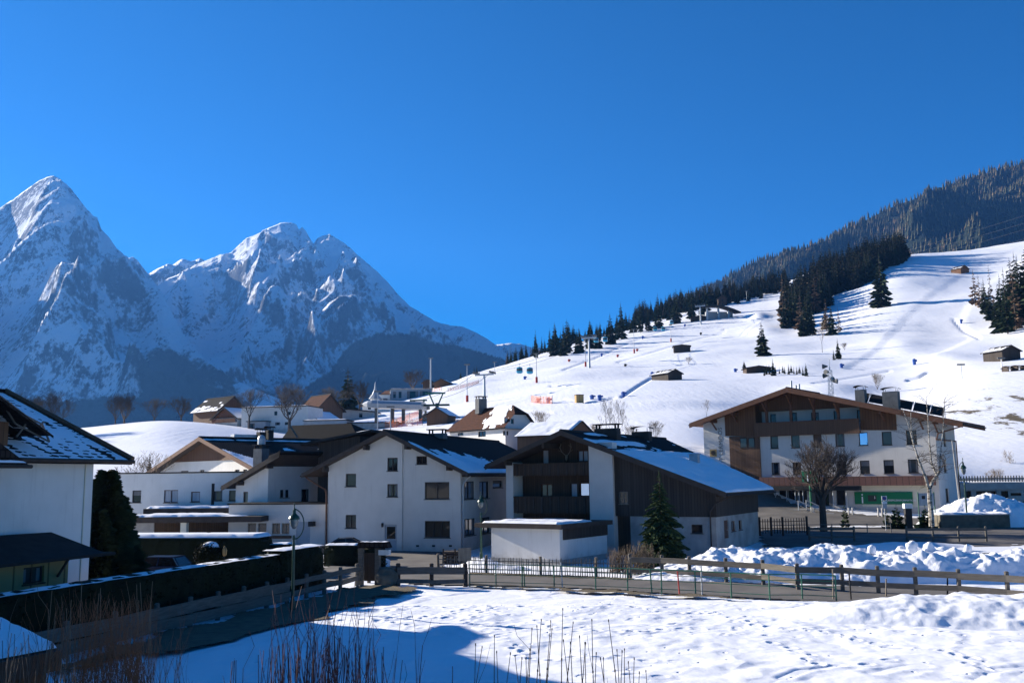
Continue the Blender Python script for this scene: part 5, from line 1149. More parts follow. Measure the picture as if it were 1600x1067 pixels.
# modern white houses
def block_house(px, py, Y, ang, boxes, label, cat='house', name='house', z=None):
    p = at(px, py, Y); p.z = tz(p.x, p.y) if z is None else p.z; o = empty(name, p, -R(ang), label, cat)
    for (x0, x1, y0, y1, z0, z1, m, wn, sn) in boxes:
        hf = []
        for (a, b_, c, d) in wn: hf.append((a, b_, c, d, '1'))
        walls4(o, x0, x1, y0, y1, z0, z1, hf, m=m)
        for h in hf: opening(o, mfront(y0), h, sill=False)
        mb = MB(); mb.box(x0 - .25, x1 + .25, y0 - .25, y1 + .25, z1, z1 + .2); r = mb.build('roof', M['metal_dark'], o)
        if sn: snow_sheet(r, (x0 - .1, y0 - .1, z1 + .205), (x1 + .1, y0 - .1, z1 + .205), (x0 - .1, y1, z1 + .205), lambda s, t: .6, (14, 10), seed=int(px), h=.2)
    return o
block_house(415, 668, 235, 12, [(-6.5, 11, 0, 9, -3, 5.6, 'plaster2', [(2.2, 3, 3.6, 4.6), (5.5, 6.5, 3.6, 4.4), (2.5, 3.8, 1.2, 1.9), (5, 6.2, 1.2, 1.9)], True), (-3.6, 1.2, -2.5, 0, -3, 2.0, 'grey_render', [(-3.3, -1.6, -1, 1.6)], False)], 'white modern house with rounded terraces and a grey garage block on the left knoll')
small_house(437, 655, 268, 16, 7, 4.5, 1.6, 0, 'wide low house with white snow on its roof behind the modern white house', wall_m='plaster2', roof_m='tile_dark', snow=.3)
small_house(476, 668, 240, 9.5, 9, 3.2, 2.6, 28, 'white house with black boarded gable and snowy left slope beside the bare tree', gable='darkwood', roof_m='tile_dark', snow=.4, chim=False)
small_house(515, 650, 262, 8, 10, 5.0, 4.0, -40, 'tall brown wooden barn left of the big spruce', 'barn', wall_m='balconywood', roof_m='tile_brown', wins=0, chim=False, name='barn')
small_house(545, 638, 275, 14, 7, 2.6, .8, 5, 'low pale house under the big spruce', wall_m='plaster', roof_m='tile_grey', wins=4, snow=.3, chim=False)
small_house(588, 632, 300, 9, 8, 2.2, 1.5, 10, 'small snowy-roofed house with a pointed turret', roof_m='tile_dark', snow=.5, chim=False)
p = at(586, 632, 302); p.z = tz(p.x, p.y)
TU = empty('turret', p, 0, 'slim pointed turret with flared roof rising over the small snowy house', 'turret')
mb = MB(); mb.lathe([(1.4, -1), (1.4, 4.2)], n=8); mb.build('wall', M['plaster2'], TU)
mb = MB(); mb.lathe([(2.1, 4.1), (1.0, 5.4), (.35, 7.0), (.03, 9.6)], n=8); mb.build('roof', M['galv'], TU)
block_house(636, 622, 345, -8, [(-6, 9, 0, 9, -3, 3.6, 'grey_render', [(-5, -4, .5, 2.8), (-3, -2, .5, 2.8), (0, 4, .3, 3), (4.6, 8.4, .3, 3)], True), (-13, -6.1, -2, 5, -5, 1.5, 'plaster2', [(-11, -9, -1.5, .2), (-8.5, -7, -1.5, .2)], False), (-9, -3, -5, -2.1, -6, -1.4, 'concrete', [(-8.6, -7, -4.2, -2), (-6.6, -5, -4.2, -2), (-4.8, -3.4, -4.2, -2)], False)], 'modern grey restaurant with flat projecting roof on the piste edge', 'restaurant', 'restaurant')
small_house(619, 611, 352, 6, 6, 2.5, 1.8, -45, 'small red-roofed house beside the grey flat-roofed restaurant', roof_m='tile_brown', wins=2, chim=False)
small_house(690, 611, 372, 6, 5, 1.8, 1.4, 12, 'little brown hut with snow on its roof beside orange netting', 'hut', wall_m='brownwood', roof_m='tile_dark', wins=0, snow=.6, chim=False, name='hut')
small_house(668, 600, 395, 4, 5, 3.5, 1.2, 12, 'dark wooden hut below the tall radio mast', 'hut', wall_m='darkwood', roof_m='tile_dark', wins=0, chim=False, name='hut')
small_house(683, 679, 215, 5, 5, 2.3, 1.5, 18, 'kiosk with blue snowy roof right of the lift station', 'kiosk', wall_m='balconywood', roof_m='tile_dark', wins=0, snow=.6, chim=False, name='kiosk')
# valley station of the gondola
p = at(610, 672, 232); p.z = tz(p.x, p.y); ST = empty('lift_station', p, -R(8), 'gondola valley station with long rounded grey canopy on posts', 'lift station')
mb = MB(); prof_ = [(1.6, -1.0), (2.0, -.4), (2.1, .4), (1.6, .95), (.6, 1.2)]
n = 14
pts = []
for i in range(n + 1):
    t = i / n; x = -7.2 + 15.5 * t; s = math.sin(min(1, t * 5) * 1.57) ; zc_ = 5.2 - .9 * t
    pts.append([(x, -3 * s, zc_ - .9 * s), (x, -3.3 * s, zc_ + .1), (x, -2.4 * s, zc_ + .8 * s), (x, 0, zc_ + 1.1 * s), (x, 2.4 * s, zc_ + .8 * s), (x, 3 * s, zc_ - .9 * s)])
for a, c in zip(pts[:-1], pts[1:]):
    for k in range(6): mb.face([a[k], c[k], c[(k + 1) % 6], a[(k + 1) % 6]])
mb.face(pts[-1][::-1]); mb.build('canopy', M['galv'], ST, smooth=False)
for x in (-3.5, .5, 3.2, 7.4, 11.5):
    mb = MB(); mb.box(x - .35, x + .35, -.4, .4, -2, 4.6 if x < 8 else 5); mb.build('post', M['chimney'], ST)
for x0, x1, z in ((4.8, 9, 5.6), (8.6, 13.5, 7.2)):
    mb = MB(); mb.box(x0, x1, -.25, .25, z, z + .35); mb.tube((x0 + 1, 0, z), (x0 + 2.2, 0, 4.5), .18, n=5); mb.tube((x1 - .6, 0, z), (x1 - 1.8, 0, 4.5), .18, n=5); mb.build('cable_frame', M['green'], ST)
mb = MB(); mb.box(5, 14.5, -.5, .5, 4.3, 4.75); mb.build('sheave_beam', M['lampgreen'], ST)
block_house(533, 672, 225, 6, [(-9, 1.2, 0, 6, -3, 3.1, 'grey_render', [], True), (1.3, 13, 1, 6, -3, 2.4, 'concrete', [(2, 4, -1, 1.6), (8.5, 11.5, -1.5, 1.4)], False)], 'flat grey cabin garage left of the lift station', 'garage', 'garage')

# huts on the snow slope
def hut(px, py, w, dep, hw, hr, ang, label, sn=.5, wm='barnwood'):
    g = hitground(px, py); return small_house(px, py, g.y, w, dep, hw, hr, ang, label, 'hut', wall_m=wm, roof_m='tile_dark', wins=0, snow=sn, chim=False, name='hay_hut', ov=.4)
hut(1055, 594, 5.4, 7.5, 2.2, 1.1, -32, 'old grey hay hut with snowy roof and lean-to in the middle of the slope')
hut(1066, 551, 7, 5, 3.0, .5, 6, 'small flat-topped wooden box hut above the hay hut', .2)
hut(1508, 427, 8.5, 7, 3.0, 2.0, -30, 'brown hay hut high beside the groomed piste', .1, 'brownwood')
hut(1581, 563, 6.5, 6.5, 2.8, 1.3, -20, 'grey hay hut with pale roof at the right edge of the slope', .5)
hut(1186, 584, 8, 5, 2.0, .6, 0, 'low dark cabin under snow beside a row of young spruces', .7, 'darkwood')
# mountain restaurant with curved roof at the top station
g = hitground(1118, 499); TS = empty('lift_station', g, -R(-10), 'gondola mountain station with curved grey roof near the forest edge', 'lift station')
mb = MB(); prev = None
for i in range(11):
    t = i / 10; x = -9 + 24 * t; z = 6.2 + 3.2 * math.sin((t * .95 + .12) * 2.6) - t * 3.2; cur = [(x, -5, z), (x, 5, z + .8), (x, 5, z + .2), (x, -5, z - .8)]
    if prev:
        for k in range(4): mb.face([prev[k], cur[k], cur[(k + 1) % 4], prev[(k + 1) % 4]])
    prev = cur
mb.build('roof', M['metal_dark'], TS)
for x in (-6, 1.5, 8): mb = MB(); mb.box(x - .5, x + .5, -2, -1, -2, 7 if x < 5 else 5.2); mb.build('post', M['galv'], TS)
mb = MB(); mb.box(-5, 12, 1, 4.5, -2, 5); mb.build('wall', M['grey_render'], TS)
small_house(1094, 502, hitground(1094, 502).y, 11, 5, 2.4, 1.2, 5, 'low dark hut just below the mountain station', 'hut', wall_m='darkwood', roof_m='tile_dark', wins=0, snow=.7, chim=False, name='hut')
g = hitground(1129, 482)
small_house(1129, 472, g.y + 18, 6, 5, 6.0, 2.0, 0, 'raised wooden hide at the forest edge above the mountain station', 'hut', wall_m='darkwood', roof_m='tile_dark', wins=2, chim=False, name='hut')

# ================================================================== gondola line
def tower(px, pyb, pyt, label, wd=1.0):
    g = hitground(px, pyb); h = (at(px, pyt, g.y).z - g.z); o = empty('lift_tower', g, R(-25), label, 'lift tower', 'steel towers carrying the gondola line')
    mb = MB(); mb.tube((0, 0, -1), (0, 0, h * .93), .55 * wd, .3 * wd, 10); mb.build('column', M['galv'], o)
    mb = MB(); mb.box(-3.0, 3.0, -.25, .25, h * .90, h * .95); mb.build('crossarm', M['galv'], o)
    for s in (-1, 1):
        mb = MB(); mb.box(s * 2.7 - .12, s * 2.7 + .12, -2.1, 2.1, h * .95, h * .965 + .1)
        for k in range(6):
            mb.tube((s * 2.7 - .1, -1.8 + k * .72, h * .965 + .28), (s * 2.7 + .1, -1.8 + k * .72, h * .965 + .28), .25, n=8)
        mb.build('sheave_train', M['chimney'], o)
    mb = MB(); mb.tube((-1.5, 0, h * .95), (-1.5, 0, h), .07, n=4); mb.tube((1.5, 0, h * .95), (1.5, 0, h), .07, n=4); mb.tube((-1.9, 0, h), (1.9, 0, h), .06, n=4); mb.build('lifting_frame', M['galv'], o)
    return o, h
T1, h1 = tower(757, 628, 582, 'lowest lift tower standing behind the brown half-hipped roof'); T2, h2 = tower(921, 575, 524, 'middle lift tower on the open piste with two cabins above it'); T3, h3 = tower(1095, 507, 476, 'topmost lift tower in front of the mountain station')
a = Vector((math.cos(R(-25)), math.sin(R(-25)), 0)); rope = {}
sta = ST.location + Vector((10, 0, 6.2)); stb = TS.location + Vector((0, 0, 7))
for s in (-1, 1):
    P_ = [sta + a * s * 2.4] + [t.location + Vector((0, 0, h * .965 + .5)) + a * s * 2.7 for t, h in ((T1, h1), (T2, h2), (T3, h3))] + [stb + a * s * 2.4]
    mb = MB(); pts = []
    for q0, q1 in zip(P_[:-1], P_[1:]):
        for k in range(12):
            t = k / 12; p = q0.lerp(q1, t); p.z -= (q1 - q0).length * .022 * 4 * t * (1 - t); pts.append(p)
    pts.append(P_[-1]); rope[s] = pts
    mb.path(pts, .05, 4); o = mb.build('rope', M['black']); tag(o, 'haul rope of the gondola line, %s strand from the viewer' % ('farther' if s < 0 else 'nearer'), 'rope', 'haul ropes of the gondola line')
def make_cabin():
    r = empty('gondola_cabin', (0, 0, 0), 0)
    mb = MB(); mb.lathe([(.75, -3.6), (1.15, -3.4), (1.25, -2.9), (1.25, -2.72)], n=10); mb.lathe([(1.22, -1.75), (1.1, -1.4), (.7, -1.2), (.0, -1.15)], n=10); mb.build('shell', M['cabin'], r)
    mb = MB(); mb.lathe([(1.2, -2.72), (1.2, -1.75)], n=10); mb.build('window', M['glass2'], r)
    mb = MB(); mb.tube((0, 0, -1.2), (0, 0, 0), .07, n=5); mb.box(-.3, .3, -.12, .12, -.15, .1); mb.build('hanger', M['galv'], r); return r
cab = make_cabin(); cch = tree_of(cab)
def rope_at(px, s):
    best = min(((abs(project(p)[0] - px), p) for a_, b_ in zip(rope[s][:-1], rope[s][1:]) for p in [a_.lerp(b_, k / 8) for k in range(8)]), key=lambda q: q[0]); return best[1]
def project(p):
    d = Vector(p) - CAM; z = d.dot(_f); return 800 + FPX * d.dot(_r) / z, 533.5 - FPX * d.dot(_u) / z
labs = ['lowest of the turquoise gondola cabins, left of its neighbour', 'second lowest turquoise cabin, just uphill of the lowest one', 'turquoise cabin right beside the middle lift tower against dark trees', 'turquoise cabin a little uphill of the middle tower, over the tree-line gap', 'first of three high cabins in front of the forest', 'second of three high cabins in front of the forest', 'highest turquoise cabin, nearest to the mountain station']
for k, (px, s) in enumerate(((811, -1), (828, 1), (931, -1), (946, 1), (1023, -1), (1036, 1), (1049, -1))):
    p = rope_at(px, s); o = cab if k == 0 else copy_tree(cab, ch=cch); o.location = p; o.scale = (.85, .85, .85); tag(o, labs[k], 'gondola', 'gondola cabins on the rope')

# ================================================================== poles, snow machines and pads on the piste
def pole(px, pyb, pyt, label, col='red_pad', r=.09, lance=True, grp='snow lances and light poles along the piste', name='piste_pole'):
    g = hitground(px, pyb); h = at(px, pyt, g.y).z - g.z; o = empty(name, g, 0, label, 'pole', grp)
    mb = MB(); mb.tube((0, 0, -.5), (0, 0, h), r, r * .7, 6); mb.build('pole', M['galv'], o)
    if col: mb = MB(); mb.tube((0, 0, -.2), (0, 0, 2.0), .42, n=8); mb.build('pad', M[col], o)
    if lance: mb = MB(); mb.box(-.9, .9, -.15, .15, h - .1, h + .25); mb.build('lamp_head', M['chimney'], o)
    return o
for px, b_, t_, c_, lb in ((730, 628, 570, 'red_pad', 'tall floodlight pole with red foot pad left of the lowest lift tower'), (838.5, 598, 553, 'red_pad', 'floodlight pole with red pad below the two lowest cabins'), (915, 573, 528, 'red_pad', 'slim pole immediately left of the middle lift tower'),
     (991, 552, 515, 'red_pad', 'light pole with dark pad in the middle of the piste'), (1048.5, 535, 508, 'red_pad', 'light pole with square top below the high cabins'), (673, 606, 560, None, 'radio mast with antennas beside the dark wooden hut'), (590, 672, 612, None, 'thin lamp mast rising through the station canopy'), (610, 672, 636, None, 'short mast on the valley station'),
     (1167, 474, 455, None, 'distant pylon at the forest edge above the ridge'), (1503, 592, 570, None, 'thin marker pole left of the benches'), (1566, 580, 560, None, 'thin marker pole below the grey hay hut'), (773, 580, 566, None, 'small marker post on the crest, left of the cabins')):
    pole(px, b_, t_, lb, c_, r=.35 if px == 673 else .13)
def pad(px, py, hpx, m, label, w=.9):
    g = hitground(px, py); h = at(px, py - hpx, g.y).z - at(px, py, g.y).z; o = empty('snow_gun', g, random.Random(int(px)).uniform(-.4, .4), label, 'snow gun', 'covered snow guns and padded posts on the slope')
    mb = MB(); mb.lathe([(.45 * w, -.3), (.55 * w, h * .35), (.62 * w, h * .8), (.35 * w, h)], n=8); mb.build('cover', M[m], o)
    mb = MB(); mb.box(-.5 * w, .9 * w, -.35, .35, h * .55, h * .85); mb.build('barrel', M[m], o)
for k, (px, py, hp, m, lb) in enumerate(((820, 593, 5, 'blue_pad', 'small blue pad left of the floodlight pole'), (841, 628, 6, 'blue_pad', 'blue cover behind the orange net, left one'), (857, 630, 9, 'blue_pad', 'blue upright cover at the right end of the orange net'), (889, 565, 4, 'red_pad', 'tiny dark marker on the left piste'), (925, 624, 7, 'blue_pad', 'left of two blue covers by the bare trees'), (937, 625, 8, 'blue_pad', 'right of two blue covers by the bare trees'),
      (974, 619, 7, 'blue_pad', 'blue cover at the lower end of the shadowed cutting'), (1019, 588, 7, 'blue_pad', 'blue cover left of the hay hut'), (977, 573, 4, 'black', 'dark marker in the middle of the piste'), (965, 558, 4, 'red_pad', 'small red-brown marker left of the light pole'), (995.5, 549, 4, 'red_pad', 'small red-brown pad right of the light pole'), (1004, 529, 4, 'blue_pad', 'blue pad near the two high cabins'),
      (1149, 582, 6, 'blue_pad', 'blue pad right of the hay hut'), (1315, 576, 8, 'blue_pad', 'blue cover right of the siren mast'), (1429, 571, 10, 'blue_pad', 'largest blue cover at the foot of the groomed piste'), (1502, 506, 6, 'blue_pad', 'blue cover under the right hand spruces'), (1095, 524, 4, 'black', 'dark marker below the topmost lift tower'), (940, 556, 4, 'blue_pad', 'blue pad on the shadow line right of the middle tower'), (1070, 545 - 34, 4, 'blue_pad', 'blue pad high up near the upper light pole'))):
    pad(px, py, hp, m, lb)
g = hitground(905, 629); o = empty('crate', g, .2, 'yellowish crate standing on the snow left of the blue covers', 'crate'); mb = MB(); mb.box(-.9, .9, -.8, .8, -.2, 1.7); mb.build('body', M['yellowwood'], o); mb = MB(); mb.box(-1, 1, -.9, .9, 1.7, 1.85); mb.build('lid', M['fencewood'], o)
# orange safety netting
def net(pts, hgt, label, m='orange'):
    P_ = [hitground(*q) for q in pts]; o = empty('safety_net', P_[0], 0, label, 'netting', 'orange safety nets round the lift'); b0 = P_[0]; mb = MB()
    for p, q in zip(P_[:-1], P_[1:]):
        n = max(2, int((q - p).length / 1.2))
        for k in range(n):
            a_, c_ = p.lerp(q, k / n) - b0, p.lerp(q, (k + 1) / n) - b0
            for z in np.arange(.15, hgt, .3): mb.tube(a_ + Vector((0, 0, z)), c_ + Vector((0, 0, z)), .05, n=3, cap=False)
            mb.tube(a_, a_ + Vector((0, 0, hgt)), .045, n=3); mb.tube(a_ + Vector((0, 0, .1)), c_ + Vector((0, 0, hgt)), .03, n=3, cap=False)
    mb.build('mesh', M[m], o)
    for p in P_: mb = MB(); mb.tube(p - b0 - Vector((0, 0, .4)), p - b0 + Vector((0, 0, hgt + .2)), .06, n=5); mb.build('stake', M['black'], o)
net([(575, 670), (620, 668), (660, 664)], 1.6, 'orange net in front of the valley station'); net([(612, 666), (640, 655), (660, 648)], 1.5, 'orange net climbing to the right of the valley station')
net([(652, 618), (672, 613), (690, 610)], 1.3, 'orange net along the grey restaurant'); net([(830, 629), (845, 631), (863, 631)], 1.8, 'pinkish net round the blue covers below the bare trees'); net([(700, 612), (720, 607), (748, 599)], 1.2, 'thin pale net running uphill to the right', 'red_pad')
g = hitground(665, 655)
o = empty('snow_gun', g, .3, 'snow machine with pale foot right of the station frames', 'snow gun'); mb = MB(); mb.tube((0, 0, -.5), (0, 0, 2.2), .3, n=8); mb.tube((-.9, 0, 2.6), (.9, 0, 3.0), .75, .6, 10); mb.build('barrel', M['chimney'], o)
g = hitground(673, 656); o = empty('crash_mat', g, .2, 'pale pink crash mat lying right of the snow machine', 'crash mat'); mb = MB(); mb.lathe([(0, -.3), (2.0, -.2), (2.2, .8), (1.7, 1.5), (0, 1.7)], n=10); mb.build('mat', M['reddish'], o)
# benches and barrels at the right
for px, py, lb in ((1578, 580, 'left of two dark picnic benches below the grey hut'), (1593, 579, 'right of two dark picnic benches below the grey hut')):
    g = hitground(px, py); o = empty('picnic_bench', g, .2, lb, 'bench', 'picnic benches on the slope')
    mb = MB(); mb.box(-1.6, 1.6, -.5, .5, 1.0, 1.12); mb.build('table_top', M['darkbeam'], o)
    for s in (-1, 1): mb = MB(); mb.box(-1.6, 1.6, s * 1.0 - .2, s * 1.0 + .2, .6, .7); mb.build('seat', M['darkbeam'], o); mb = MB(); mb.box(s * 1.2 - .1, s * 1.2 + .1, -1.1, 1.1, -.3, 1.0); mb.build('leg', M['darkbeam'], o)
# power lines crossing high at the upper right, and far pylon on the pass
p = at(797, 546, 2500); o = empty('pylon', (p.x, p.y, p.z - 20), 0, 'tiny lattice pylon on the far pass at the foot of the mountain ridge', 'pylon'); mb = MB()
for s in (-1, 1): mb.tube((s * 4, 0, -15), (s * .5, 0, 28), .5, n=4)
for z, w in ((16, 6), (21, 8), (26, 5)): mb.tube((-w, 0, z), (w, 0, z), .4, n=4)
for k in range(5): z = -10 + k * 7; mb.tube((-3.6 + k * .65, 0, z), (3 - k * .6, 0, z + 7), .3, n=4)
mb.build('lattice', M['galv'], o)
for k, (y0, y1) in enumerate(((408, 330), (412, 345), (424, 354), (430, 372))):
    A_, B_ = at(1330, y0 + 6, 900), at(1700, y1 - 26, 700); mb = MB(); pts = []
    for i in range(17): t = i / 16; q = A_.lerp(B_, t); q.z -= 10 * t * (1 - t); pts.append(q)
    mb.path(pts, .045, 4); tag(mb.build('power_line', M['chimney']), ['uppermost', 'second', 'third', 'lowest'][k] + ' of four power lines crossing in front of the wooded mountain', 'power line', 'power lines at the upper right')
# ================================================================== conifers on the slope
VAR = [make_conifer('spruce', 10, r, ly, 8, sd) for r, ly, sd in ((1.9, 24, 1), (1.6, 26, 2), (2.2, 22, 3), (1.4, 26, 4))]
LAR = [make_conifer('larch', 10, 1.9, 15, 6, 11, 'larch', droop=.1), make_conifer('larch', 10, 1.5, 14, 5, 12, 'larch', droop=.05)]
CH = {v: tree_of(v) for v in VAR + LAR}
used = set()
def plant(v, loc, h, wide=1.0, label=None, cat='spruce', group=None, seed=0):
    s = h / 10.0; rz = random.Random(seed).uniform(0, 6.28)
    if v in used: o = copy_tree(v, ch=CH[v])
    else: used.add(v); o = v
    o.location = loc; o.rotation_euler = (0, 0, rz); o.scale = (s * wide, s * wide, s); return tag(o, label, cat, group)
rng = random.Random(8)
def tree_px(px, pyb, pyt, v=None, wide=1.0, dY=0, label=None, cat='spruce', group=None):
    g = hitground(px, pyb)
    if dY: g = at(px, pyb, g.y + dY); g.z = min(g.z, tz(g.x, g.y) + .0) if dY > 0 else tz(g.x, g.y)
    top = at(px, pyt, g.y).z; return plant(v or VAR[rng.randrange(4)], g, max(3, top - g.z), wide, label, cat, group, int(px * 3 + pyb))
# single spruces
tree_px(1191.5, 558, 504, VAR[2], 1.35, label='solitary snow-framed spruce on the open slope left of the forest')
tree_px(1378, 480, 397, VAR[2], 1.15, label='tall dark spruce standing just in front of the forest block')
tree_px(1310, 562, 528, VAR[0], 1.0, label='lone small spruce above the siren mast')
tree_px(1303, 565, 545, VAR[1], .9, label='shorter spruce at the left foot of the lone small spruce')
tree_px(543, 641, 575, VAR[2], 1.5, label='big spruce towering over the low pale house at the foot of the piste')
for k, (px, b_, t_) in enumerate(((688, 600, 588), (720, 590, 580), (745, 585, 570), (741, 584, 573))):
    tree_px(px, b_, t_, label=None, cat='spruce', group='small spruces on the left crest'); 
    bpy.data.objects[-1] if False else None
G1 = 'spruces forming the forest edge on the ridge'; LG1 = 'dark spruce in the row along the left ridge of the piste'
G2 = 'spruces of the forest block at the upper right'; LG2 = 'dark spruce inside the forest block above the open slope'
crest = [(640, 618), (700, 597), (740, 582), (800, 563), (860, 548), (900, 541), (950, 526), (1000, 508), (1050, 496), (1100, 484), (1150, 474), (1200, 463), (1230, 458)]
def cy(px): return float(np.interp(px, [c[0] for c in crest], [c[1] for c in crest]))
tops = [(785, 548), (800, 542), (815, 535), (825, 532), (838, 520), (850, 517), (868, 506), (885, 500), (900, 506), (922, 499), (940, 500), (953, 488), (971, 475), (985, 487), (1001, 470), (1015, 480), (1029, 462), (1045, 456), (1060, 460), (1081, 446), (1089, 444), (1101, 438), (1113, 448), (1125, 440), (1140, 444), (1160, 440), (1180, 438), (1200, 436), (1220, 430)]
for i, px in enumerate(np.linspace(786, 1222, 118)):
    px = px + rng.uniform(-3, 3); base = cy(px); tp_ = float(np.interp(px, [t[0] for t in tops], [t[1] for t in tops])); hh = (base - tp_)
    g = hitground(px, base + 2); Yd = g.y + rng.uniform(2, 70) * (1 if px > 880 else .5); p = at(px, base, Yd); p.z = tz(p.x, p.y)
    want = base - hh * rng.uniform(.5, 1.0); top = at(px, want, Yd).z; h = top - p.z
    if h < 5: continue
    v = LAR[rng.randrange(2)] if rng.random() < .08 else VAR[rng.randrange(4)]
    plant(v, p, min(h, 34), rng.uniform(.85, 1.2), LG1, 'larch' if v in LAR else 'spruce', G1, i)
# the accent trees of the ridge: clearly standing out against the sky
for px, t_, b_, w in ((837, 515, 560, .9), (867, 504, 556, 1), (886, 499, 552, .95), (922, 500, 545, 1.1), (971, 473, 530, 1.1), (954, 490, 538, 1.2), (1001, 468, 520, .9), (1013, 478, 518, 1.3), (1029, 459, 513, 1.2), (1057, 456, 506, 1.0), (1081, 447, 498, 1.0), (1102, 438, 492, 1.0), (1046, 465, 500, .8), (905, 512, 552, 1.3), (990, 488, 520, 1.2), (880, 520, 556, 1.3), (935, 508, 545, 1.2)):
    tree_px(px, b_, t_, wide=w, label='tall spruce standing out of the ridge row against the blue sky', group='tall spruces of the ridge row')
# forest block (1220..1420) and its front
edge = [(1218, 520, 448), (1232, 512, 440), (1245, 508, 436), (1262, 500, 432), (1285, 480, 420), (1310, 465, 410), (1340, 455, 395), (1365, 440, 385), (1390, 425, 376), (1410, 412, 372), (1420, 405, 374)]
for i in range(92):
    t = rng.random(); px = 1222 + 198 * t; b_ = float(np.interp(px, [e[0] for e in edge], [e[1] for e in edge])); t_ = float(np.interp(px, [e[0] for e in edge], [e[2] for e in edge]))
    q = rng.random(); base = b_ + (t_ - b_) * q * .55; hpx = rng.uniform(38, 62) * (1 - .25 * q)
    top = max(base - hpx, t_ - 4 + rng.uniform(0, 14)); v = LAR[rng.randrange(2)] if rng.random() < .10 else VAR[rng.randrange(4)]
    tree_px(px, base, top, v, rng.uniform(.95, 1.35), label=LG2, group=G2, cat='larch' if v in LAR else 'spruce')
for px, b_, t_, w, l in ((1234, 510, 452, 1.2, 0), (1247, 505, 470, 1.2, 0), (1225, 512, 430, 1.1, 1), (1262, 520, 468, 1.3, 0), (1256, 525, 480, 1.2, 0), (1270, 524, 474, 1.25, 0), (1252, 518, 458, 1.2, 1), (1292, 518, 468, 1.2, 1), (1300, 524, 476, 1.3, 0), (1311, 520, 480, 1.1, 1), (1240, 512, 445, 1.3, 0), (1275, 490, 432, 1.2, 1), (1283, 486, 430, 1.3, 0), (1297, 478, 440, 1.2, 0), (1290, 515, 480, 1.2, 0)):
    tree_px(px, b_, t_, LAR[rng.randrange(2)] if l else None, w, label='bare brownish larch' + ' at the lower tip of the forest block' if l else 'dark spruce at the lower tip of the forest block', cat='larch' if l else 'spruce', group='trees at the lower tip of the forest block')
for px, b_, t_, w, l in ((1524, 478, 420, .9, 1), (1532, 482, 428, .9, 1), (1540, 490, 436, 1.0, 0), (1548, 502, 455, 1.2, 0), (1556, 512, 468, 1.2, 0), (1568, 520, 430, 1.1, 0), (1575, 522, 420, 1.0, 0), (1588, 515, 412, 1.1, 1), (1597, 508, 400, 1.3, 0), (1562, 505, 445, 1.2, 0), (1580, 515, 425, 1.3, 0), (1592, 500, 395, 1.1, 0), (1605, 500, 400, 1.2, 1), (1536, 480, 440, .8, 1), (1585, 505, 405, 1.0, 0), (1572, 500, 440, 1.2, 0), (1612, 505, 385, 1.3, 0), (1550, 490, 415, .7, 1)):
    tree_px(px, b_, t_, LAR[rng.randrange(2)] if l else None, w, label=('bare larch' if l else 'dark spruce') + ' in the group beside the groomed piste at the right edge', cat='larch' if l else 'spruce', group='trees beside the groomed piste')
for i in range(15):
    px = 1194 + i * 4.7 + rng.uniform(-1.2, 1.2); tree_px(px, 587 + rng.uniform(-2, 2), 587 - rng.uniform(14, 27) * (1 if i < 5 else .8), None, rng.uniform(.7, 1.0), label='young spruce in the planted row right of the low dark cabin', group='young spruces by the low cabin')
tree_px(1163, 577, 567, VAR[2], 1.5, label='small bushy spruce left of the low dark cabin')
mid = fbm
for o in bpy.data.objects:
    if o.parent is None and o.get('group') == 'small spruces on the left crest': o['label'] = 'small spruce on the left end of the snow crest'

# ================================================================== bare trees
BT = [make_bare('bare_tree', 10, 1.15, 3, nsplit=3, tw=.013, depth=5, r0=.26), make_bare('bare_tree', 10, .9, 5, nsplit=3, tw=.013, depth=5, r0=.22, limbs=4)]
for v in BT: CH[v] = tree_of(v)
def bare_px(px, pyb, pyt, v, wide=1, label=None, Y=None, group=None):
    g = hitground(px, pyb) if Y is None else at(px, pyb, Y)
    if Y is not None: g.z = min(g.z, tz(g.x, g.y))
    h = at(px, pyt, g.y).z - g.z; return plant(v, g, h / 1.02, wide, label, 'bare tree', group, int(px))
for px, b_, t_, v, w, Y, lb in ((180, 664, 614, 0, .75, 252, 'narrow bare tree at the left end of the knoll row'), (194, 662, 612, 0, 1.1, 256, 'broad double-crowned bare tree on the left knoll'), (241, 656, 618, 1, 1.1, 255, 'bare tree in the middle of the knoll skyline'), (283, 656, 618, 0, 1.25, 255, 'round bare tree right of the middle of the knoll skyline'), (20, 690, 612, 0, 1.0, 180, 'bare tree above the left house roof, leftmost'), (48, 690, 612, 1, 1.3, 190, 'bare tree above the left house roof, second'), (83, 690, 607, 0, .9, 190, 'bare tree just right of the left house roof peak'),
      (389, 669, 602, 1, 1.0, 232, 'bare tree standing before the modern white house'), (452, 676, 596, 0, 1.25, 222, 'big spreading bare tree in front of the white houses at the knoll edge'), (520, 650, 600, 1, 1.2, 270, 'bare tree left of the big spruce'), (562, 640, 592, 0, 1.0, 282, 'bare tree right of the big spruce'), (645, 606, 575, 0, 1.3, 400, 'grey bare tree behind the modern restaurant')):
    bare_px(px, b_, t_, BT[v], w, lb, Y)
BS = [make_bare('bare_shrub', 10, 1.0, 7, nsplit=3, tw=.014, depth=4, r0=.10, trunk=.10, limbs=8, mt='twig_tan', bark='twig_tan'), make_bare('young_tree', 10, .45, 9, nsplit=2, tw=.014, depth=5, r0=.10, trunk=.3, limbs=3, up=1.0, mt='twig_tan', bark='twig')]
for v in BS: CH[v] = tree_of(v)
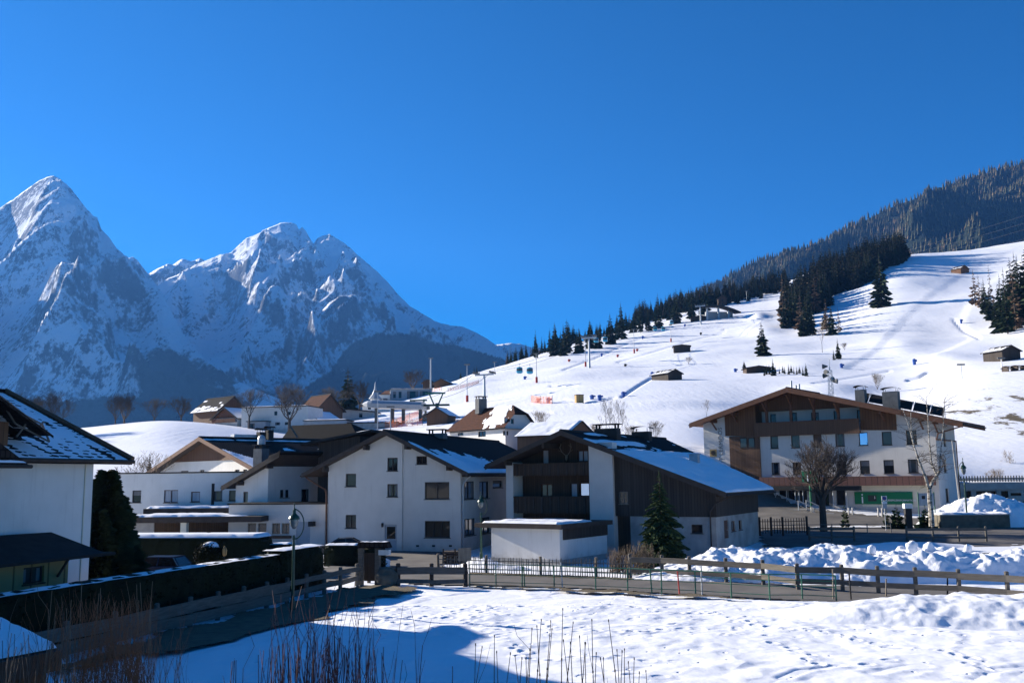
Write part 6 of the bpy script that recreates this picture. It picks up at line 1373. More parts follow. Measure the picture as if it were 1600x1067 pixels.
for px, b_, t_, v, w, Y, lb in ((843, 658, 624, 0, 1.0, 150, 'fan-shaped bare shrub behind the brown-roofed house'), (946, 675, 618, 1, .8, 120, 'tall thin young tree behind the farmhouse chimneys, left of its twin'), (966, 676, 620, 1, .75, 118, 'tall thin young tree behind the farmhouse chimneys, right of its twin'), (930, 672, 645, 0, .9, 125, 'low bare shrub behind the half-lit barn roof'), (985, 676, 648, 0, .8, 120, 'small bare shrub between the farmhouse chimneys'), (1023, 676, 640, 0, .8, 120, 'single small bare shrub right of the farmhouse chimneys'), (1104, 646, 622, 1, .8, 160, 'tiny bare sapling above the left eave of the office'),
      (1076, 570, 552, 0, 1.2, None, 'brown bush right above the hay hut'), (1371, 612, 570, 0, .9, None, 'round reddish bare tree behind the office chimneys'), (1285, 552, 500, 1, .7, None, 'slim bare larch left of the lone small spruce'), (1320, 548, 530, 0, 1.2, None, 'low bare bush right of the lone small spruce'), (232, 735, 700, 1, 1.2, 110, 'sapling behind the flat-roofed house'), (212, 735, 706, 1, 1.2, 108, 'left sapling behind the flat-roofed house'), (1575, 755, 700, 1, 1.0, 125, 'bare young tree behind the terrace fence at the right edge'), (1558, 755, 715, 0, .9, 112, 'bare shrub in front of the garages')):
    bare_px(px, b_, t_, BS[v], w, lb, Y)
tree_px(233, 742, 703, VAR[3], 1.0, label='little spruce tip showing over the flat-roofed house')

# ---- near trees
def place(o, p): o.location = p; return o
# pollarded lime before the office
p = at(1287, 826, 84); p.z = tz(p.x, p.y)
LT = make_bare('lime_tree', 7.3, .95, 21, nsplit=3, depth=5, r0=.30, trunk=.40, limbs=9, tw=.012, up=.1, mt='bark', minlen=.3); place(LT, p); tag(LT, 'pollarded lime tree with dense dark bare crown in front of the office', 'tree')
# birch with forked white stems
p = at(1456, 822, 83); p.z = tz(p.x, p.y); BI = empty('birch_tree', p, 0, 'white-stemmed birch forking low, bare, in front of the right end of the office', 'birch')
bm, nt, b_ = newmat('birch_bark'); v = coords(nt, 'Object', (1, 1, 3)); L(nt, mixc(nt, ramp(nt, noise(nt, v, 2.2, 5, .7), [(.48, 0), (.56, 1)]).outputs[0], (.42, .39, .34), (.045, .04, .035)), b_.inputs['Base Color']); b_.inputs['Roughness'].default_value = .8; M['birch'] = bm
def bp(px, py, dy=0): q = at(px, py, 83 + dy) - p; return q
tk = MB(); cr = MB(); stems = [([(1456, 822), (1455, 800), (1453, 784), (1452, 764)], .24, .17), ([(1452, 766), (1446, 745), (1436, 720), (1428, 695), (1421, 668), (1411, 640)], .13, .03), ([(1428, 697), (1424, 670), (1423, 640)], .07, .02), ([(1452, 765), (1457, 752), (1464, 742), (1468, 735)], .14, .1), ([(1464, 743), (1456, 725), (1452, 690), (1450, 655), (1447, 620)], .09, .02), ([(1468, 736), (1470, 705), (1474, 670), (1475, 640), (1476, 622)], .07, .02), ([(1468, 736), (1474, 728), (1478, 715)], .05, .02)]
rb = random.Random(4)
for k, (pts, r0, r1) in enumerate(stems):
    Q = [bp(x, y, [0, -.6, -.3, .3, .6, .2, 0][k] * min(1, i / 2)) for i, (x, y) in enumerate(pts)]; n = len(Q) - 1
    for i in range(n):
        ra = r0 + (r1 - r0) * i / n; rb_ = r0 + (r1 - r0) * (i + 1) / n; tk.tube(Q[i], Q[i + 1], ra, rb_, 7, cap=False)
        if k == 0: continue
        for j in range(7):
            t = rb.random(); s = Q[i].lerp(Q[i + 1], t); d = Vector((rb.uniform(-1, 1), rb.uniform(-1, 1), rb.uniform(.1, .8))).normalized(); ln = rb.uniform(.6, 1.9); r_ = .022
            for q in range(4):
                e = s + d * ln / 4; cr.tube(s, e, r_, r_ * .75, 3, cap=False); r_ *= .75
                for _ in range(2): dd = (d + Vector((rb.uniform(-1, 1), rb.uniform(-1, 1), rb.uniform(-.6, .6))) * .8).normalized(); cr.tube(e, e + dd * ln * .3, r_ * .7, .006, 3, cap=False)
                s = e; d = (d + Vector((rb.uniform(-.3, .3), rb.uniform(-.3, .3), -.12))).normalized()
tk.build('trunk', M['birch'], BI); cr.build('crown', M['twig'], BI)
# spruce in front of the farmhouse barn
p = at(1034, 872, 61); p.z = 0; h = at(1035, 738, 61).z
NS = make_conifer('spruce', h, 2.15, 34, 12, 77, 'needles_green', big=True, droop=.30); place(NS, p); tag(NS, 'green feathery spruce in front of the barn wall of the farmhouse', 'spruce')
# dark bushy conifers beside the left house
def bushy(px, pyb, pyt, Y, w, lb, n=5200, seed=1):
    rn = random.Random(seed); p = at(px, pyb, Y); p.z = 0; h = at(px, pyt, Y).z; o = empty('conifer', p, 0, lb, 'conifer'); tb = MB(); tb.tube((0, 0, -.3), (0, 0, h * .9), .16, .04, 7); tb.build('trunk', M['bark'], o); mb = MB()
    for _ in range(n):
        t = rn.random() ** .8; z = h * (.03 + .97 * t); a = rn.uniform(0, 6.283); k = 1 + .34 * math.sin(a * 3 + seed + z * 1.7) + .26 * math.sin(a * 5 - z * 3.3 + seed) + .14 * math.sin(z * 7); rad = w * (1.15 - .15 * t) * k * (1 - t ** 2.2) ** .8 * (.55 + .45 * math.sqrt(rn.random())) + .05
        d = Vector((math.cos(a), math.sin(a), 0)); c = d * rad + Vector((0, 0, z)); L_ = rn.uniform(.2, .75) * (1.2 - .5 * t); s_ = Vector((-d.y, d.x, 0)); tip = c + d * L_ + Vector((0, 0, rn.uniform(-.25, .35) * L_)) + s_ * rn.uniform(-.2, .2); w_ = L_ * .22
        m_ = c.lerp(tip, .5); mb.face([c, m_ + s_ * w_, tip, m_ - s_ * w_]); mb.face([c, m_ + Vector((0, 0, w_)), tip, m_ - Vector((0, 0, w_))])
    mb.build('crown', M['needles'], o)
bushy(160, 900, 737, 52, .85, 'dark bushy conifer at the right corner of the left house', 6000, 1); bushy(178, 900, 778, 53.5, .72, 'lower rounder dark conifer right of the bushy one beside the left house', 4200, 5); bushy(146, 905, 800, 51, .7, 'dark conifer squeezed between house wall and taller conifer', 3500, 9)

# dense woods behind the individual trees: one mass of crowns
def wood_mass(n, seed, pts):
    rs = random.Random(seed); P_ = []
    while len(P_) < n:
        px = rs.uniform(pts[0][0], pts[-1][0]); b_ = float(np.interp(px, [q[0] for q in pts], [q[1] for q in pts])); far_ = float(np.interp(px, [q[0] for q in pts], [q[2] for q in pts]))
        g = hitground(px, b_); Yd = g.y + 8 + (rs.random() ** 1.2) * far_; c = ray(px, b_); x = c.x / c.y * Yd; P_.append((x, Yd, tz(x, Yd)))
    return np.array(P_)
def merged_wood(name, P, hmin, hmax, seed, label):
    rs = np.random.RandomState(seed); src = [np.array([v.co[:] for v in next(k for k in kids(o) if k.name.startswith('crown')).data.vertices]) for o in VAR]; Vs = []
    for p in P:
        V = src[rs.randint(len(src))].copy(); V = V[:len(V) // 4 * 4 - 8] if False else V; h = rs.uniform(hmin, hmax) * (.6 if rs.rand() < .2 else 1) / 10; w = h * rs.uniform(.8, 1.5); a = rs.uniform(0, 6.28)
        x, y = V[:, 0] * w, V[:, 1] * w; n4 = (len(V) - 8) // 4 * 4; Q = np.stack([x * np.cos(a) - y * np.sin(a) + p[0], x * np.sin(a) + y * np.cos(a) + p[1], V[:, 2] * h + p[2]], -1)[:n4]; Vs.append(Q)
    A = np.concatenate(Vs); F = np.arange(len(A)).reshape(-1, 4); return tag(np_mesh(name, A, F, M['forest2'], smooth=False), label, 'forest', kind='stuff')
P = wood_mass(560, 3, [(1228, 500, 60), (1262, 490, 130), (1300, 468, 170), (1340, 453, 130), (1380, 424, 80), (1416, 410, 50)])
merged_wood('forest', P, 10, 24, 8, 'dense dark interior of the forest block at the upper right of the slope')
P = wood_mass(260, 4, [(990, 512, 40), (1020, 500, 60), (1100, 483, 90), (1230, 458, 110)])
merged_wood('forest', P, 8, 19, 9, 'dense dark wood behind the front row of spruces on the ridge')
for k, (x, y, h) in enumerate(((-17.5, 21.5, 15), (-15.5, 19.0, 13), (-21, 19, 15))):  # added spruces out of view, there to cast shade on the near shed
    o = make_conifer('spruce', h, 2.9, 30, 10, 90 + k, 'needles'); o.location = (x, y, 0); tag(o, ['tall', 'shorter', 'wide'][k] + ' unseen spruce added outside the left picture edge to shade the near snowy shed', 'spruce')
# ================================================================== roads and bare ground (sheets just above the terrain)
def sheet(name, pts, m, off=.03, kind='structure', step=1.0, label=None, jag=0.0):
    """outline given on the ground plane, filled as a fine grid draped over the terrain"""
    P = [(p.x, p.y) for p in pts]; xs = [p[0] for p in P]; ys = [p[1] for p in P]
    gx = np.arange(min(xs) - step, max(xs) + step, step); gy = np.arange(min(ys) - step, max(ys) + step, step); X, Y = np.meshgrid(gx, gy)
    Xn = X + (fbm(X / 2, Y / 2, 3, 5) * jag if jag else 0); Yn = Y + (fbm(X / 2 + 9, Y / 2, 3, 6) * jag if jag else 0); ins = np.zeros(X.shape, bool); n = len(P)
    for i in range(n):
        x0, y0 = P[i]; x1, y1 = P[(i + 1) % n]
        c = ((y0 > Yn) != (y1 > Yn)) & (Xn < (x1 - x0) * (Yn - y0) / (y1 - y0 + 1e-12) + x0); ins ^= c
    F = grid_faces(*X.shape); k = ins.reshape(-1)[F].sum(1) >= 2; F = F[k]; u = np.unique(F); mp = np.full(X.size, -1); mp[u] = np.arange(len(u))
    Zs = interp2(Zbase, X, Y) + off; V = np.stack([X, Y, Zs], -1).reshape(-1, 3)[u]
    return tag(np_mesh(name, V, mp[F], M[m]), label, kind=kind)
def gp(px, py, z=0.0): return onz(px, py, z)
road = [gp(598, 899), gp(640, 912), gp(735, 914), (gp(900, 918)), gp(1100, 930), gp(1180, 934), gp(1300, 942), gp(1450, 955), gp(1700, 975), gp(1900, 990), gp(1900, 945), gp(1600, 926), gp(1400, 919), gp(1200, 912), gp(1000, 906), gp(850, 901), gp(740, 897), gp(690, 893), gp(685, 882), gp(730, 868), gp(730, 860), gp(590, 860), gp(560, 872), gp(520, 884), gp(440, 900), gp(500, 911), gp(560, 900)]
sheet('road', road, 'asphalt', .03, step=.35, jag=.25)
lot = [Vector((x, y, 0)) for x, y in ((17.5, 63.5), (60, 61), (75, 70), (80, 92), (56, 91), (43, 93), (36, 98), (29, 108), (24, 112), (22.5, 96), (21, 85), (19.5, 75))]
sheet('parking_lot', lot, 'asphalt', .03, step=.6, jag=.5)
for pts in ([(20, 68), (24, 66.5), (33, 67), (40, 69), (37, 71), (30, 71.5), (24, 72), (20, 71)], [(40, 73.6), (50, 72.6), (56, 72.5), (50, 73.6), (42, 74.2)], [(27, 88.5), (33, 87.5), (40, 88), (34, 89.2), (28, 89.6)]):
    sheet('snow_patch', [Vector((x, y, 0)) for x, y in pts], 'snow', .06, step=.22, jag=1.1)
mud = [gp(120, 1055), gp(235, 1018), gp(260, 1024), gp(330, 1010), gp(420, 986), gp(500, 966), gp(560, 948), gp(600, 934), gp(660, 924), gp(612, 917), gp(560, 917), gp(480, 938), gp(400, 958), gp(300, 985), gp(200, 1010), gp(120, 1035)]
sheet('bare_ground', mud, 'mud', .115, step=.16, jag=.9)
verge = [gp(735, 914.5), gp(800, 917), gp(900, 922), gp(1000, 928), gp(1100, 934), gp(1160, 937), gp(1160, 939), gp(1080, 936), gp(980, 930), gp(880, 924), gp(780, 918.5), gp(735, 917)]
sheet('grass_verge', verge, 'mud', .10, step=.12, jag=.8)
sheet('grass_verge', [gp(735, 897.5), gp(850, 901.5), gp(985, 906.5), gp(985, 904), gp(850, 898.5), gp(735, 894.5)], 'mud', .045, step=.2, jag=.3)

# ================================================================== snow banks
def bank(name, label, axis, hfn, wfn, n=(220, 60), seed=1, m='snow_bank', lump=.45, group=None, z0=None, fine=.12):
    """ridge of ploughed snow along a polyline: hfn(s) height, wfn(s) half width"""
    A_ = [Vector((x, y, 0)) for x, y in axis]; L_ = [0]
    for a, c in zip(A_[:-1], A_[1:]): L_.append(L_[-1] + (c - a).length)
    S_, T_ = np.meshgrid(np.linspace(0, 1, n[0]), np.linspace(-1, 1, n[1]), indexing='ij'); s = S_ * L_[-1]
    X0 = np.interp(s, L_, [a.x for a in A_]); Y0 = np.interp(s, L_, [a.y for a in A_]); dx = np.gradient(X0, axis=0); dy = np.gradient(Y0, axis=0); q = np.hypot(dx, dy); nx, ny = dy / q, -dx / q
    w = np.vectorize(wfn)(S_); X = X0 + nx * T_ * w; Y = Y0 + ny * T_ * w; h = np.vectorize(hfn)(S_)
    base = np.clip(1 - np.abs(T_) ** 2.2, 0, 1); env = np.clip(base * 2.2, 0, 1)
    chunk = fbm(X / 3.6, Y / 2.6, 2, seed + 7) * lump * .45 + fbm(X / 1.3, Y / 1.1, 4, seed, .55) * lump * .27 + np.abs(fbm(X / .8, Y / .7, 2, seed + 4)) * fine * .5
    Zg = (interp2(Zbase, X, Y) if z0 is None else z0) - .12 + h * base * (1 + fbm(X / 5, Y / 5, 2, seed + 9) * .25) + chunk * env * np.clip(h, .3, 1.3)
    return tag(np_mesh(name, np.stack([X, Y, Zg], -1).reshape(-1, 3), grid_faces(*n), M[m]), label, 'snow bank', group)
a = gp(1010, 893); c = gp(1300, 893); 
bank('snow_bank', 'long lumpy ploughed snow bank behind the wooden rail fence, right of the spruce', [(7.6, 58.5), (12, 57.2), (20, 56), (28, 54.8), (38, 53.5), (52, 52)], lambda s: 1.55 * min(1, s * 9 + .12) * (1 - .1 * s), lambda s: 3.8, (520, 110), 3, lump=.62, fine=.25)
bank('snow_bank', 'broad smooth snow bank in the right foreground, in front of the railing', [(9.0, 41.2), (11.5, 40.4), (16, 39.2), (22, 38.2), (34, 36.8), (44, 36)], lambda s: 1.0 * min(1, s * 5 + .05), lambda s: 2.2 + 1.8 * min(1, s * 3), (360, 90), 14, 'snow', lump=.34, fine=.10)
bank('snow_bank', 'small dirty snow ridge at the right edge of the near field', [(18.5, 33.0), (22, 32.4), (28, 31.8)], lambda s: .45 * min(1, s * 3 + .1), lambda s: 1.3, (120, 50), 24, lump=.35, fine=.12)
bank('snow_bank', 'low snow heap behind the picket fence beside the annex', [(-4, 66), (-1.5, 63.5), (1, 62)], lambda s: .55 * math.sin(s * 3.1), lambda s: 1.2, (80, 40), 31, lump=.3)
bank('snow_bank', 'flat snow ridge in shade between the picket fence and the bank', [(19.5, 69), (24, 70), (30, 71.5), (35, 72)], lambda s: .5 * math.sin(s * 3.1), lambda s: 2.0, (80, 40), 33, 'snow', lump=.2)
# tall heap beside the office
p = at(1548, 806, 90); z = tz(p.x, p.y)
n = 90; U, T_ = np.meshgrid(np.linspace(-1, 1, n), np.linspace(-1, 1, n), indexing='ij'); X = p.x + U * 6.6; Y = p.y + T_ * 4.2; rr = np.sqrt((U * .96) ** 2 + T_ ** 2)
hp = np.clip(1 - np.clip(rr, 0, 1) ** 1.9, 0, 1); zz = z - .1 + hp * 2.75 * (1 - .22 * np.clip(U, 0, 1)) + (fbm(X / 1.8, Y / 1.8, 5, 6, .55) * .30 + np.abs(fbm(X / .7, Y / .7, 2, 8)) * .14) * np.clip(hp * 3, 0, 1)
tag(np_mesh('snow_heap', np.stack([X, Y, zz], -1).reshape(-1, 3), grid_faces(n, n), M['snow_bank']), 'tall heap of cleared snow in front of the garages, right of the office', 'snow heap')
# loose snow chunks sitting on the bank
rng2 = random.Random(5)
for px, py, r, lb in ((1425, 850, .62, 'upright snow chunk on top of the bank, left of its pair'), (1452, 851, .55, 'broader snow chunk on top of the bank, right of its pair'), (1362, 853, .4, 'small snow chunk on the bank below the left rail fence'), (1512, 852, .42, 'small snow chunk on the crest near the right end'), (1411, 884, .5, 'snow clod with dirty foot half way down the bank')):
    p = at(px, py + 4, 55.5 if py < 860 else 53.3); r *= .45; mb = MB(); prof_ = [(r * .9, -r * 1.2), (r, -.1), (r * .85, r * .5), (r * .4, r * .95), (0, r * 1.05)]; mb.lathe(prof_, n=12)
    mb.v = [(v[0] * 1.35 * k_ + .12 * v[2], v[1] * k_, v[2] * (.55 + .6 * k_)) for v in mb.v for k_ in (rng2.uniform(.72, 1.2),)]; o = mb.build('snow_chunk', M['snow_bank'], smooth=True); o.location = p; tag(o, lb, 'snow chunk', 'snow chunks on the bank')

# ================================================================== fences
def rail_fence(pts, hts, label, rails=((.35, .6), (.8, 1.05)), m='fencewood', every=None, pr=.11, thick=.06, name='rail_fence', plank_side=-1, post_m=None):
    """pts: post feet; one rail per bay and height"""
    o = empty(name, pts[0], 0, label, 'fence'); b = pts[0]
    for i, p in enumerate(pts):
        h = hts if not hasattr(hts, '__len__') else hts[i]; mb = MB(); q = p - b; mb.tube(q - Vector((0, 0, .4)), q + Vector((0, 0, h)), pr, pr * .95, 8); mb.tube(q + Vector((0, 0, h)), q + Vector((0, 0, h + .04)), pr * 1.05, pr * .6, 8); mb.build('post', M[post_m or m], o)
    rn = random.Random(int(pts[0].x * 10))
    for p, q in zip(pts[:-1], pts[1:]):
        d = (q - p); d.z = 0; d.normalize(); s = Vector((-d.y, d.x, 0)) * thick / 2
        off = s / s.length * (pr * plank_side)
        for z0, z1 in rails:
            mb = MB(); j0, j1 = rn.uniform(-.04, .04), rn.uniform(-.04, .04); a_, c_ = p - b + off, q - b + off
            P_ = [v + w_ + Vector((0, 0, z + j)) for z in (z0, z1) for v, j in ((a_, j0), (c_, j1)) for w_ in (s, -s)]
            mb.idx(P_, [(0, 1, 3, 2), (4, 6, 7, 5), (0, 2, 6, 4), (1, 5, 7, 3), (0, 4, 5, 1), (2, 3, 7, 6)]); mb.build('rail', M[m], o)
    return o
# long wooden rail fence in front of the far bank
fp_ = []
for px, py in ((985, 901), (1035, 903.5), (1078, 906.5), (1135, 910), (1193, 914), (1247, 921.5), (1317, 924), (1373, 927), (1432, 930), (1500, 934), (1576, 939), (1662, 946), (1760, 953)):
    q = gp(px, py); fp_.append(q)
rail_fence(fp_, 1.28, 'long grey wooden two-rail fence along the far side of the road, snow bank behind it', ((.30, .55), (.86, 1.16)), plank_side=-1)
# picket fence left of it
a_, c_ = gp(684, 894), gp(985, 903); mids = [gp(684, 893), gp(760, 896), gp(845, 899), gp(932, 901), gp(985, 902.5)]
def picket(pts, h, label, gap=.16, w=.055, m='picketwood', jit=.05, tilt=.1):
    o = empty('picket_fence', pts[0], 0, label, 'fence'); b = pts[0]; rn = random.Random(int(h * 100)); L0 = sum((q - p).length for p, q in zip(pts[:-1], pts[1:])); mb = MB()
    for p, q in zip(pts[:-1], pts[1:]):
        d = (q - p); ln = d.length; d.normalize(); k = 0.0
        while k < ln:
            c = p - b + d * k; t = d * rn.uniform(-tilt, tilt); hh = h + rn.uniform(-jit, jit); mb.tube(c + Vector((0, 0, -.1)), c + t + Vector((0, 0, hh)), w / 1.5, w / 2.2, 4, cap=True); k += gap * rn.uniform(.85, 1.15)
    mb.build('pickets', M[m], o)
    for z in (h * .28, h * .78):
        mb = MB(); mb.path([p - b + Vector((0, .05, z)) for p in pts], .035, 4); mb.build('rail', M[m], o)
    for p in pts: mb = MB(); q = p - b + Vector((0, .12, 0)); mb.tube(q - Vector((0, 0, .3)), q + Vector((0, 0, h + .12)), .09, n=7); mb.build('post', M[m], o)
picket(mids, .98, 'weathered picket fence between driveway and rail fence, before the white annex')
picket([at(1188, 831, 78), at(1206, 831, 77.5), at(1224, 831, 77), at(1262, 830, 76)], 1.05, 'dark picket fence right of the barn corner', .2, .07, 'darkbeam', .02, .02)
def far_pt(px, Y): p = at(px, 825, Y); p.z = tz(p.x, p.y); return p
rail_fence([far_pt(1264, 76), far_pt(1299, 75.7), far_pt(1334, 75.5)], 1.12, 'short two-rail wooden fence under the pollarded lime tree', ((.25, .4), (.85, 1.05)), pr=.09)
rail_fence([far_pt(1416, 75), far_pt(1457, 74.7), far_pt(1497, 74.5), far_pt(1540, 74.3)], 1.12, 'short two-rail wooden fence before the birch', ((.25, .4), (.85, 1.05)), pr=.09)
# planked fence along the left of the field
lp = [(40, 1040), (100, 1024), (170, 1006), (250, 990)]
LP_ = [(-60, 1072), (30, 1047), (110, 1023), (182, 1003), (251, 985), (297, 981), (340, 970), (380, 959), (416, 949), (448, 941), (478, 933), (506, 926), (531, 919.5), (557, 914)]
LP_ = [gp(x, y) for x, y in LP_]
A0, B0 = LP_[2], LP_[-1]
def online(px):
    c = ray(px, 960); c = c.x / c.y; d = B0 - A0; t = (c * A0.y - A0.x) / (d.x - c * d.y); return A0 + d * t
LP2 = [online(px) for px in (-80, 20, 105, 180, 245, 297, 340, 380, 416, 448, 478, 506, 531, 557, 576)]
for p in LP2: p.z = 0
rail_fence(LP2[:10], 1.12, 'long boarded fence before the big hedge on the left', ((.08, .50), (.54, .98)), pr=.11)
rail_fence(LP2[9:], 1.12, 'two-rail stretch of wooden fence between near street lamp and boulder', ((.25, .5), (.75, 1.0)), pr=.11)
rail_fence([gp(622, 914), gp(674, 914.5), gp(727, 915)], 1.15, 'dark two-rail fence between boulder and green railing', ((.12, .34), (.60, .98)), m='fencewood', pr=.13, post_m='darkbeam')
# green steel railing along the road
g0 = [(734, 915.5), (775, 916), (816, 917), (866, 918.5), (931, 922), (981, 924), (1034, 927), (1087, 929.5), (1143, 933), (1203, 936.5), (1254, 936.5), (1307, 939)]
GP = [gp(*q) for q in g0]; GR = empty('railing', GP[0], 0, 'green painted steel railing with three bars along the near edge of the road', 'railing'); b = GP[0]
for i, p in enumerate(GP):
    mb = MB(); q = p - b; mb.tube(q - Vector((0, 0, .3)), q + Vector((0, 0, 1.16)), .035, n=6); mb.build('post', M['green'], GR)
for z, r in ((1.15, .028), (.62, .018), (.88, .016), (.22, .018)):
    mb = MB(); mb.path([p - b + Vector((0, 0, z)) for p in GP], r, 5); mb.build('bar', M['green'], GR)
for px, py, hh, m, nm, lb in ((815, 915.5, 1.0, 'metal_dark', 'stake', 'short dark stake behind the green railing, left of two'), (820, 916, 1.0, 'green', 'stake', 'short green stake behind the green railing, right of two'), (879, 919, 1.3, 'galv', 'stake', 'grey steel stake leaning on the green railing'), (1062, 929, 1.1, 'red_pad', 'marker_rod', 'thin red snow marker rod at the railing'), (1019, 926, 1.15, 'green', 'stake', 'slightly tilted green stake in the railing'), (1097, 929.5, 1.35, 'galv', 'stake', 'taller pale steel stake at the railing'), (1302, 936.5, 1.35, 'picketwood', 'stake', 'pale wooden stake at the right end of the railing'),
                          (1330, 937, 1.15, 'metal_dark', 'stake', 'dark tilted stake right of the railing end'), (1384, 932, .8, 'picketwood', 'stake', 'short pale stake sticking out before the rail fence'), (1480, 932, .9, 'metal_dark', 'stake', 'dark stake before the rail fence, rightmost')):
    p = gp(px, py); mb = MB(); t = random.Random(px).uniform(-.08, .08); mb.tube((0, 0, -.2), (t, 0, hh), .035, n=6); mb.tube((t, 0, hh), (t, 0, hh + .03), .045, n=6); o = mb.build(nm, M[m]); o.location = p; tag(o, lb, nm.replace('_', ' '))
# board on a post
p = gp(726.5, 914); SG = empty('sign_board', p, 0, 'blank pale notice board on a wooden post beside the railing start', 'sign'); mb = MB(); mb.box(-.06, .06, -.05, .05, -.3, 1.75); mb.build('post', M['picketwood'], SG); mb = MB(); mb.box(-.36, .36, -.10, -.055, 1.3, 1.98); mb.build('board', M['picketwood'], SG)
# big grey drums / bin by the annex
p = gp(712, 879); o = empty('compost_bin', p, 0, 'dark wooden compost bin behind the notice board', 'compost bin'); mb = MB()
for k in range(4): mb.box(-.8, .8, -.6, .6, .05 + k * .2, .20 + k * .2)
mb.build('boards', M['darkbeam'], o)
for s in (-.8, 0, .8): mb = MB(); mb.box(s - .05, s + .05, -.68, -.6, 0, 1.0); mb.build('post', M['barnwood'], o)

# ================================================================== gate shrine, boulder
p = gp(584, 913); GS = empty('gate_post', p, -.2, 'wooden gate post pair with small tiled roof beside the boulder', 'gate post')
for x in (-.75, .22): mb = MB(); mb.box(x - .13, x + .13, -.13, .13, -.3, 2.0); mb.build('post', M['fencewood'], GS)
mb = MB(); mb.box(-.55, .1, -.05, .05, .2, 1.7); mb.build('panel', M['darkwood'], GS)
mb = MB(); mb.prism([(-.95, 2.0), (.95, 2.0), (.8, 2.32), (-.8, 2.32)], -.35, .35); o = mb.build('roof', M['tile_brownblack'], GS); uvplane(o)
mb = MB(); mb.box(.35, .95, -.28, .1, 1.62, 1.9); mb.build('letter_box', M['plaster2'], GS)
snow_sheet(o, (-.75, -.3, 2.33), (.75, -.3, 2.33), (-.75, .3, 2.33), lambda s, t: .0, (24, 10), seed=5, h=.06, scale=.3)
def rock(name, p, r, sz, m, seed, label, cat):
    n = 26; th, ph = np.meshgrid(np.linspace(0, np.pi, n), np.linspace(0, 2 * np.pi, n * 2), indexing='ij'); x = np.sin(th) * np.cos(ph); y = np.sin(th) * np.sin(ph); z = np.cos(th)
    sg = lambda v, e: np.sign(v) * np.abs(v) ** e
    k = 1 + fbm(x * 1.3 + seed, y * 1.3 + z * 1.1, 4, seed) * .16
    V = np.stack([sg(x, .75) * k * r * sz[0], sg(y, .75) * k * r * sz[1], sg(z, .75) * k * r * sz[2]], -1).reshape(-1, 3); o = np_mesh(name, V, grid_faces(n, n * 2), M[m]); o.location = p; return tag(o, label, cat)
p = gp(605, 914); rock('boulder', p + Vector((0, .1, .42)), .62, (.98, .8, .86), 'boulder', 4, 'large pale rounded boulder between gate post and dark rail fence', 'boulder')
p = gp(598, 886); rock('boulder', p + Vector((0, 0, .2)), .5, (1, .9, .8), 'snow_bank', 9, 'snow-covered stone behind the gate post', 'stone')

# ================================================================== hedges
def leafy(mb, pts_n, size, rn):
    for c, nrm in pts_n:
        a = Vector((rn.uniform(-1, 1), rn.uniform(-1, 1), rn.uniform(-1, 1))).normalized(); u = nrm.cross(a)
        if u.length < .1: continue
        u.normalize(); v = (nrm * rn.uniform(.2, 1) + u.cross(nrm) * rn.uniform(-1, 1)).normalized(); s = size * rn.uniform(.6, 1.4); c = c + nrm * rn.uniform(-.06, .05)
        mb.face([c, c + u * s * .4 + v * s * .5, c + v * s, c - u * s * .4 + v * s * .5])
def hedge(p0, p1, depth, h, label, dens=60, snowh=.12, cover=.3, rnd=.25, side=1, snow=True, h1=None):
    """clipped hedge: front foot from p0 to p1, body goes back by depth"""
    h1 = h1 or h; d = p1 - p0; d.z = 0; ln = d.length; d.normalize(); nb = Vector((-d.y, d.x, 0)) * side; rn = random.Random(int(ln * 100)); o = empty('hedge', p0, math.atan2(d.y, d.x), label, 'hedge')
    # local: x along, y back (side), z up; rounded section
    mb = MB(); sec = [(0, -.2), (-.05, h * .5), (0, h - rnd), (rnd * .35, h - rnd * .3), (rnd, h), (depth - rnd, h), (depth - rnd * .35, h - rnd * .3), (depth, h - rnd), (depth, -.2)]
    nx = max(4, int(ln / .35)); prev = None
    for i in range(nx + 1):
        t = i / nx; e = min(1, (min(t, 1 - t) * ln) / rnd + .01); e = math.sqrt(max(0, 1 - (1 - e) ** 2)); hh = (h + (h1 - h) * t) / h
        cur = [Vector((t * ln, (depth / 2 + (y - depth / 2) * (.8 + .2 * e)) * side, z * (.9 + .1 * e) * hh + rn.uniform(-.04, .04))) + Vector((0, rn.uniform(-.04, .04), 0)) for y, z in sec]
        if prev:
            for k in range(len(sec) - 1): mb.face([prev[k], cur[k], cur[k + 1], prev[k + 1]])
        else: mb.face(cur)
        prev = cur
    mb.face(prev[::-1]); body = mb.build('foliage_core', M['hedge'], o)
    lf = MB(); pn = []; A_f = ln * h
    for _ in range(int(A_f * dens)): pn.append((Vector((rn.uniform(0, ln), 0, rn.uniform(0, h * .93))), Vector((0, -side, 0))))
    for _ in range(int(depth * h * dens)):
        y = rn.uniform(0, depth); z = rn.uniform(0, h * .95); pn.append((Vector((0, y * side, z)), Vector((-1, 0, 0)))); pn.append((Vector((ln, y * side, z)), Vector((1, 0, 0))))
    for _ in range(0 if snow else int(ln * depth * dens * .6)): x = rn.uniform(0, ln); pn.append((Vector((x, rn.uniform(0, depth) * side, h + (h1 - h) * x / ln)), Vector((0, 0, 1))))
    leafy(lf, pn, .10, rn); lf.build('leaves', M['hedge'], o)
    if snow: snow_sheet(o, (.1, .02 * side, h - .03), (ln - .1, .02 * side, h1 - .03), (.1, depth * side * .98, h - .03), lambda s, t: cover + .25 * math.sin(t * 3.1), (max(20, int(ln * 5)), 12), seed=int(ln * 7) % 50, h=snowh, scale=.9, m='snow')
    return o
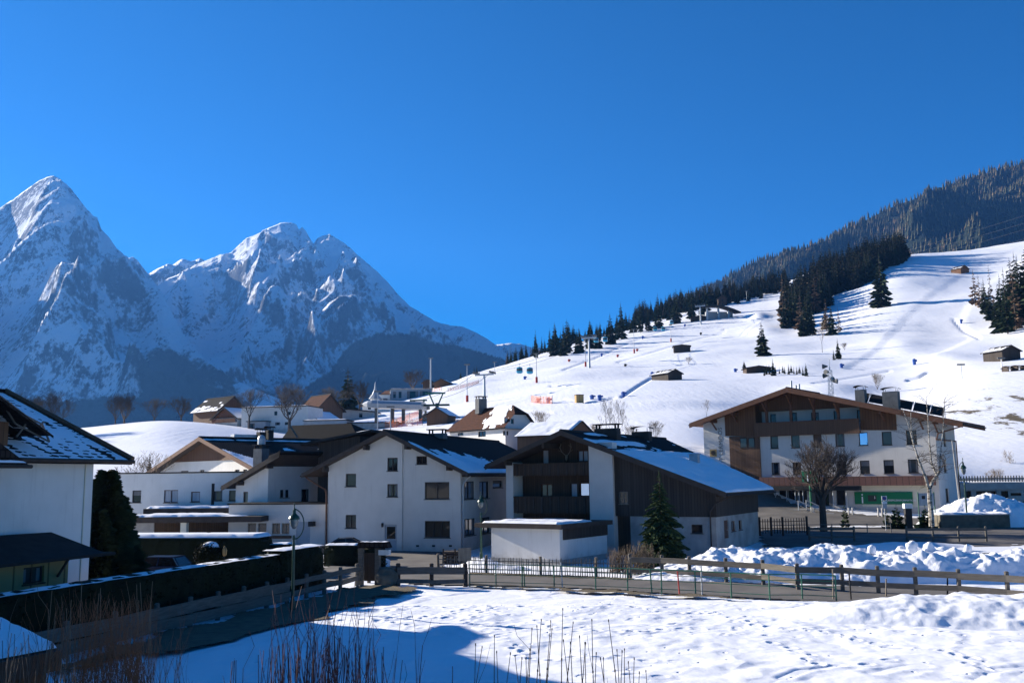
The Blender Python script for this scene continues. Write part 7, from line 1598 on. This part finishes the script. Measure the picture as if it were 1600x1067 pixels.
# big hedge behind the boarded fence
d_ = (B0 - A0); d_.z = 0; d_.normalize(); nrm_ = Vector((-d_.y, d_.x, 0))
def hp_(px, off):
    c = ray(px, 950); c = c.x / c.y; P_ = A0 + nrm_ * off; t = (c * P_.y - P_.x) / (d_.x - c * d_.y); q = P_ + d_ * t; q.z = 0; return q
hedge(hp_(-60, 1.0), hp_(438, 1.0), 1.0, 2.16, 'longest clipped dark hedge with a thin snow line on top, behind the boarded fence', 70, .06, .10, h1=2.16)
hedge(hp_(441, 1.0), hp_(507, 1.0), 1.3, 2.3, 'square clipped hedge block with snow cap behind the near street lamp', 70, .10, .25, rnd=.4)
a_, c_ = at(182, 893, 62), at(404, 893, 60.5); a_.z = c_.z = 0
hedge(a_, c_, 2.2, at(300, 840, 61).z, 'dark hedge with thick snow on top before the carport, blue car in front', 34, .24, .6, rnd=.2)
a_, c_ = at(404, 893, 62), at(452, 892, 62); a_.z = c_.z = 0
hedge(a_, c_, 1.4, at(430, 850, 62).z, 'low narrow snow-topped hedge right of the thickly covered one', 34, .10, .3)
a_, c_ = gp(505, 884), gp(558, 884.5); hedge(a_, c_, 1.3, at(530, 851, a_.y).z, 'low snow-capped hedge under the black car', 40, .12, .35)
a_, c_ = gp(558, 891), gp(592, 891); hedge(a_, c_, 1.9, at(575, 852, a_.y).z, 'rounded snow-capped hedge end beside the gate post', 45, .14, .35, rnd=.7)
# topiary ball
p = at(325, 885, 56); p.z = 0; zc_ = at(325, 866, 56).z; TB = empty('topiary', p, 0, 'round clipped bush wearing a snow cap behind the long hedge', 'bush'); mb = MB(); rn = random.Random(2); pn = []
for _ in range(2600):
    d = Vector((rn.gauss(0, 1), rn.gauss(0, 1), rn.gauss(0, 1))).normalized(); pn.append((Vector((0, 0, zc_)) + Vector((d.x * .74, d.y * .74, d.z * .62)), d))
leafy(mb, pn, .1, rn); mb.lathe([(0, zc_ - .55), (.5, zc_ - .4), (.66, zc_), (.5, zc_ + .4), (0, zc_ + .56)], n=12); mb.build('foliage', M['hedge'], TB)
mb = MB(); mb.lathe([(.5, zc_ + .42), (.44, zc_ + .56), (.28, zc_ + .68), (0, zc_ + .74)], (.1, 0, 0), 14); mb.build('snow', M['snow'], TB, smooth=True); mb = MB(); mb.tube((0, 0, -.2), (0, 0, zc_), .06); mb.build('trunk', M['bark'], TB)
p = at(350, 885, 56); p.z = 0; zc_ = at(350, 852, 56).z; o = empty('garden_lantern', p, 0, 'small yellow garden lantern beside the round bush', 'lantern'); mb = MB(); mb.tube((0, 0, -.1), (0, 0, zc_ - .55), .03); mb.build('post', M['metal_dark'], o); mb = MB(); mb.lathe([(.05, zc_ - .6), (.13, zc_ - .5), (.15, zc_ - .25), (.06, zc_ - .08), (0, zc_)], n=6); mb.build('lamp_shade', M['yellowwood'], o)

# ================================================================== street lamps
def street_lamp(px, pyb, pyt, Y, label, z=None, mirror=1):
    p = at(px, pyb, Y); p.z = tz(p.x, p.y) if z is None else z; h = at(px, pyt, Y).z - p.z; o = empty('street_lamp', p, 0, label, 'street lamp', 'green street lamps'); s = mirror
    mb = MB(); mb.lathe([(.11, -.2), (.11, .5), (.075, .6), (.065, h * .62), (.045, h * .64), (.045, h * .70)], n=10); mb.build('post', M['lampgreen'], o)
    mb = MB(); pts = []
    for k in range(13):
        t = k / 12; ang = -.5 * math.pi + math.pi * t * .98; pts.append(Vector((s * (.02 + .42 * math.cos(ang) ** 1.0), 0, h * .80 + math.sin(ang) * h * .135)))
    pts[-1] = Vector((0, 0, h * .945)); mb.path(pts, .028, 6)
    for t in (-.04, .04): pass
    mb.tube((0, 0, h * .66), (0, 0, h * .685), .07, n=8); mb.build('bracket', M['lampgreen'], o)
    mb = MB(); c = h * .80; mb.lathe([(.02, h * 1.0), (.035, h * .985), (.02, h * .965), (.03, h * .94), (.07, h * .93), (.08, h * .90), (.21, h * .875), (.25, h * .855), (.25, h * .845), (.20, h * .845)], n=14); mb.build('lamp_shade', M['lampgreen'], o, smooth=False)
    mb = MB(); mb.lathe([(.19, h * .845), (.20, h * .82), (.15, h * .785), (.06, h * .76), (0, h * .757)], n=14); mb.build('globe', M['glassclear'], o, smooth=True); return o
street_lamp(457, 950, 785, 43.6, 'tall green street lamp nearest to the viewer, standing before the square hedge', 0)
street_lamp(752, 872, 768, 68.8, 'green street lamp before the right side wall of the white house', 0)
street_lamp(1511, 806, 715, 86, 'green street lamp rising out of the snow heap by the office', None, -1)
# grey lamp pole beside office corner
p = at(1502, 800, 93); p.z = tz(p.x, p.y); o = empty('utility_pole', p, 0, 'pale pole standing close to the right corner of the office', 'pole'); mb = MB(); hh = at(1496, 688, 93).z - p.z; mb.tube((0, 0, -.3), (-.35, 0, hh), .10, .07, 8); mb.build('pole', M['concrete'], o)

# ================================================================== cars
def car(p, rz, label, paint, L_=4.4, W_=1.78, H_=1.45, hatch=False, snow=False):
    o = empty('parked_car', p, rz, label, 'car'); m, nt, b_ = newmat('car_paint'); b_.inputs['Base Color'].default_value = (*paint, 1); b_.inputs['Roughness'].default_value = .3; b_.inputs['Coat Weight'].default_value = .6
    hl = L_ / 2; low = [(-hl, .35), (-hl, .78), (-hl + .15, .95)] + ([(-hl + .45, .98)] if hatch else [(-hl + .9, 1.0)]) + [(hl * .38, .95), (hl * .8, .82), (hl, .66), (hl, .35)]
    cab_ = ([(-hl + .1, .96), (-hl + .45, H_ - .05)] if hatch else [(-hl + .75, .98), (-hl + 1.45, H_ - .04)]) + [(-hl + 2.0, H_), (.25, H_ - .02), (hl * .5, .94)]
    def shell(prof_, w0, w1, zt, nm, mt, inset=0):
        mb = MB(); n = len(prof_)
        rows = []
        for yk, sc in ((-1, .92), (-.86, 1.0), (.86, 1.0), (1, .92)):
            rows.append([Vector((x * (1 if abs(yk) < .9 else .985), yk * (w0 + (w1 - w0) * max(0, (z - .95) / max(.01, zt - .95))) / 2, z if abs(yk) < .9 else z - .03)) for x, z in prof_])
        for r0, r1 in zip(rows[:-1], rows[1:]):
            for k in range(n - 1): mb.face([r0[k], r0[k + 1], r1[k + 1], r1[k]])
        mb.face(rows[0][::-1]); mb.face(rows[-1]); return mb.build(nm, mt, o)
    bd = shell(low, W_, W_, .95, 'body', m); shell(cab_, W_ - .12, W_ - .5, H_, 'windows', M['glass'])
    rf_ = MB(); x0, x1 = cab_[1][0] + .08, cab_[-2][0] + .0; rf_.box(x0, x1, -(W_ - .56) / 2, (W_ - .56) / 2, H_ - .05, H_ + .015); rf_.build('roof', m, o)
    for s in (-1, 1):
        mb = MB(); mb.tube((cab_[-1][0] - .02, s * (W_ - .14) / 2, .96), (x1, s * (W_ - .54) / 2, H_ - .01), .035, n=5); mb.build('pillar', m, o); mb = MB(); mb.tube((cab_[0][0] + .03, s * (W_ - .14) / 2, .98), (x0, s * (W_ - .54) / 2, H_ - .01), .045, n=5); mb.build('pillar', m, o); mb = MB(); mb.tube(((x0 + x1) / 2, s * (W_ - .13) / 2, .96), ((x0 + x1) / 2, s * (W_ - .54) / 2, H_ - .02), .035, n=5); mb.build('pillar', m, o)
    for x in (-hl + .8, hl - .8):
        for s in (-1, 1):
            mb = MB(); y = s * (W_ / 2 - .1); mb.tube((x, y - .1, .31), (x, y + .1, .31), .32, n=18); w_ = mb.build('wheel', M['rubber'], o); mb = MB(); mb.tube((x, y + s * .06, .31), (x, y + s * .115, .31), .2, n=12); mb.build('rim', M['galv'], w_)
    for s in (-1, 1):
        mb = MB(); mb.box(hl - .12, hl + .015, s * .62 - .2, s * .62 + .2, .6, .74); mb.build('headlight', M['glassclear'], o); mb = MB(); mb.box(-hl - .015, -hl + .1, s * .66 - .16, s * .66 + .16, .72, .88); mb.build('tail_light', M['red_pad'], o)
        mb = MB(); mb.box(cab_[-1][0] - .35, cab_[-1][0] - .15, s * (W_ / 2 + .02) - .08, s * (W_ / 2 + .02) + .08, .92, 1.06); mb.build('wing_mirror', m, o)
    if snow: snow_sheet(bd, (hl * .45, -.6, .99), (hl * .9, -.6, .84), (hl * .45, .6, .99), lambda s, t: .3, (10, 10), h=.05)
    return o
p = at(546, 862, 72.5); p.z = 0.03; car(p, R(8), 'black saloon car parked at the left front corner of the white house', (.012, .012, .014), 4.6, snow=True)
p = at(240, 890, 57.5); p.z = 0; car(p, R(172), 'dark blue hatchback parked in shade before the snow-topped hedge', (.012, .02, .05), 4.1, hatch=True)
p = at(1612, 800, 96); p.z = tz(p.x, p.y); car(p, R(90), 'dark car half cut by the right edge behind the snow heap', (.02, .03, .04), 4.3)

# ================================================================== terrace with fence over garages at the right
f = Fr(1505, 790, 107, R(2), None); f.O.z = tz(f.O.x, f.O.y) - .3
GA = empty('garage_row', f.O, -R(2), 'row of garages under a terrace with wooden picket railing, right of the office', 'garage')
xr = 20; zt = f.hit(1550, 764)[1]; zb = f.hit(1550, 757)[1]
hf = f.front([(1509, 767, 1519, 790), (1525, 767, 1559, 790), (1564, 767, 1577, 790), (1579, 770, 1596, 774)])
walls4(GA, -1, xr, 0, 8, -3, zt, [(a, b_, max(c, -2), d) for a, b_, c, d in hf], m='plaster_old')
for h in hf:
    mb = MB(); mb.box(h[0], h[1], .3, .35, -3, h[3]); mb.build('garage_door', M['darkwood'], GA)
mb = MB(); mb.box(-1.2, xr, -.35, 8, zt, zt + .7); mb.build('terrace_slab', M['concrete'], GA)
snow_sheet(GA, (-1, -.2, zt + .71), (xr, -.2, zt + .71), (-1, 7, zt + .71), lambda s, t: .6, (60, 20), seed=2, h=.2)
z0 = zt + .7; z1 = f.hit(1550, 743)[1]; mb = MB(); x = -1.1
while x < xr: mb.box(x, x + .12, -.32, -.28, z0 + .1, z1); x += .30
mb.build('pickets', M['picketwood'], GA)
for z in (z0 + .25, z1 - .35): mb = MB(); mb.box(-1.1, xr, -.28, -.22, z, z + .12); mb.build('handrail', M['fencewood'], GA)
p = at(1578, 800, 89); 
# planter wall in front of the heap
f = Fr(1470, 812, 85.5, R(3), None); f.O.z = tz(f.O.x, f.O.y); PW = empty('planter_wall', f.O, -R(3), 'low dark stone planter wall before the snow heap', 'wall'); x1 = f.hit(1578, 812)[0]; zt = f.hit(1520, 805)[1]
mb = MB(); mb.box(0, x1, 0, 3, -.5, zt); mb.build('wall', M['boulder'], PW); mb = MB(); mb.box(-.06, x1 + .06, -.06, 3, zt, zt + .08); cp_ = mb.build('coping', M['concrete'], PW)
snow_sheet(cp_, (0, 0, zt + .085), (x1, 0, zt + .085), (0, 2.9, zt + .085), lambda s, t: .4, (50, 16), seed=3, h=.2)
# terrace and stairs before the office entrance
f = FO; zt = f.hit(1200, 792, -3)[1]
TE = empty('terrace', f.w(0, 0, 0), -OB, 'raised entrance terrace with steps and steel handrails before the office', 'terrace')
zg = [f.hit(px, 792, -2.2) for px in (1190, 1345)]; xA_, xB_ = f.hit(1186, 795, -4)[0], f.hit(1262, 795, -4)[0]; zt = f.hit(1225, 795.5, -4.2)[1]
mb = MB(); mb.box(xA_, xB_, -4.2, -.01, -2.5, zt); mb.build('platform', M['concrete'], TE)
mb = MB(); n = 7
for k in range(n): x = xB_ - .9 + k * .38; mb.box(xB_ - .2 + k * .36, xB_ - .2 + (k + 1) * .36 + .01 * (n - k), -5.0, -2.6, -2.5, zt - (k + 1) * .17)
mb.build('steps', M['concrete'], TE)
mb = MB(); mb.box(xB_ + 2.4, 1.5, -3.6, -.01, -2.5, zt - .9); lw = mb.build('low_terrace', M['concrete'], TE); snow_sheet(lw, (xB_ + 2.6, -3.5, zt - .89), (1.3, -3.5, zt - .89), (xB_ + 2.6, -2.4, zt - .89), lambda s, t: .25 + .3 * math.sin(s * 20), (80, 10), seed=8, h=.15)
mb = MB(); zz = zt - 1.1
for k in range(6): mb.box(xA_, xB_, -4.26, -4.21, zt - .18 - k * .24, zt - .08 - k * .24)
mb.build('slats', M['fencewood'], TE)
for y in (-5.0, -2.7):
    mb = MB(); a_ = Vector((xB_ - .6, y, zt + .95)); c_ = Vector((xB_ + 2.3, y, zt - .35)); mb.path([a_, c_, c_ + Vector((.8, 0, 0))], .05, 6); mb.path([a_ - Vector((0, 0, .45)), c_ - Vector((0, 0, .45))], .035, 6); mb.tube(a_, a_ - Vector((0, 0, 1)), .05, n=6); mb.tube(c_, c_ - Vector((0, 0, 1.2)), .05, n=6); mb.build('handrail', M['galv'], TE)
for px in (1326, 1332, 1372, 1378, 1268, 1271):
    x, _ = f.hit(px, 796, -4.6); mb = MB(); mb.tube((x, -4.6, -1.8), (x, -4.6, zt + .25), .09, n=8); mb.build('bollard', M['plaster2'], TE)
# signs in front of the office
def sign_post(px, Y, pyb, plates, label):
    p = at(px, pyb, Y); p.z = tz(p.x, p.y); o = empty('road_sign', p, 0, label, 'sign'); mb = MB(); top = max(at(px, q[0], Y).z for q in plates) - p.z; mb.tube((0, .05, -.3), (0, .05, top), .035, n=6); mb.build('post', M['galv'], o)
    for (y0, y1, w, m) in plates: z1 = at(px, y0, Y).z - p.z; z0 = at(px, y1, Y).z - p.z; mb = MB(); mb.box(-w / 2, w / 2, -.02, .01, z0, z1); mb.build('plate', M[m], o)
    return o, p
o, p = sign_post(1383.5, 84, 808, [(774.5, 782, .46, 'white'), (783, 787, .44, 'white'), (787.5, 794, .36, 'curtain')], 'no-stopping sign with two plates below it in front of the green banner')
zc_ = at(1383.5, 778.2, 84).z - p.z; mb = MB(); mb.tube((0, -.03, zc_), (0, -.05, zc_), .17, n=20); d1 = mb.build('red_ring', M['red_pad'], o); mb = MB(); mb.tube((0, -.051, zc_), (0, -.056, zc_), .125, n=20); mb.build('blue_disc', M['blue_pad'], d1)
p = at(1419, 806, 86); p.z = tz(p.x, p.y); o = empty('ticket_machine', p, 0, 'small white and black machine standing below the green banner', 'machine'); mb = MB(); mb.box(-.28, .28, -.2, .2, -.2, at(1419, 794, 86).z - p.z); mb.build('base', M['black'], o); mb = MB(); mb.box(-.35, .35, -.25, .22, at(1419, 794, 86).z - p.z, at(1419, 786.5, 86).z - p.z); mb.build('head', M['white'], o)
p = at(1449, 806, 87); p.z = tz(p.x, p.y); o = empty('notice_board', p, 0, 'notice board in a green frame behind the birch trunk', 'sign'); z1 = at(1449, 770, 87).z - p.z; z0 = at(1449, 790, 87).z - p.z
for s in (-.72, .72): mb = MB(); mb.tube((s, 0, -.3), (s, 0, z1 + .1), .05); mb.build('post', M['green'], o)
mb = MB(); mb.box(-.67, .67, -.03, .03, z0, z1); bo = mb.build('board', M['curtain'], o); mb = MB(); mb.box(-.4, -.1, -.04, -.031, z0 + .6, z0 + .9); mb.build('print', M['black'], bo)
for px, Y, b_, t_, r, lb in ((1401, 86, 806, 788, .85, 'dark green clipped shrub below the green banner'), (1446, 86, 808, 789, .9, 'dark green shrub left of the birch foot'), (1320, 88, 800, 783, .5, 'slim small conifer by the awning end'), (1385, 86, 804, 792, .5, 'little evergreen at the foot of the no-stopping sign')):
    p = at(px, b_, Y); p.z = tz(p.x, p.y) + (0 if px != 1320 else .2); h = at(px, t_, Y).z - p.z; o = make_conifer('shrub', max(h, .9), r, 9, 12, int(px), 'needles_green', droop=-.25, bare=.03); o.location = p; tag(o, lb, 'shrub')
# thin pipe barrier
BR = empty('pipe_barrier', far_pt(1340, 82), 0, 'low thin pipe barrier along the pavement before the office', 'barrier'); b = BR.location
mb = MB(); P_ = [far_pt(px, 82) - b for px in (1206, 1240, 1300, 1355, 1392)]; mb.path([p + Vector((0, 0, .75)) for p in P_], .03, 5); mb.path([p + Vector((0, 0, .4)) for p in P_], .02, 5); mb.build('bar', M['chimney'], BR)
for p in P_: mb = MB(); mb.tube(p - Vector((0, 0, .2)), p + Vector((0, 0, .8)), .04); mb.build('post', M['chimney'], BR)

# ================================================================== foreground shrubs rising from below the frame
def stems(name, label, list_, m, *a_, **k_):
    return stems_(name, label, list_, m, *a_, **k_)
def stems_(name, label, list_, m, r0=.012, cat='shrub', tipr=.004, side=.3, seed=1, bud=False):
    rn = random.Random(seed); p0 = at(list_[0][0], 1060, list_[0][3]); o = empty(name, (p0.x, p0.y, 0), 0, label, cat); mb = MB(); bm_ = MB()
    for (px, py, lean, Y) in list_:
        if len(list_) < 45: mb = MB()
        top = at(px, py, Y); foot = Vector((top.x + lean, top.y + rn.uniform(-.2, .2), 0)); n = 7; prev = foot - Vector((p0.x, p0.y, 0)); top = top - Vector((p0.x, p0.y, 0)); f0 = prev.copy(); bow = rn.uniform(-.14, .14)
        for k in range(1, n + 1):
            t = k / n; q = f0.lerp(top, t) + Vector((bow * math.sin(t * 3.1) + rn.uniform(-.01, .01), rn.uniform(-.01, .01), 0)); ra = r0 + (tipr - r0) * ((k - 1) / n) ** 1.3; rb_ = r0 + (tipr - r0) * (k / n) ** 1.3; mb.tube(prev, q, ra, rb_, 5, cap=False)
            if bud and t > .3: mb.tube(q - Vector((0, 0, .014)), q + Vector((0, 0, .014)), rb_ * 1.9, rb_ * 1.6, 5)
            for _s in range(int(side + rn.random()) if t > .45 else 0): e = q + Vector((rn.uniform(-.16, .16), rn.uniform(-.12, .12), rn.uniform(.15, .4))); e2 = e + Vector((rn.uniform(-.08, .08), rn.uniform(-.08, .08), rn.uniform(.1, .3))); mb.tube(q, e, rb_ * .7, tipr * .8, 4, cap=False); mb.tube(e, e2, tipr * .8, tipr * .5, 3, cap=False)
            prev = q
        if len(list_) < 45: mb.build('stem', M[m], o)
    if len(list_) >= 45: mb.build('stems', M[m], o)
    return o
rn = random.Random(12); tall = [(804, 1024), (815, 1028), (822, 1028), (831, 982), (828, 1014), (838, 978), (846, 968), (861, 970), (863, 982), (879, 951), (881, 1000), (891, 1004), (896, 972), (904, 994), (913, 1004), (916, 1004), (924, 968), (933, 1020), (938, 1028), (942, 1028), (951, 969), (963, 1015), (971, 1017), (976, 1014), (981, 1034), (991, 1028), (1008, 1048), (1000, 1050), (773, 993), (744, 1006), (754, 1010), (777, 1018), (797, 1020)]
stems('shrub', 'stand of tall bare brown shoots with knobby tips at the bottom centre', [(x, y, rn.uniform(-.05, .35) - .15, rn.uniform(11.4, 12.6)) for x, y in tall], 'bark', .014, seed=2, side=.05, bud=True)
L2 = [(rn.gauss(500, 62), 985 + abs(rn.gauss(0, 34)) + abs(rn.gauss(0, 1)) * 4, rn.uniform(-.25, .25), rn.uniform(10.2, 12.2)) for _ in range(120)]
L2 = [(x, max(y, 985 + abs(x - 500) * .35), l, Y) for x, y, l, Y in L2] + [(462, 973, .1, 11), (482, 975, -.1, 11), (521, 976, .2, 11), (560, 967, -.05, 11.4), (580, 996, .1, 11), (600, 1010, .1, 11), (520, 982, 0, 11), (661, 1008, -.7, 11), (648, 1030, .1, 11), (708, 1040, .05, 11)]
stems('shrub', 'red-twigged bare dogwood shrub at the bottom, left of the centre', L2, 'twig_red', .011, seed=3, side=.55)
L3 = [(rn.gauss(175, 55), 985 + abs(rn.gauss(0, 30)), rn.uniform(-1.0, 1.1), rn.uniform(13, 15.5)) for _ in range(230)]
L3 = [(x, max(y, 950 + max(0, x - 200) * .45 + max(0, 110 - x) * .5), l, Y) for x, y, l, Y in L3 if -20 < x < 285]
stems('shrub', 'dense orange-brown thicket of thin twigs at the bottom left', L3, 'twig_orange', .008, seed=4, side=1.5, tipr=.0025)
L4 = [(rn.uniform(70, 245), rn.uniform(905, 985), rn.uniform(-.1, .1), rn.uniform(14, 16)) for _ in range(22)]
stems('shrub', 'few taller pale stalks rising out of the orange-brown thicket', L4, 'twig_tan', .010, seed=5, side=.1)
L5 = [(rn.uniform(-10, 120), rn.uniform(985, 1050), rn.uniform(-.2, .2), rn.uniform(12, 13.5)) for _ in range(40)]
stems('shrub', 'thin dry stalks in front of the near snowy shed roof', L5, 'bark', .008, seed=6, side=.4)
# low brush in front of the annex and bank
rn = random.Random(7)
for px, py, w, t_, Y, lb in ((1000, 893, 24, 858, 58.5, 'low dry bush at the left end of the lumpy snow bank'), (965, 890, 14, 868, 60, 'small dry bush before the farmhouse corner'), (872, 998, 0, 0, 0, None)):
    if not lb: continue
    stems('dry_bush', lb, [(px + rn.gauss(0, w / 2), t_ + abs(rn.gauss(0, 9)), rn.uniform(-.3, .3), Y + rn.uniform(-.5, .5)) for _ in range(90)], 'twig_tan', .018, seed=px, side=.6, tipr=.01)

# ================================================================== finely modelled near snow field with footprints
gs = .085; gx = np.arange(-9, 27, gs); gy = np.arange(23.5, 45.8, gs); GX, GY = np.meshgrid(gx, gy)
GZ = interp2(Z, GX, GY) + .012 + fbm(GX / 2.3, GY / 1.9, 4, 91) * .030 + fbm(GX / .5, GY / .5, 3, 95) * .010
edge = np.minimum(np.minimum(GX - gx[0], gx[-1] - GX) / 1.2, np.minimum(GY - gy[0], gy[-1] - GY) / .8); left_ = (GX - (-12.6 + (GY - 37.5) * .285) - 3.4) / .8
edge = np.clip(np.minimum(edge, left_), 0, 1)
def press(x, y, r=.15, dep=.075, el=1.0, ang=0.0):
    i0, i1 = np.searchsorted(gy, [y - .6, y + .6]); j0, j1 = np.searchsorted(gx, [x - .6, x + .6])
    if i1 - i0 < 2 or j1 - j0 < 2: return
    dx = GX[i0:i1, j0:j1] - x; dy = GY[i0:i1, j0:j1] - y; u = dx * math.cos(ang) + dy * math.sin(ang); v = -dx * math.sin(ang) + dy * math.cos(ang); q = (u / (r * el)) ** 2 + (v / r) ** 2
    GZ[i0:i1, j0:j1] += -dep * np.exp(-q * 1.6) + dep * .35 * np.exp(-(np.sqrt(q) - 1.45) ** 2 * 5)
rf_ = random.Random(33)
def trail(pts, stepl=.62, dep=.10, r=.14):
    P_ = [gp(*q) for q in pts]; k = 0
    for a_, c_ in zip(P_[:-1], P_[1:]):
        d = c_ - a_; n_ = max(1, int(d.length / stepl)); ang = math.atan2(d.y, d.x); s_ = Vector((-d.y, d.x, 0)).normalized()
        for i in range(n_): q = a_.lerp(c_, (i + rf_.random() * .3) / n_) + s_ * (.13 if k % 2 else -.13); press(q.x + rf_.uniform(-.05, .05), q.y, r * rf_.uniform(.8, 1.2), dep * rf_.uniform(.6, 1.2), 1.4, ang); k += 1
for t in ([(772, 950), (755, 957), (738, 967), (720, 981), (710, 991), (690, 1001), (660, 1012)], [(712, 988), (750, 992), (776, 1000), (802, 1013), (830, 1040)], [(536, 971), (580, 974), (600, 970), (622, 975), (645, 981), (695, 986), (712, 990)], [(645, 968), (690, 969), (735, 950), (790, 940)],
          [(1095, 958), (1150, 972), (1200, 984), (1290, 991), (1335, 1001), (1380, 1014), (1440, 1016)], [(1440, 1016), (1500, 1028), (1520, 1040), (1530, 1052), (1580, 1066)], [(960, 948), (1010, 955), (1060, 962), (1100, 958)], [(830, 975), (900, 990), (985, 992), (1080, 984), (1180, 990)], [(1340, 1045), (1385, 1040), (1425, 1035)],
          [(560, 952), (610, 958), (650, 949), (700, 945)], [(860, 1035), (960, 1030), (1010, 1035), (1095, 1041)], [(1500, 940), (1540, 944), (1590, 948)], [(1210, 1010), (1260, 1030), (1290, 1062)], [(905, 1062), (960, 1055), (1020, 1064), (1080, 1060)]):
    trail(t)
for _ in range(520):
    px, py = (rf_.gauss(690, 75), rf_.gauss(936, 10)) if rf_.random() < .4 else (rf_.uniform(560, 1500), rf_.uniform(930, 1000)); q = gp(px, py); press(q.x, q.y, rf_.uniform(.07, .15), rf_.uniform(.02, .07), rf_.uniform(1, 1.6), rf_.uniform(0, 3))
def groove(pts, dep, w):
    P_ = [gp(*q) for q in pts]; D2 = np.full(GX.shape, 1e9)
    for a_, c_ in zip(P_[:-1], P_[1:]):
        dx, dy = c_.x - a_.x, c_.y - a_.y; t = np.clip(((GX - a_.x) * dx + (GY - a_.y) * dy) / (dx * dx + dy * dy), 0, 1); D2 = np.minimum(D2, (GX - a_.x - t * dx) ** 2 + (GY - a_.y - t * dy) ** 2)
    return -dep * np.exp(-D2 / w ** 2) + dep * .6 * np.exp(-(np.sqrt(D2) - w * 2) ** 2 / w ** 2)
GZ += groove([(1225, 1066), (1255, 1056), (1310, 1048)], .05, .15) + groove([(1360, 1060), (1400, 1050), (1440, 1046)], .03, .2) + groove([(1530, 1066), (1560, 1052), (1600, 1047)], .04, .2)
GZ = GZ * 1.0 + (edge - 1) * .22
o = np_mesh('snow_field', np.stack([GX, GY, GZ], -1).reshape(-1, 3), grid_faces(*GX.shape), ground.data.materials[0]); tag(o, kind='structure')
